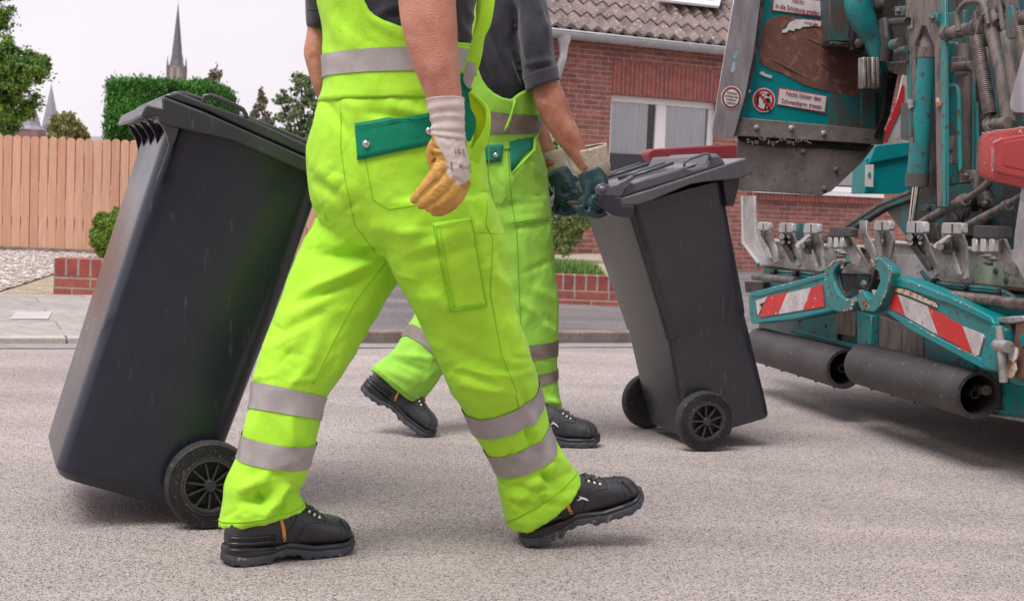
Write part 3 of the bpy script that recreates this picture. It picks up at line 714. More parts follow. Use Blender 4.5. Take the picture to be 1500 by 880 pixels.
# roof light at the top edge of the picture
def roofpt(x, y, lift=.08):
    rn = (hn * -math.sin(PR) + Vector((0, 0, math.cos(PR)))).normalized(); return on_plane(x, y, HW(0, zE + .06, .10) + rn * lift, rn)
q = [roofpt(962, 3), roofpt(1052, 13), roofpt(1066, -45), roofpt(975, -55)]
rn = (hn * -math.sin(PR) + Vector((0, 0, math.cos(PR))))
o = obj('roof_light', MB().prism(q, rn * .04), M_white, house, bevel=.01)
c_ = sum(q, Vector()) / 4; q2 = [c_ + (p - c_) * .82 + rn * .043 for p in q]; obj('pane', MB().prism(q2, rn * .004), mat('roof_light_glass', (.6, .65, .7), .1), o)
# eaves soffit, gutter, downpipe
obj('soffit', MB().prism([HW(sL - .5, zE - .02, .09), HW(sR + .5, zE - .02, .09), HW(sR + .5, zE + .01, .09), HW(sL - .5, zE + .01, .09)], hn * .30), mat('soffit_paint', (.55, .53, .50), .7), house)
mb = MB(); gr = .075; rr = []
for s0 in (sL - .5, sR + .5):
    rr.append([HW(s0, zE - .005 + gr * math.sin(a), .17 + gr * math.cos(a)) for a in [R(180 + 15 * i) for i in range(13)]])
mb.grid(rr)
gut = obj('gutter', mb, M_zinc, house, smooth=180, fix=False, solid=.004)
mb = MB(); mb.tube([HW(sL - .5, zE - .0, .17 + gr), HW(sR + .5, zE - .0, .17 + gr)], .011, 8); obj('gutter_bead', mb, M_zinc, gut, smooth=180)
s0 = sL
while s0 < sR:
    mb = MB(); mb.grid([[HW(s0 + dx, zE - .005 + (gr + .008) * math.sin(a), .17 + (gr + .008) * math.cos(a)) for a in [R(180 + 15 * i) for i in range(13)]] for dx in (0, .025)]); obj('bracket', mb, M_zinc, gut, smooth=180, fix=False, solid=.003); s0 += .62
sd = hsz(826, 60, .17)[0]; sp = hsz(803, 190, .05)[0]
mb = MB(); mb.lathe([(.045, -.20), (.05, -.14), (.075, -.06), (.075, -.02)], Matrix.Translation(HW(sd, zE - .02, .17)), 16)
mb.tube([HW(sd, zE - .18, .17), HW(sd, zE - .27, .17), HW(sd - .02, zE - .34, .16), HW(sp + .03, zE - .60, .075), HW(sp, zE - .68, .06), HW(sp, zE - .9, .06), HW(sp, .05, .06)], .042, 14)
obj('downpipe', mb, M_zinc, house, smooth=60)

# ---- added row of houses, unseen behind the photographer, darkens what the bins reflect
op = thing('added_terraced_house', 'added plain brick terraced house, unseen behind the photographer, darkening the reflections', 'house', (0, -10, 0))
mb = MB(); mb.box((0, -13, 2.9), (36, 6, 5.8)); o = obj('wall', mb, M_brick, op); uvmap(o, lambda c, nn: (c.x, c.z))
mb = MB(); mb.prism([(-18.4, -9.7, 5.7), (-18.4, -16.3, 5.7), (-18.4, -13, 8.6)], (36.8, 0, 0)); obj('roof', mb, M_tile, op)
for i in range(8):
    for z in (1.6, 4.2):
        x = -15.5 + i * 4.4; mb = MB(); mb.box((x, -9.98, z), (1.5, .06, 1.3)); f = obj('window_frame', mb, M_white, op)
        mb = MB(); mb.box((x, -9.94, z), (1.34, .03, 1.14)); obj('pane', mb, mat('opposite_pane', (.12, .14, .16), .08) if i + z < 1.7 else bpy.data.materials['opposite_pane'], f)
# ================================================================== WHEELIE BINS
def plastic(name, col, col2, scratch):
    m = mat(name, col, .42, col2=col2, vscale=3.5, lo=.35, hi=.7, spec=.6, bump=.05, bscale=420)
    n = m.node_tree.nodes; l = m.node_tree.links; b = n['Principled BSDF']
    t = n.new('ShaderNodeTexCoord'); mpn = n.new('ShaderNodeMapping'); mpn.inputs['Scale'].default_value = (60, 60, 9); mpn.inputs['Rotation'].default_value = (.2, .35, 0)
    w = n.new('ShaderNodeTexNoise'); w.inputs['Scale'].default_value = 1.0; w.inputs['Detail'].default_value = 8; w.inputs['Roughness'].default_value = .8
    r = n.new('ShaderNodeValToRGB'); r.color_ramp.elements[0].position = .60; r.color_ramp.elements[0].color = (0, 0, 0, 1); r.color_ramp.elements[1].position = .66; r.color_ramp.elements[1].color = (.5, .5, .5, 1)
    mx_ = n.new('ShaderNodeMix'); mx_.data_type = 'RGBA'; src = b.inputs['Base Color'].links[0].from_socket
    l.new(t.outputs['Object'], mpn.inputs[0]); l.new(mpn.outputs[0], w.inputs['Vector']); l.new(w.outputs[0], r.inputs[0]); l.new(r.outputs[0], mx_.inputs[0])
    l.new(src, mx_.inputs['A']); mx_.inputs['B'].default_value = tuple(scratch) + (1,); l.new(mx_.outputs['Result'], b.inputs['Base Color'])
    rg = n.new('ShaderNodeTexNoise'); rg.inputs['Scale'].default_value = 7; rg.inputs['Detail'].default_value = 6
    mr = n.new('ShaderNodeMapRange'); mr.inputs['To Min'].default_value = .17; mr.inputs['To Max'].default_value = .34; l.new(t.outputs['Object'], rg.inputs['Vector']); l.new(rg.outputs[0], mr.inputs[0]); l.new(mr.outputs[0], b.inputs['Roughness'])
    return m
M_bin1 = plastic('anthracite_plastic', (.010, .014, .027), (.017, .021, .036), (.10, .10, .11))
M_lid1 = plastic('lid_plastic', (.038, .042, .053), (.050, .054, .065), (.22, .22, .23))
M_bin2 = plastic('dark_grey_plastic', (.021, .022, .031), (.032, .032, .042), (.15, .145, .15))
M_lid2 = plastic('worn_lid_plastic', (.075, .078, .09), (.105, .105, .12), (.28, .28, .29))
M_rub = mat('tyre_rubber', (.028, .028, .030), .65, col2=(.05, .048, .046), vscale=25, lo=.5, hi=.7, speck=(180, .64, .70, (.22, .21, .19)))
M_rim = mat('rim_plastic', (.035, .036, .04), .45, col2=(.05, .05, .052), vscale=15)

def wheel(parent, c, axis, r, w, nsp, m_tyre, m_rim, phase=.1):
    """axis points outwards from the bin; c is the middle of the outer face"""
    ax = Vector(axis).normalized(); up = Vector((0, 0, 1)); u = up.cross(ax).normalized(); v = ax.cross(u)
    M = Matrix((u, v, ax)).transposed().to_4x4(); M.translation = c
    mb = MB(); pr = [(r * .60, -w * .9), (r * .90, -w), (r * .97, -w * .92), (r, -w * .7), (r, -w * .3), (r * .975, -w * .10), (r * .93, -.002)]
    q = .93
    while q > .70: pr += [(r * q, .001), (r * (q - .012), .001), (r * (q - .020), -.0018), (r * (q - .032), -.0018)]; q -= .045
    pr += [(r * .68, .002), (r * .60, .002), (r * .58, -.004)]
    mb.lathe(pr, M, 64, closed=True)
    root = obj('wheel', mb, m_tyre, parent, smooth=30)
    root.name = 'wheel'
    mb = MB(); mb.lathe([(r * .60, -w * .8), (r * .60, .004), (r * .56, .004), (r * .53, -.006), (r * .53, -w * .8)], M, 48, closed=True)
    mb.lathe([(.0005, -w * .55), (r * .54, -w * .55), (r * .54, -w * .62), (.0005, -w * .62)], M, 32)
    mb.lathe([(.0005, .004), (r * .12, .004), (r * .14, .001), (r * .14, -w * .5), (.0005, -w * .5)], M, 24)
    for k in range(nsp):
        a = phase + 2 * math.pi * k / nsp; d = u * math.cos(a) + v * math.sin(a); e = ax
        t = d.cross(e) * .0022
        p0 = c + d * r * .13; p1 = c + d * r * .54
        mb.prism([p0 + t, p1 + t, p1 + t - e * w * .5, p0 + t - e * w * .5], -2 * t)
    obj('rim', mb, m_rim, root, smooth=35)
    return root

def rrect(p, u, v, lu, lv, rc, k=6):
    """rounded rectangle: corner p, unit axes u,v, lengths"""
    out = []
    for cx, cy, a0 in ((lu - rc, rc, -90), (lu - rc, lv - rc, 0), (rc, lv - rc, 90), (rc, rc, 180)):
        for i in range(k + 1):
            a = R(a0 + 90 * i / k); out.append(p + u * (cx + rc * math.cos(a)) + v * (cy + rc * math.sin(a)))
    return out

class Bin:
    def __init__(s, name, label, heading, contact, group):
        s.h = R(heading); s.e = Vector((math.cos(s.h), math.sin(s.h), 0)); s.n = Vector((-math.sin(s.h), math.cos(s.h), 0))
        s.p0 = G(*contact); s.root = thing(name, label, 'wheelie bin', s.p0, group)
    def at(s, x, y, lat): return on_plane(x, y, s.p0 + s.n * lat, s.n)
    def sweep(s, name, poly, lat, w, m, bevel=.004, parent=None, seg=2, lab=None):
        mb = MB(); mb.prism([s.at(x, y, lat) for x, y in poly], s.n * w); return obj(name, mb, m, parent or s.root, smooth=40, bevel=bevel, seg=seg, label=lab)
    def shell(s, name, levels, m, rc=.045, parent=None, m_rows=5):
        """levels bottom->top: (front px, back px, lateral inset, width)"""
        ctl = [list(s.at(*f, lat)) + list(s.at(*b, lat)) + [w] for f, b, lat, w in levels]
        rr = []
        C = []
        for i in range(len(ctl) - 1):
            for j in range(m_rows): C.append([a + (b - a) * j / m_rows for a, b in zip(ctl[i], ctl[i + 1])])
        C.append(ctl[-1])
        for c in C:
            f = Vector(c[:3]); b = Vector(c[3:6]); u = (b - f); lu = u.length; rr.append(rrect(f, u.normalized(), s.n, lu, c[6], rc))
        mb = MB(); mb.grid(rr, closed=True, cap=True); return obj(name, mb, m, parent or s.root, smooth=50, bevel=.012, seg=3)

G_BIN = 'wheelie bins rolled by the two workers'
# ---- big bin on the left, pulled behind the first worker
b1 = Bin('wheelie_bin', 'large black wheelie bin tilted on its wheels, pulled behind the worker in front', 20, (303, 776), G_BIN)
b1.shell('bin_body', [((88, 700), (302, 757), .075, .47), ((83, 688), (309, 738), .055, .50), ((98, 640), (334, 652), .05, .51), ((170, 420), (408, 460), .022, .555), ((250, 176), (484, 246), .0, .58)], M_bin1, rc=.05)
col1 = b1.sweep('rim_collar', [(237, 140), (300, 164), (452, 232), (488, 248), (490, 268), (456, 256), (405, 234), (345, 207), (331, 203), (289, 194), (246, 184), (231, 177), (238, 158)], -.012, .604, M_lid1, bevel=.006)
b1.sweep('comb_lip', [(240, 160), (214, 153), (206, 171), (212, 172), (222, 169), (232, 172), (242, 182)], -.012, .604, M_lid1, bevel=.004)
for lat in (-.008, .12, .27, .43, .575):
    mb = MB(); pr = [(231, 176), (262, 188), (259, 200), (250, 222), (240, 250), (236, 267), (230, 263), (237, 245), (244, 225), (247, 213), (245, 200), (238, 186)]
    pr = [(x + (0 if lat < 0 else 0), y) for x, y in pr]
    if lat > 0: pr = [(222, 170), (262, 188), (257, 205), (250, 222), (243, 245), (240, 228), (240, 212), (236, 195)]
    mb.prism([b1.at(x, y, -.008) + b1.n * (lat + .008) for x, y in pr], b1.n * (.012 if lat < 0 else .006)); obj('rib', mb, M_lid1 if lat < 0 else M_bin1, b1.root, bevel=.002)
lid = b1.sweep('lid', [(239, 141), (247, 137), (262, 135), (296, 149), (372, 177), (452, 213), (484, 228), (486, 246), (452, 230), (380, 198), (300, 161)], -.004, .588, M_lid1, bevel=.006)
b1.sweep('raised_panel', [(250, 138), (256, 134), (268, 133), (296, 142), (300, 150), (310, 165), (350, 178), (356, 166), (452, 205), (478, 218), (480, 228), (452, 216), (330, 175)], .018, .544, M_lid1, bevel=.006, parent=lid)
mb = MB(); mb.tube([b1.at(x, y, .004) for x, y in ((298, 160), (297, 149), (300, 141), (308, 140), (320, 144), (345, 155), (356, 161), (360, 168), (360, 177))], .0055, 10); obj('grip', mb, M_lid1, lid, smooth=180)
mb = MB(); mb.tube([b1.at(530, 268, -.005), b1.at(530, 268, -.005) + b1.n * .59], .014, 14); obj('handle', mb, M_lid1, b1.root, smooth=60)
for lat in (-.01, .57): mb = MB(); mb.prism([b1.at(x, y, lat) for x, y in ((478, 240), (532, 256), (540, 268), (530, 278), (480, 268))], b1.n * .025); obj('hinge_bracket', mb, M_lid1, b1.root, bevel=.004)
wc = b1.at(308.5, 711.5, 0); wr = wc.z
wheel(b1.root, wc, -b1.n, wr, .046, 11, M_rub, M_rim)
wheel(b1.root, wc + b1.n * .60, b1.n, wr, .046, 11, M_rub, M_rim)
mb = MB(); mb.tube([wc + b1.n * .02, wc + b1.n * .58], .011, 12); obj('axle', mb, M_rim, b1.root, smooth=60)

mb = MB(); sg = random.Random(4)                           # pale scrape on the front of the bin
for i in range(26):
    t = sg.random(); x = 141 - 14 * t + sg.uniform(-5, 6); y = 452 + 40 * t; c = b1.at(x, y, .03 + sg.uniform(0, .05)) - b1.e * (.0005)
    h = sg.uniform(.006, .024); w = sg.uniform(.0006, .0018); d_ = (b1.at(x - 3, y + 10, .03) - b1.at(x, y, .03)).normalized(); s2_ = b1.n * w
    mb.add([c - s2_, c + s2_, c + s2_ + d_ * h, c - s2_ + d_ * h], [(0, 1, 2, 3)])
o = obj('scrape', mb, mat('scrape_white', (.42, .38, .36), .8), b1.root, fix=False); o['kind'] = 'stuff'
# ---- smaller bin, pushed by the second worker
b2 = Bin('wheelie_bin', 'smaller dark grey wheelie bin pushed towards the truck by the worker behind', 18, (1036, 661.5), G_BIN)
b2.shell('bin_body', [((1131, 611), (1012, 645), .062, .345), ((1127, 588), (1001, 600), .055, .36), ((1094, 455), (983, 494), .036, .394), ((1088, 420), (976, 455), .040, .385)], M_bin2, rc=.035)
b2.shell('bin_body_upper', [((1097, 460), (982, 500), .036, .398), ((1096, 448), (980, 489), .032, .405), ((1062, 262), (923, 300), .004, .46)], M_bin2, rc=.04).name = 'upper_body'
b2.sweep('rim_collar', [(907, 303), (935, 300), (954, 294), (985, 281), (1012, 270), (1035, 266), (1060, 264), (1085, 262), (1103, 254), (1101, 245), (1097, 243), (1094, 231), (1063, 241), (954, 277), (907, 291)], -.016, .496, M_lid2, bevel=.005)
b2.sweep('comb_lip', [(1059, 262), (1084, 261), (1082, 276), (1075, 302), (1066, 302)], -.008, .48, M_bin2, bevel=.004)
lid = b2.sweep('lid', [(911, 290), (914, 277), (920, 269), (960, 257), (1002, 245), (1008, 247), (1016, 248), (1034, 243), (1040, 228), (1054, 227), (1061, 236), (1064, 241), (1000, 262), (954, 276)], -.004, .47, M_lid2, bevel=.007)
b2.sweep('raised_panel', [(925, 268), (1030, 236), (1040, 225), (1052, 225), (1058, 232), (1000, 252)], .07, .32, M_lid2, bevel=.008, parent=lid)
for q in (.10, .17, .30, .37):
    mb = MB(); mb.tube([b2.at(935, 263, 0) + b2.n * q + Vector((0, 0, .004)), b2.at(1005, 241, 0) + b2.n * q + Vector((0, 0, .006))], .006, 8); obj('ridge', mb, M_lid2, lid, smooth=180)
mb = MB(); mb.tube([b2.at(x, y, -.006) for x, y in ((1002, 244), (1003, 238), (1010, 233), (1032, 226), (1038, 226), (1041, 233))], .0045, 10); obj('grip', mb, M_lid2, lid, smooth=180)
for lat, ww in ((-.020, .028), (.455, .028)):
    mb = MB(); mb.prism([b2.at(876, 284, -.02) + b2.n * (lat + .02)] + [b2.at(x, y, -.02) + b2.n * (lat + .02) for x, y in ((879, 297), (886, 308), (897, 315), (912, 318), (930, 318), (930, 300), (912, 302), (908, 290), (893, 289))], b2.n * ww)
    obj('handle_bracket', mb, M_bin2, b2.root, bevel=.004, smooth=40)
    mb = MB(); mb.prism([b2.at(x, y, -.024) + b2.n * (lat + .022) for x, y in ((875, 284), (874, 276), (878, 270), (885, 268), (892, 271), (896, 273), (903, 271), (928, 257), (930, 262), (916, 274), (914, 284), (908, 288), (895, 287), (886, 287), (880, 287))], b2.n * .018)
    hb = obj('hinge_arm', mb, M_lid2, lid, bevel=.003, smooth=40)
    cc = b2.at(883, 277.5, -.024) + b2.n * (lat + .022); u = Vector((0, 0, 1)); v = b2.n.cross(u); M = Matrix((v, u, -b2.n if lat < 0 else b2.n)).transposed().to_4x4(); M.translation = cc + (b2.n * (.02) if lat > 0 else Vector())
    mb = MB(); mb.lathe([(.001, .010), (.008, .008), (.012, .002), (.0135, 0), (.001, 0)], M, 20); obj('hinge_cap', mb, M_lid2, hb, smooth=60)
HB0 = b2.at(880, 299, 0); HB1 = HB0 + b2.n * .47
mb = MB(); mb.tube([HB0 - b2.n * .015, HB1], .0135, 14); obj('handle', mb, M_bin2, b2.root, smooth=60)
wc2 = b2.at(1035.5, 617.5, 0)
wheel(b2.root, wc2, -b2.n, wc2.z, .042, 9, M_rub, M_rim, .3)
wheel(b2.root, wc2 + b2.n * .50, b2.n, wc2.z, .042, 9, M_rub, M_rim, .3)
mb = MB(); mb.tube([wc2 + b2.n * .02, wc2 + b2.n * .46], .010, 12); obj('axle', mb, M_rim, b2.root, smooth=60)
# ================================================================== WORKERS
def cloth(name, col, col2, rough=.75, sheen=.1, weave=900, fine=.25):
    m = mat(name, col, rough, col2=col2, vscale=9, lo=.38, hi=.66, spec=.25, sheen=sheen)
    n = m.node_tree.nodes; l = m.node_tree.links; b = n['Principled BSDF']; t = n.new('ShaderNodeTexCoord')
    mpn = n.new('ShaderNodeMapping'); mpn.inputs['Scale'].default_value = (14, 14, 11); mpn.inputs['Rotation'].default_value = (.3, .5, .2)
    a = n.new('ShaderNodeTexNoise'); a.inputs['Scale'].default_value = 1; a.inputs['Detail'].default_value = 5; a.inputs['Roughness'].default_value = .55; a.inputs['Distortion'].default_value = .4
    w = n.new('ShaderNodeTexWave'); w.inputs['Scale'].default_value = 240; w.bands_direction = 'DIAGONAL'; w.inputs['Distortion'].default_value = .6
    b1_ = n.new('ShaderNodeBump'); b1_.inputs['Strength'].default_value = .5; b1_.inputs['Distance'].default_value = .012
    b2_ = n.new('ShaderNodeBump'); b2_.inputs['Strength'].default_value = fine; b2_.inputs['Distance'].default_value = .0006
    l.new(t.outputs['Object'], mpn.inputs[0]); l.new(mpn.outputs[0], a.inputs['Vector']); l.new(a.outputs[0], b1_.inputs['Height'])
    l.new(t.outputs['Object'], w.inputs['Vector']); l.new(w.outputs[0], b2_.inputs['Height']); l.new(b1_.outputs[0], b2_.inputs['Normal']); l.new(b2_.outputs[0], b.inputs['Normal'])
    return m
M_hv = cloth('high_visibility_yellow', (.45, .85, .045), (.385, .775, .035))
M_hv2 = cloth('washed_high_visibility_yellow', (.34, .69, .075), (.28, .60, .06))
M_hvin = cloth('yellow_lining', (.46, .66, .006), (.42, .60, .006))
M_green = cloth('green_cloth', (.0, .23, .125), (.0, .19, .105))
M_green2 = cloth('faded_green_cloth', (.012, .20, .125), (.012, .16, .10))
M_refl = mat('reflective_tape', (.40, .365, .36), .42, col2=(.33, .30, .295), vscale=14, spec=.6, bump=.25, bscale=260)
M_refl2 = mat('dirty_reflective_tape', (.24, .205, .17), .5, col2=(.17, .14, .115), vscale=14, spec=.5, bump=.25, bscale=260)
M_shirt = cloth('charcoal_polo_shirt', (.048, .047, .060), (.036, .036, .047), rough=.85, sheen=.25)
M_skin = mat('skin', (.58, .275, .19), .5, col2=(.46, .17, .115), vscale=16, lo=.35, hi=.65, speck=(210, .62, .74, (.34, .14, .10)), bump=.5, bscale=300)
M_skin2 = mat('tanned_skin', (.52, .235, .145), .45, col2=(.34, .125, .075), vscale=17, lo=.35, hi=.65, speck=(230, .62, .72, (.28, .10, .06)), bump=.45, bscale=220)
for m_ in (M_skin, M_skin2):
    b_ = m_.node_tree.nodes['Principled BSDF']; b_.inputs['Subsurface Weight'].default_value = .12; b_.inputs['Subsurface Radius'].default_value = (.01, .004, .002)
M_leath = mat('black_leather', (.020, .021, .025), .36, col2=(.032, .033, .038), vscale=18, bump=.35, bscale=170, spec=.5)
M_leath2 = mat('scuffed_black_leather', (.040, .042, .050), .5, col2=(.07, .072, .08), vscale=12, lo=.5, hi=.72, bump=.4, bscale=150)
M_sole = mat('rubber_sole', (.028, .034, .050), .55, col2=(.045, .050, .064), vscale=20, speck=(70, .62, .70, (.20, .16, .13)), bump=.3, bscale=120)
M_mid = mat('midsole', (.022, .022, .026), .34)
M_metal = mat('eyelet_metal', (.62, .60, .57), .25, 1)
M_lace = mat('lace', (.05, .045, .04), .8, col2=(.30, .27, .22), vscale=170, lo=.55, hi=.6)
M_orange = mat('orange_tab', (.75, .33, .06), .6)
M_logo = mat('silver_print', (.75, .75, .77), .35)
M_cuffw = mat('knit_cuff', (.66, .57, .53), .9, col2=(.58, .49, .45), vscale=30, bump=.5, bscale=500)
M_yleath = mat('yellow_glove_leather', (.60, .34, .075), .6, col2=(.40, .185, .04), vscale=22, lo=.42, hi=.68, bump=.6, bscale=90)
M_canvas = mat('glove_canvas', (.60, .52, .42), .85, col2=(.42, .34, .25), vscale=22, lo=.45, hi=.65, speck=(160, .60, .68, (.25, .2, .13)), bump=.4, bscale=300)
M_blue = mat('blue_rubber_glove', (.022, .050, .080), .30, col2=(.018, .060, .060), vscale=14, bump=.3, bscale=80)
M_hair = mat('grey_brown_hair', (.10, .075, .055), .8, bump=.6, bscale=200)
M_eye = mat('eye', (.7, .68, .65), .2)
M_ink = mat('black_ink', (.012, .012, .014), .7)

M_seam = mat('seam_thread', (.26, .60, .01), .8)  # slightly darker green thread of the seams
def bands(root, name, bvh, secs, m, rows=6, off=.0030):
    mb = rings_on(MB(), bvh, secs, rows=rows, off=off, n=72); return obj(name, mb, m, root, smooth=180)
def assign(me, mats, fn):
    for k in mats: me.materials.append(k)
    idx = [fn(p.center, p.normal) for p in me.polygons]
    me.polygons.foreach_set('material_index', idx); me.polygons.foreach_set('use_smooth', [True] * len(idx)); me.update()
def mesh_obj(name, me, root, m=None):
    me.transform(Matrix.Translation(-root_of(root).location))
    if m: me.materials.append(m); me.polygons.foreach_set('use_smooth', [True] * len(me.polygons))
    o = bpy.data.objects.new(name, me); COL.objects.link(o); o.parent = root; return o

# ---------------------------------------------------------------- boots
def boot(root, M, m_up, side=-1, logo=True):
    """safety shoe, heel at the origin, toe towards +x, the visible outer side is y = side"""
    T = lambda x, y, z: M @ Vector((x, y, z))
    def ring(x, zb, zt, hw, n=36, e=2.6):
        out = []
        for k in range(n):
            q = 2 * math.pi * k / n; cs, sn_ = math.cos(q), math.sin(q)
            u = abs(cs) ** (2 / e) * (1 if cs >= 0 else -1); w = abs(sn_) ** (2 / e) * (1 if sn_ >= 0 else -1)
            taper = 1 - .22 * max(0, w)
            out.append(T(x, hw * u * taper, (zb + zt) / 2 + (zt - zb) / 2 * w))
        return out
    st = catmull([(.000, .034, .085, .018), (.006, .028, .105, .029), (.03, .024, .125, .036), (.08, .024, .132, .038), (.135, .024, .136, .039), (.180, .024, .122, .042), (.215, .024, .102, .047), (.25, .024, .091, .050), (.28, .024, .083, .047), (.298, .026, .070, .036), (.306, .030, .056, .020)], 3)
    mb = MB(); mb.grid([ring(*s) for s in st], closed=True, cap=True)
    sh = [(.070, .036, .055, .105), (.074, .036, .055, .125), (.076, .036, .054, .138)]
    rr = []
    for cx, hy, hx, z in sh: rr.append([T(cx + hx * math.cos(2 * math.pi * k / 32) + (.012 if z > .12 else 0), hy * math.sin(2 * math.pi * k / 32), z) for k in range(32)])
    mb.grid(rr, closed=True, cap=True)
    me = remesh(mb, .0036, 3)
    up = mesh_obj('boot', me, root, m_up)
    # toe guard, heel counter and welt lines
    mb = MB(); pts = []
    for x, z in ((.262, .0825), (.266, .074), (.272, .060), (.274, .046), (.270, .036)): pts.append((x, z))
    for sgn in (-1, 1):
        q = []
        for x, z in pts:
            t = min(1, max(0, (x - .25) / .03)); hw = .050 * (1 - .06 * t); w = (z - .057) / .034; e = 2.6
            q.append(T(x + .006, sgn * hw * (max(0, 1 - abs(w) ** e)) ** (1 / e) * (1 - .22 * max(0, w)) * .985, z))
        mb = MB(); mb.tube(q, .0022, 6); obj('toe_guard_edge', mb, M_mid, up, smooth=180)
    mb = MB(); bv = bvh_of(me)
    Mi = M.inverted(); offr = root_of(root).location
    def side_pt(x, z, off=.001, sg=side):
        o_ = T(x, sg * .2, z) - offr; d_ = (T(x, 0, z) - T(x, sg * .2, z)).normalized(); h, nn, i, ds = bv.ray_cast(o_, d_)
        return (h if h is not None else T(x, 0, z) - offr) - d_ * off + offr
    for line in ([(.15, .030), (.155, .05), (.165, .070), (.178, .083), (.20, .084), (.222, .080), (.228, .092), (.222, .104)], [(.11, .035), (.125, .060), (.15, .095), (.16, .120)], [(.255, .032), (.262, .055), (.258, .085)], [(.0, .075), (.04, .062), (.09, .060), (.13, .050)]):
        L_ = catmull(line, 4); mb.tube([side_pt(x, z, .0004) for x, z in L_], .0013, 5)
    obj('stitched_edges', mb, M_mid, up, smooth=180)
    mb = MB(); mb.grid([[side_pt(xa + dx, z, .0010) for dx in (0, .004, .008)] for xa, z in [(.109 + .0016 * k, .104 - .008 * k) for k in range(8)]]); obj('orange_tab', mb, M_orange, up, solid=.001, fix=False)
    if logo:
        mb = MB(); c1_ = catmull([(.172, .066), (.165, .073), (.157, .079), (.150, .087)], 4); wd = [.0003, .0012, .0022, .0022, .002, .0014, .0009]
        mb.tube([side_pt(x, z, .0012) for x, z in c1_], [.0003 + .0026 * math.sin(math.pi * min(1, i / (len(c1_) - 1) * 1.15)) if i < len(c1_) - 1 else .0003 for i in range(len(c1_))], 6)
        mb.tube([side_pt(x, z, .0012) for x, z in ((.157, .079), (.148, .076), (.142, .078))], [.0022, .0014, .0003], 6); obj('logo', mb, M_logo, up, smooth=180)
    for i, (x, z) in enumerate(((.188, .108), (.200, .100), (.212, .093))):
        for sgn in (side, -side):
            p_ = side_pt(x, z, .002, sgn); mb = MB(); u_ = (T(0, sgn, .35) - T(0, 0, 0)).normalized(); MM = u_.to_track_quat('Z', 'Y').to_matrix().to_4x4(); MM.translation = p_
            mb.lathe([(.0005, .0035), (.003, .003), (.0045, .001), (.0045, -.002), (.0005, -.002)], MM, 14); obj('eyelet', mb, M_metal, up, smooth=60)
    mb = MB(); lp = [(.186, .112), (.199, .104), (.211, .097)]
    for i in range(3):
        x, z = lp[i]; x2, z2 = lp[min(i + 1, 2)]
        for sgn in (-1, 1):
            a_ = T(x, sgn * .026, z + .001); b_ = T(x2 - .003, -sgn * .022, z2 + .006); mid_ = T((x + x2) / 2, 0, (z + z2) / 2 + .013)
            mb.tube([a_, mid_, b_], .0032, 8)
    obj('lace', mb, M_lace, up, smooth=180)
    # sole: outline wider than the upper, stepped lugs under it
    def sole(z0f, z1f, grow, name, m_, lug=0.0):
        rr = []; N_ = 66
        for i in range(N_ + 1):
            x = -.008 + .324 * i / N_
            t = i / N_; hw = np.interp(x, [-.008, .0, .015, .04, .10, .15, .20, .25, .29, .306, .316], [.016, .026, .036, .041, .039, .040, .047, .053, .047, .034, .012]) + grow
            zb = z0f(x) + (lug if (i // 3) % 2 and lug else 0); zt = z1f(x)
            rr.append([T(x, -hw, zb), T(x, hw, zb), T(x, hw + .001, (zb + zt) / 2), T(x, hw - .003, zt), T(x, -hw + .003, zt), T(x, -hw - .001, (zb + zt) / 2)])
        mb = MB(); mb.grid(rr, closed=True, cap=True); obj(name, mb, m_, up, smooth=45, bevel=.001, seg=1)
    zb = lambda x: float(np.interp(x, [-.008, .0, .02, .085, .105, .150, .175, .27, .316], [.012, .004, 0, 0, .012, .013, .001, 0, .016]))
    zm = lambda x: float(np.interp(x, [-.008, .03, .09, .13, .20, .28, .316], [.028, .021, .023, .032, .019, .020, .038]))
    zt = lambda x: float(np.interp(x, [-.008, .03, .09, .14, .20, .28, .316], [.048, .045, .036, .043, .030, .031, .046]))
    sole(zb, zm, .002, 'outsole', M_sole, lug=.0034)
    sole(lambda x: zm(x) + .0004, zt, -.0015, 'midsole', M_mid)
    mb = MB(); rr = []
    for z_, r_ in ((.038, .0040), (.052, .0042), (.065, .0034)):
        mb.tube([T(.015 + -.0, 0, z_)] * 0 or [T(x, side * float(np.interp(x, [-.004, .0, .015, .04, .10], [.008, .022, .033, .037, .0375])), z_ + .10 * (x - .05) ** 2 - (.03 * x if z_ < .05 else .01 * x)) for x in (-.004, .0, .015, .04, .07, .10)], r_, 8)
    obj('heel_ribs', mb, M_mid, up, smooth=180)
    return up
def bootM(heel_px, heading, pitch=0, roll=0, z=None, depth=None, k=1.0):
    o_ = G(*heel_px) if depth is None else P(*heel_px, depth)
    return Matrix.Translation(o_) @ Matrix.Rotation(R(heading), 4, 'Z') @ Matrix.Rotation(R(-pitch), 4, 'Y') @ Matrix.Rotation(R(roll), 4, 'X') @ Matrix.Scale(k, 4)

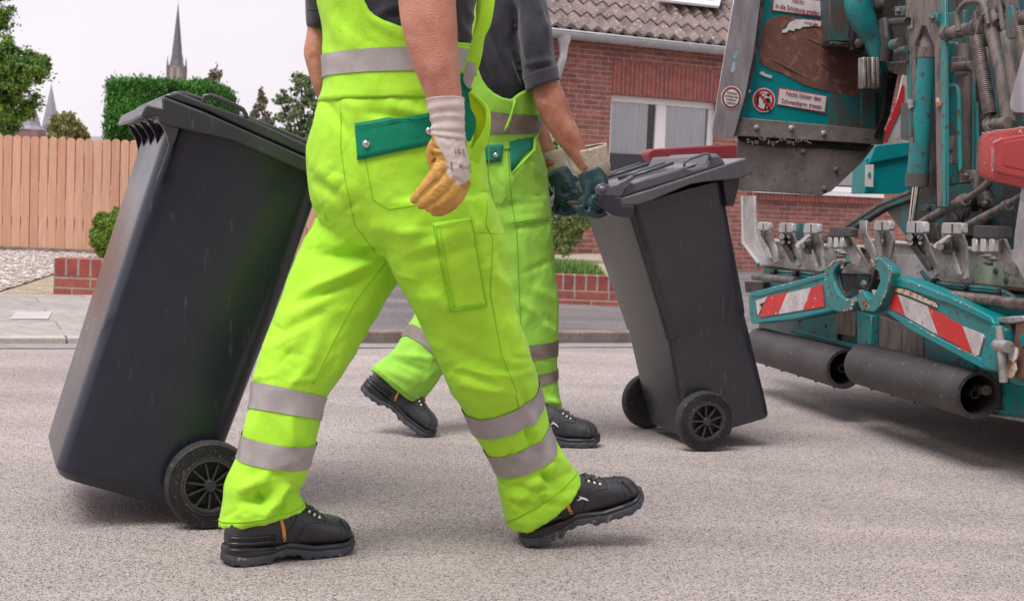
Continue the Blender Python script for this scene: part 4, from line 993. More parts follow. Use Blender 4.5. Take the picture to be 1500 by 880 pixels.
# ---------------------------------------------------------------- heads (above the picture, seen only in passing)
def head_pieces(mb, c, heading, lean=0):
    M = Matrix.Translation(c) @ Matrix.Rotation(R(heading), 4, 'Z') @ Matrix.Rotation(R(lean), 4, 'Y')
    rr = []
    for z, xf, xb, hw in ((-.125, .045, -.035, .035), (-.11, .072, -.05, .048), (-.085, .085, -.062, .058), (-.05, .086, -.078, .066), (-.01, .085, -.092, .072), (.03, .088, -.098, .075), (.07, .082, -.095, .073), (.10, .062, -.078, .060), (.122, .030, -.045, .036), (.130, .004, -.015, .012)):
        rr.append([M @ Vector(((xf + xb) / 2 + (xf - xb) / 2 * math.cos(a), hw * math.sin(a), z)) for a in [2 * math.pi * k / 28 for k in range(28)]])
    mb.grid(rr, closed=True, cap=True)
    mb.tube([M @ Vector(p) for p in ((.080, 0, .025), (.098, 0, -.005), (.108, 0, -.028), (.088, 0, -.036))], [.008, .010, .014, .008], 10)   # nose
    mb.tube([M @ Vector((.078, y, .030)) for y in (-.045, -.02, .0, .02, .045)], [.006, .009, .008, .009, .006], 8)                       # brow
    mb.tube([M @ Vector((.083, y, -.062)) for y in (-.026, 0, .026)], [.005, .0085, .005], 8)                                             # lips
    for sg in (-1, 1):
        mb.tube([M @ Vector(p) for p in ((-.005, sg * .070, -.035), (-.010, sg * .080, -.012), (-.012, sg * .084, .012), (.002, sg * .078, .024))], [.008, .011, .012, .007], 8)
    return M
def head_extras(root, M):
    mb = MB(); rr = []
    for z, xf, xb, hw in ((-.06, -.02, -.092, .058), (-.01, -.005, -.104, .079), (.03, .02, -.110, .082), (.07, .078, -.107, .080), (.105, .072, -.090, .068), (.132, .038, -.052, .042), (.142, .004, -.015, .012)):
        rr.append([M @ Vector(((xf + xb) / 2 + (xf - xb) / 2 * math.cos(a), hw * math.sin(a), z)) for a in [2 * math.pi * k / 28 for k in range(28)]])
    mb.grid(rr, closed=True, cap=True); obj('hair', mb, M_hair, root, smooth=180)
    for sg in (-1, 1):
        mb = MB(); mb.lathe([(.001, -.011), (.008, -.008), (.011, 0), (.008, .008), (.001, .011)], M @ Matrix.Translation((.074, sg * .030, .008)), 12); obj('eye', mb, M_eye, root, smooth=180)

# ================================================================== WORKER ONE (in front)
w1r = thing('person', 'worker in front in bright yellow overalls with a yellow leather glove, striding right', 'person', (P(560, 800, 3.2).x, 3.2, 0))
HD1 = 25
rear = [(476, 300, 640, 330, 3.24, .10), (452, 345, 612, 372, 3.24, .105), (426, 405, 576, 420, 3.22, .10), (404, 460, 541, 478, 3.20, .095), (384, 518, 508, 536, 3.17, .09), (372, 560, 476, 582, 3.15, .086), (366, 598, 467, 615, 3.14, .082), (357, 632, 460, 650, 3.13, .08), (350, 667, 452, 683, 3.13, .08), (333, 703, 446, 706, 3.13, .082), (330, 728, 437, 723, 3.13, .085), (322, 768, 449, 745, 3.13, .09)]
front = [(535, 290, 716, 285, 3.14, .11), (560, 360, 737, 345, 3.15, .11), (588, 415, 744, 402, 3.17, .10), (614, 465, 753, 445, 3.19, .095), (645, 533, 779, 528, 3.22, .09), (664, 572, 787, 548, 3.25, .086), (680, 598, 788, 560, 3.27, .082), (693, 628, 795, 588, 3.29, .08), (709, 655, 801, 615, 3.31, .08), (725, 686, 812, 643, 3.33, .082), (733, 725, 828, 672, 3.35, .088), (745, 771, 850, 697, 3.37, .095)]
pelvis = [(484, 100, 690, 92, 3.2, .135), (477, 130, 694, 124, 3.2, .145), (460, 172, 702, 165, 3.2, .155), (452, 210, 706, 205, 3.2, .16), (452, 250, 711, 245, 3.2, .16), (458, 295, 717, 288, 3.2, .158), (482, 340, 728, 328, 3.2, .14), (530, 375, 725, 362, 3.2, .10)]
mb = MB(); loft(mb, rear, 6, e=2.2); loft(mb, front, 6, e=2.3); loft(mb, pelvis, 6)
tr = remesh(mb, .005, 7)
cloth_noise(tr, .0045, (9, 9, 6), seed=3)
cloth_noise(tr, .0028, (20, 20, 13), seed=8)
FL1 = [(462, 372, 574, 372, 7, -.012), (440, 430, 566, 376, 9, .010), (424, 452, 560, 388, 6, -.007), (400, 470, 520, 425, 16, .006), (395, 500, 500, 440, 8, -.004),
       (385, 520, 470, 470, 14, .005), (470, 240, 520, 300, 14, .006), (455, 262, 500, 290, 8, -.005), (452, 300, 505, 350, 10, -.006), (560, 150, 690, 190, 9, .004),
       (480, 150, 510, 200, 6, -.004), (500, 145, 540, 170, 8, .004), (510, 160, 620, 178, 6, -.003), (540, 330, 620, 345, 12, .005), (600, 372, 700, 330, 9, .005), (590, 385, 720, 350, 8, -.005),
       (612, 425, 700, 470, 14, .006), (640, 500, 740, 545, 9, -.004), (670, 560, 750, 575, 7, .005), (650, 540, 740, 570, 6, -.004), (720, 395, 748, 430, 8, .006), (735, 370, 745, 400, 5, -.005),
       (745, 460, 770, 540, 9, .006), (760, 560, 775, 600, 6, -.005), (775, 600, 790, 655, 7, .006), (768, 615, 780, 660, 4, -.005), (740, 712, 795, 722, 7, -.007), (750, 735, 800, 700, 9, .007), (800, 655, 806, 700, 10, .009), (792, 690, 808, 712, 4, -.008), (815, 665, 835, 690, 7, .005),
       (345, 720, 398, 700, 9, .008), (350, 735, 395, 728, 5, -.006), (388, 760, 425, 705, 7, .009), (396, 764, 434, 712, 4, -.007), (372, 700, 384, 745, 5, -.006), (345, 750, 385, 758, 9, .005), (400, 690, 440, 668, 8, .004), (425, 600, 430, 660, 6, .004),
       (472, 480, 440, 560, 9, .004), (500, 520, 470, 560, 6, -.004), (480, 555, 505, 520, 8, .004), (520, 200, 530, 300, 10, .003), (640, 330, 650, 400, 8, .003), (700, 250, 715, 330, 10, .006), (690, 270, 704, 330, 5, -.005)]
fg = random.Random(17); RF = []
for (xa, ya, xb, yb, n_, w_, a_) in ((372, 470, 470, 560, 16, 60, .0035), (335, 690, 440, 760, 22, 45, .0042), (650, 520, 785, 575, 14, 60, .0035), (740, 660, 835, 745, 22, 45, .0045), (470, 120, 700, 160, 22, 26, .003), (560, 330, 740, 440, 14, 70, .003), (450, 250, 520, 380, 12, 50, .003)):
    for i in range(n_):
        x = fg.uniform(xa, xb); y = fg.uniform(ya, yb); an = fg.uniform(-.9, .5) if ya > 200 else fg.uniform(1.1, 2.0); l_ = fg.uniform(.5, 1) * w_ / 2
        RF.append((x - l_ * math.cos(an), y - l_ * math.sin(an), x + l_ * math.cos(an), y + l_ * math.sin(an), fg.uniform(2.8, 6), a_ * fg.choice((-1, 1)) * fg.uniform(.4, 1)))
folds(tr, RF)
folds(tr, [(a, b, c, d_, w * 1.1, h * 1.75) for a, b, c, d_, w, h in FL1])
bv1 = bvh_of(tr)
tro = mesh_obj('overalls', tr, w1r, M_hv)
bands(w1r, 'reflective_band', bv1, [rear[5], rear[6]], M_refl)
bands(w1r, 'reflective_band', bv1, [rear[7], rear[8]], M_refl)
bands(w1r, 'reflective_band', bv1, [front[6], front[7]], M_refl)
bands(w1r, 'reflective_band', bv1, [front[8], front[9]], M_refl)
def hem(root, bvh, sec, m, r=.004):
    ring = rings([sec, (sec[0], sec[1] + 2, sec[2], sec[3] + 2) + tuple(sec[4:])], 1, 72)[0]
    c = sum(ring, Vector()) / len(ring); q = []
    for p in ring:
        d = (p - c).normalized(); h, nn, i, ds = bvh.ray_cast(c, d); q.append((h if h is not None and ds < .2 else p) + d * .0006)
    mb = MB(); mb.tube(q + [q[0]], r * .35, 6, cap=False); return mb
lerp6 = lambda a, b, t: tuple(x + (y - x) * t for x, y in zip(a, b))
for leg in (rear, front):
    obj('hem_seam', hem(w1r, bv1, lerp6(leg[-2], leg[-1], .72), M_hv), M_seam, tro, smooth=180)
mb = MB()
for s_l in ([(498, 140), (500, 175), (499, 215), (505, 260), (520, 330), (552, 372)], [(566, 384), (520, 440), (488, 500), (458, 562)], [(478, 140), (560, 137), (622, 138)],
            [(716, 200), (716, 270), (712, 330), (722, 350), (718, 430), (735, 520), (758, 575)], [(462, 585), (452, 612)], [(455, 650), (446, 680)], [(535, 233), (546, 292), (570, 306), (612, 300)],
            [(755, 575), (771, 640)], [(736, 343), (700, 340), (690, 342)]):
    obj('seam', seam(MB(), bv1, s_l, r=.0010), M_seam, tro, smooth=180)
# back pocket flap, studs, thigh pocket
mb = patch(MB(), bv1, [(521, 181), (656, 162), (657, 207), (524, 235)], 16, 6, .006)
obj('pocket_flap', mb, M_green, w1r, smooth=180, solid=.003, fix=False)
mb = patch(MB(), bv1, [(524, 186), (650, 168), (650, 169.6), (524, 187.6)], 16, 1, .0095); obj('flap_stitching', mb, mat('green_thread', (.002, .09, .05), .8), w1r, smooth=180, fix=False)
for x, y in ((538, 211), (627, 193)):
    p_ = cast(bv1, x, y, .010); d_ = (CO - p_).normalized(); MM = d_.to_track_quat('Z', 'Y').to_matrix().to_4x4(); MM.translation = p_
    mb = MB(); mb.lathe([(.0005, .0035), (.004, .003), (.0065, .001), (.0075, 0), (.0005, -.001)], MM, 20); obj('stud', mb, M_metal, w1r, smooth=60)
mb = patch(MB(), bv1, [(634, 326), (689, 318), (712, 448), (660, 456)], 8, 16, .005)
pk = obj('thigh_pocket', mb, M_hv, w1r, smooth=180, solid=.002, fix=False)
mb = MB(); seam(mb, bv1, [(636, 331), (690, 323)], .0009, .0078); seam(mb, bv1, [(638, 334), (663, 453), (709, 445)], .0009, .0078); seam(mb, bv1, [(643, 334), (666, 450)], .0008, .0078); seam(mb, bv1, [(634, 326), (660, 456), (712, 448), (689, 318)], .0012, .005); obj('stitching', mb, M_seam, pk, smooth=180)
# bib of the overalls with the belt band
def bib(root, secs, top, m, m_rows=10, n=96, grow=.006, name='bib', noise_amp=.003, seed=1, fl=(), snap=None):
    rr = rings(secs, m_rows, n, 2.0, grow)          # given bottom -> top
    cols = []
    for k in range(n):
        col = [r[k] for r in rr]; last = len(col) - 1
        for i, p in enumerate(col):
            x, y = px(p)
            if y < top(x, p): last = max(i - .0, 1); break
        # exact cut
        if last < len(col) - 1 or True:
            i = int(last); p0, p1 = col[i - 1], col[i]; y0 = px(p0)[1]; y1 = px(p1)[1]; tt = top(px(p1)[0], p1)
            f = min(1, max(0, (y0 - tt) / (y0 - y1 + 1e-9))) if y1 < tt else 1
            endp = p0.lerp(p1, f); base = col[:i] + [endp]
        M_ = 30; L_ = [0]
        for a, b in zip(base, base[1:]): L_.append(L_[-1] + (b - a).length)
        out = []
        for j in range(M_ + 1):
            t = L_[-1] * j / M_; i = max(0, min(len(L_) - 2, next((q for q in range(len(L_) - 1) if L_[q + 1] >= t), len(L_) - 2)))
            out.append(base[i].lerp(base[i + 1], (t - L_[i]) / max(1e-9, L_[i + 1] - L_[i])))
        cols.append(out)
    rows = [[cols[k][j] for k in range(n)] for j in range(31)]
    if snap:
        for j, wgt in enumerate((1, .85, .6, .35, .15)):
            for k in range(n):
                q, nn, i_, d_ = snap.find_nearest(rows[j][k]); nn = nn if nn.dot(rows[j][k] - q) > 0 else nn; rows[j][k] = rows[j][k].lerp(q + nn * (.0012 + .001 * j), wgt)
    mb = MB(); mb.grid(rows, closed=True); me = mb.mesh('bib')
    bm = bmesh.new(); bm.from_mesh(me); bmesh.ops.recalc_face_normals(bm, faces=bm.faces[:]); bm.to_mesh(me); bm.free()
    cloth_noise(me, noise_amp, (10, 10, 7), seed=seed)
    if fl: folds(me, fl)
    bvh = bvh_of(me); o = mesh_obj(name, me, root, m); sm = o.modifiers.new('s', 'SOLIDIFY'); sm.thickness = .0025; sm.offset = 0
    e = MB(); e.tube([cols[k][-1] for k in range(n)] + [cols[0][-1]], .0028, 8, cap=False); obj('edge_binding', e, m, o, smooth=180)
    return o, bvh, secs
torso1 = [(474, 152, 696, 146, 3.2, .150), (478, 120, 692, 115, 3.2, .142), (478, 85, 690, 80, 3.2, .138), (479, 45, 690, 40, 3.2, .138), (470, 0, 695, -5, 3.2, .142), (462, -50, 700, -55, 3.2, .148), (458, -100, 700, -105, 3.2, .145), (470, -140, 690, -140, 3.2, .12)]
def top1(x, p):
    if p.y > 3.19 and x < 640: return np.interp(x, [455, 480, 520, 600], [-60, -60, -60, 40])
    return float(np.interp(x, [455, 520, 530, 541, 560, 590, 605, 640, 700], [-110, -50, 0, 20, 31, 42, 48, 62, 66]))
bb1, bvb1, _ = bib(w1r, torso1, top1, M_hv, seed=4, snap=bv1, noise_amp=.004, fl=[(485, 20, 520, 70, 10, .007), (500, 5, 510, 60, 4, -.006), (530, 20, 600, 60, 7, .005), (480, 60, 500, 80, 6, -.005), (485, 30, 500, 66, 4, .004), (520, 40, 545, 66, 4, -.004), (545, 112, 550, 138, 4, .003), (585, 112, 590, 136, 3, -.003), (500, 115, 506, 135, 3, .003), (525, 113, 528, 133, 3, -.0025), (610, 112, 614, 136, 3, .003), (488, 95, 500, 112, 5, -.004), (500, 80, 512, 100, 5, .004)])
def band_on_front(root, name, bvh, quad_top, quad_bot, m, nu=40, nv=3, off=.004, fb=3.2):
    """band between two polylines, draped on the near side"""
    rows = []
    for j in range(nv + 1):
        v = j / nv; row = []
        for i in range(nu + 1):
            u = i / nu; xa = quad_top[0][0] + (quad_top[-1][0] - quad_top[0][0]) * u; xb = quad_bot[0][0] + (quad_bot[-1][0] - quad_bot[0][0]) * u
            ya = float(np.interp(xa, [q[0] for q in quad_top], [q[1] for q in quad_top])); yb = float(np.interp(xb, [q[0] for q in quad_bot], [q[1] for q in quad_bot]))
            row.append(cast(bvh, xa + (xb - xa) * v, ya + (yb - ya) * v, off, fb))
        rows.append(row)
    mb = MB(); mb.grid(rows); return obj(name, mb, m, root, smooth=180, fix=False, solid=.0015)
bands(w1r, 'waist_band', bvb1, [(477, 115, 694, 110, 3.2, .15), (478, 83, 692, 76, 3.2, .15)], M_refl, rows=5, off=.004)
obj('seam', seam(MB(), bvb1, [(514, 0), (508, 25), (502, 52), (505, 72)], .0009, .0004), M_seam, bb1, smooth=180)
obj('seam', seam(MB(), bvb1, [(480, 20), (500, 48)], .0008, .0004), M_seam, bb1, smooth=180)
# shoulder straps
for a_, fr_ in (([(712, -120), (716, -60), (712, -20), (707, 20), (699, 55), (690, 85), (684, 110)], 3.10), ([(500, -60), (520, -110), (560, -150)], 3.34)):
    pass
def ribbon(root, name, secs, m, t=.004, m_=6):
    mb = MB(); loft(mb, [s[:5] + (t,) for s in secs], m_, 20, 3.0); return obj(name, mb, m, root, smooth=180)
ribbon(w1r, 'strap', [(700, -130, 735, -130, 3.08), (706, -50, 730, -48, 3.06), (704, -5, 725, 2, 3.05), (700, 30, 719, 36, 3.05), (693, 52, 710, 56, 3.05), (686, 78, 706, 82, 3.05), (676, 108, 700, 104, 3.06)], M_hv)
ribbon(w1r, 'strap_lining', [(700, -40, 716, -40, 3.09), (700, 0, 712, 4, 3.08), (697, 30, 708, 34, 3.08), (693, 50, 702, 52, 3.08)], M_hvin)
ribbon(w1r, 'waist_band_end', [(686, 84, 697, 90, 3.055), (680, 105, 696, 108, 3.05), (679, 118, 692, 122, 3.05), (684, 128, 689, 131, 3.05)], M_refl)
ribbon(w1r, 'side_inset', [(674, 108, 682, 108, 3.08), (674, 130, 692, 134, 3.06), (676, 160, 696, 166, 3.06), (680, 190, 697, 186, 3.06), (684, 208, 690, 206, 3.06)], M_green)
ribbon(w1r, 'side_flap', [(686, 136, 690, 137, 3.05), (688, 150, 703, 150, 3.055), (690, 165, 715, 168, 3.06), (692, 182, 717, 188, 3.065), (694, 200, 712, 206, 3.07), (688, 216, 704, 222, 3.075)], M_hvin)
ribbon(w1r, 'side_flap_edge', [(688, 134, 692, 134, 3.04), (699, 146, 704, 144, 3.045), (710, 160, 717, 160, 3.05), (711, 180, 719, 182, 3.05), (704, 198, 716, 204, 3.055), (694, 212, 708, 222, 3.06), (688, 232, 702, 240, 3.07)], M_hv, t=.005)
# shirt: torso under the bib plus sleeves
mb = MB(); loft(mb, [(482, 145, 692, 140, 3.2, .14), (484, 100, 689, 95, 3.2, .134), (484, 50, 690, 45, 3.2, .134), (474, 0, 697, -5, 3.2, .138), (464, -60, 702, -65, 3.2, .142), (462, -110, 698, -115, 3.2, .138), (490, -155, 668, -155, 3.2, .11), (540, -172, 620, -172, 3.2, .07)], 5)
loft(mb, [(560, -150, 672, -158, 3.10, .09), (560, -110, 686, -110, 3.04, .085), (566, -70, 690, -68, 3.0, .08), (572, -38, 688, -38, 2.97, .075)], 5)      # near sleeve ends above the frame
loft(mb, [(468, -140, 530, -150, 3.32, .07), (452, -90, 510, -90, 3.36, .075), (447, -30, 498, -30, 3.38, .07), (449, 15, 488, 20, 3.38, .06), (450, 41, 484, 48, 3.38, .055)], 5)
sh = remesh(mb, .007, 5); cloth_noise(sh, .006, (9, 9, 6), seed=12); cloth_noise(sh, .003, (22, 22, 14), seed=2)
folds(sh, [(540, 30, 590, 5, 7, .008), (560, 20, 600, 20, 5, -.007), (670, 30, 700, 80, 6, .01), (675, 60, 690, 100, 4, -.008), (680, 10, 700, 40, 6, .008)])
sho = mesh_obj('shirt', sh, w1r, M_shirt)
mb = MB(); loft(mb, [(449, 15, 487, 21, 3.38, .062), (449, 18, 487, 24, 3.38, .062)], 2); obj('sleeve_hem', mb, M_shirt, sho, smooth=180)
# body: one skin, arms bare below the sleeves
mb = MB()
hm1 = head_pieces(mb, P(600, -300, 3.22), HD1)
loft(mb, [(555, -150, 640, -150, 3.22, .06), (563, -190, 640, -190, 3.22, .06), (566, -225, 640, -225, 3.22, .058), (572, -250, 640, -250, 3.23, .06)], 4, 24)
loft(mb, [(500, 300, 690, 290, 3.2, .11), (490, 200, 690, 190, 3.2, .12), (495, 100, 675, 95, 3.2, .11), (490, 0, 680, -5, 3.2, .115), (480, -80, 690, -85, 3.2, .12), (500, -140, 660, -142, 3.2, .09), (560, -170, 640, -170, 3.2, .06)], 4)
loft(mb, [(600, -140, 665, -140, 3.08, .05), (590, -90, 675, -90, 3.02, .055), (584, -45, 670, -45, 2.97, .056), (583, 0, 668, 0, 2.95, .056), (588, 40, 670, 36, 2.94, .052), (596, 70, 671, 68, 2.935, .047), (606, 100, 672, 96, 2.93, .041), (616, 125, 675, 120, 2.93, .034), (626, 152, 678, 148, 2.93, .028), (634, 185, 680, 182, 2.93, .024), (640, 210, 684, 212, 2.93, .020), (650, 240, 682, 244, 2.93, .015)], 5, 40)
loft(mb, [(470, -120, 512, -130, 3.32, .045), (456, -60, 500, -60, 3.36, .045), (451, 0, 486, 5, 3.38, .045), (450, 45, 482, 50, 3.38, .042), (445, 75, 480, 78, 3.37, .042), (448, 92, 482, 96, 3.37, .042), (456, 120, 484, 124, 3.37, .038), (467, 148, 492, 146, 3.38, .034), (478, 180, 500, 176, 3.39, .028), (490, 225, 508, 222, 3.40, .026), (494, 258, 516, 256, 3.40, .024)], 5, 32)
for leg in (rear, front):
    loft(mb, [(s[0] + (s[2] - s[0]) * .16, s[1] + (s[3] - s[1]) * .16, s[2] - (s[2] - s[0]) * .16, s[3] - (s[3] - s[1]) * .16, s[4], s[5] * .62) for s in leg[:-1]], 4, 32)
bd = remesh(mb, .0065, 4)
folds(bd, [(588, 45, 620, 60, 6, -.002), (640, 10, 655, 120, 10, .003), (610, 20, 650, 130, 8, -.0025), (455, 80, 462, 90, 5, -.004), (462, 70, 470, 130, 6, .003)])
mesh_obj('body', bd, w1r, M_skin)
head_extras(w1r, hm1)
# gloves
def glove1():
    d0 = 2.925; mb = MB(); k = d0 / F_PX
    loft(mb, [(632, 196, 681, 205, d0, .027), (633, 212, 684, 222, d0, .028), (637, 228, 687, 238, d0, .027), (645, 243, 688, 254, d0, .026), (652, 255, 686, 268, d0, .023), (658, 262, 682, 274, d0, .018)], 5, 40)
    def fing(pts, rr, dd): 
        q = [P(x, y, d0 + z) for (x, y), z in zip(pts, dd)]; C = catmull([list(a) + [b * k] for a, b in zip(q, rr)], 6); mb.tube([Vector(c[:3]) for c in C], [float(c[3]) for c in C], 18)
    fing([(650, 240), (640, 256), (625, 274), (609, 291), (605, 295)], [12, 11.5, 10, 7.5, 5], [-.012, -.014, -.012, -.004, 0])
    fing([(662, 250), (652, 268), (638, 284), (620, 298), (613, 301)], [12, 12, 10.5, 8, 5], [-.008, -.014, -.016, -.010, -.006])
    fing([(673, 258), (664, 276), (650, 292), (632, 303), (625, 306)], [11.5, 11, 10, 8, 5], [-.002, -.008, -.012, -.010, -.006])
    fing([(681, 264), (676, 280), (664, 297), (645, 309), (632, 311)], [9.5, 9, 9, 8, 5], [.008, .004, -.002, -.004, -.002])
    fing([(645, 206), (637, 214), (634, 228), (637, 243), (642, 254)], [10, 10, 9.5, 9, 6.5], [.010, .016, .020, .022, .020])
    for x0, y0, x1, y1 in (): pass
    me = remesh(mb, .0020, 1, .5)
    folds(me, [(640, 262, 612, 290, 1.6, -.0020), (646, 246, 652, 262, 3, -.002), (632, 215, 644, 219, 2.2, -.0045), (632, 226, 645, 228, 2.2, -.0045), (633, 236, 646, 237, 2.2, -.004), (636, 221, 646, 223, 2, .003), (655, 255, 680, 270, 4, -.002), (648, 268, 634, 280, 2, .002), (668, 200, 664, 240, 5, .0015), (645, 205, 660, 215, 4, .002), (676, 225, 670, 262, 4, .001)])
    cloth_noise(me, .0014, (60, 60, 60), seed=5)
    poly = [(630, 188), (637, 205), (641, 214), (650, 226), (655, 240), (654, 252), (660, 261), (667, 264), (671, 272), (682, 268), (692, 258), (695, 215), (690, 180)]
    def fn(c, nn):
        x, y = px(c); v = (c - CO).normalized(); inside = False; j = len(poly) - 1
        for i in range(len(poly)):
            if (poly[i][1] > y) != (poly[j][1] > y) and x < (poly[j][0] - poly[i][0]) * (y - poly[i][1]) / (poly[j][1] - poly[i][1]) + poly[i][0]: inside = not inside
            j = i
        return 0 if inside and nn.dot(v) < .45 else 1
    bv = bvh_of(me); assign(me, [M_cuffw, M_yleath], fn)
    o = mesh_obj('glove', me, w1r)
    mb = MB(); cs = [(624, 146, 679, 143, d0 + .004, .036), (627, 160, 680, 158, d0 + .003, .034), (630, 172, 680, 172, d0 + .002, .031), (632, 184, 680, 186, d0, .029), (631, 192, 681, 198, d0, .029), (633, 200, 682, 208, d0, .0295)]
    rr = rings(cs, 6, 72); 
    for i, r_ in enumerate(rr):
        c_ = sum(r_, Vector()) / len(r_)
        rr[i] = [p + (p - c_).normalized() * (.0007 * math.cos(36 * k_ * 2 * math.pi / 72) + .0012 * math.sin(i * .9 + .05 * k_)) for k_, p in enumerate(r_)]
    mb.grid(rr, closed=True); obj('knit_cuff', mb, M_cuffw, o, smooth=180, fix=True, solid=.0015)
    # print on the back of the hand
    def ink(body, x, y, size, ang=-80, xs=1.0, dx=.0012):
        p_ = cast(bv, x, y, dx, d0); fwd = (p_ - CO).normalized(); rt = Vector((1, 0, 0)); up = rt.cross(fwd).normalized() * -1
        up = Vector((0, 0, 1)); a = R(ang); ux = rt * math.cos(a) + up * math.sin(a); uy = -rt * math.sin(a) + up * math.cos(a)
        return text_mesh(body, size, p_ - fwd * .001, ux, uy, M_ink, o, xs=xs)
    ink('CE', 673, 222, .0095, -80); ink('4121X', 679, 224, .006, -80); ink('EN 388', 667, 221, .0036, -80)
    ink('NITRAS', 675.5, 245, .0105, -6, .85)
    q = [cast(bv, x, y, .0020, d0) for x, y in ((661, 238), (689, 242), (690, 252), (662, 249))]
    mb = MB(); mb.tube(q + [q[0]], .0007, 4); obj('print_frame', mb, M_ink, o)
    return o
glove1()
# far hand closed round the bin's handle
def fist(root, wrist, knuck, bar0, bard, r_bar, m_, name='glove', size=1.0, order=1):
    """wrist & knuckle centres, handle bar point and unit direction; four fingers wrap the bar"""
    mb = MB(); ax = (knuck - wrist).normalized(); u = Vector(bard).normalized()
    nrm = ax.cross(u).normalized(); L_ = (knuck - wrist).length
    rr = []
    for t, hw, th in ((-.25, .030, .024), (0, .033, .024), (.4, .040, .022), (.8, .044, .020), (1.0, .043, .017)):
        c = wrist + ax * L_ * t; rr.append([c + u * hw * size * math.cos(a) + nrm * th * size * math.sin(a) for a in [2 * math.pi * k / 32 for k in range(32)]])
    mb.grid(rr, closed=True, cap=True)
    return mb, ax, u, nrm
def wrap_hand(root, wrist, barc, bard, m_, cuff=None, fold_side=1, size=1.0, vox=.0025):
    u = Vector(bard).normalized(); toh = wrist - barc; toh -= u * toh.dot(u); toh.normalize()      # from the bar to the wrist, across the bar
    side = u.cross(toh) * fold_side; mb = MB(); rb = .0155; fr = .0125 * size
    # back of the hand: from the wrist to the knuckles above the bar, on the side the fingers start
    kn = barc + toh * .030 + side * .022
    rr = []
    for t, hw, th in ((-.15, .029, .030), (.15, .033, .034), (.45, .040, .034), (.75, .044, .031), (1.0, .044, .024), (1.12, .040, .015)):
        c = wrist.lerp(kn, t); axx = (kn - wrist).normalized(); nn = axx.cross(u).normalized()
        rr.append([c + u * hw * size * math.cos(a) + nn * th * size * math.sin(a) for a in [2 * math.pi * k / 32 for k in range(32)]])
    mb.grid(rr, closed=True, cap=True)
    for i, (off, ln) in enumerate(((-.034, .86), (-.0115, 1.0), (.0115, .96), (.034, .80))):
        c = barc + u * off * size; rad = rb + fr * .86; pts = []; rads = []
        for k in range(12):
            a = R(62 + (-1) * 235 * ln * k / 11)   # starts on the knuckle side, goes round under the bar
            pts.append(c + toh * rad * math.sin(a) * 1.12 + side * rad * math.cos(a) * 1.38); rads.append(fr * (1.05 - .028 * k))
        mb.tube([kn + u * off * size * .95 - (side * .004)] + pts, [fr * 1.05] + rads, 16)
    mb.tube([barc - u * .046 * size + toh * .006, barc - u * .03 * size + toh * .004, barc + u * .03 * size + toh * .004, barc + u * .046 * size + toh * .006], [.016 * size, .0215 * size, .0215 * size, .016 * size], 24)
    c = barc + u * (-.046 * size)                          # thumb on the other side, closing against the fingers
    mb.tube([wrist + toh * -.012 - side * .012 + u * -.022, barc + toh * .028 - side * .020 + u * -.034, barc + toh * .002 - side * .027 + u * -.022, barc - toh * .018 - side * .020 + u * -.004], [.014, .013, .0120, .009], 16)
    me = remesh(mb, vox, 2, .5); cloth_noise(me, .0012, (70, 70, 70), seed=9); return me
hb1 = b1.at(530, 268, -.005) + b1.n * .10
me = wrap_hand(w1r, hb1 + Vector((.002, -.01, .115)), hb1, b1.n, M_yleath, fold_side=-1); mesh_obj('glove', me, w1r, M_yleath)
mb = MB(); mb.tube([hb1 + Vector((0, -.01, .10)), hb1 + Vector((-.02, -.012, .16))], [.032, .034], 24); obj('knit_cuff', mb, M_cuffw, w1r, smooth=60)
boot(w1r, bootM((332, 827), 36, k=.95), M_leath, side=-1, logo=False)
boot(w1r, bootM((770, 799), 14, 18.5, k=.95), M_leath, side=-1)

# ================================================================== WORKER TWO (behind)
w2r = thing('person', 'worker behind in paler overalls with both blue gloves on the smaller bin', 'person', (P(740, 640, 4.8).x, 4.8, 0))
fr2 = [(690, 300, 804, 290, 4.80, .12), (694, 340, 808, 335, 4.80, .115), (700, 400, 813, 398, 4.80, .105), (710, 460, 818, 458, 4.80, .095), (720, 506, 815, 499, 4.80, .088), (722, 528, 815, 521, 4.80, .085), (730, 552, 816, 541, 4.81, .083), (736, 570, 817, 556, 4.81, .082), (744, 592, 820, 580, 4.81, .085), (751, 630, 827, 612, 4.81, .088)]
re2 = [(660, 290, 790, 315, 4.92, .11), (645, 350, 762, 400, 4.92, .11), (628, 410, 722, 462, 4.92, .10), (610, 455, 682, 512, 4.92, .095), (597, 478, 655, 532, 4.90, .09), (588, 495, 645, 548, 4.88, .088), (577, 512, 634, 566, 4.86, .088), (543, 541, 610, 594, 4.84, .095)]
pe2 = [(668, 175, 782, 175, 4.82, .135), (664, 205, 786, 205, 4.82, .145), (664, 235, 796, 235, 4.82, .15), (668, 275, 802, 270, 4.82, .15), (676, 315, 806, 310, 4.84, .14), (690, 350, 806, 345, 4.86, .11)]
mb = MB(); loft(mb, fr2, 6); loft(mb, re2, 6); loft(mb, pe2, 6)
tr2 = remesh(mb, .0075, 6); cloth_noise(tr2, .006, (8, 8, 6), seed=23); cloth_noise(tr2, .0035, (18, 18, 13), seed=28)
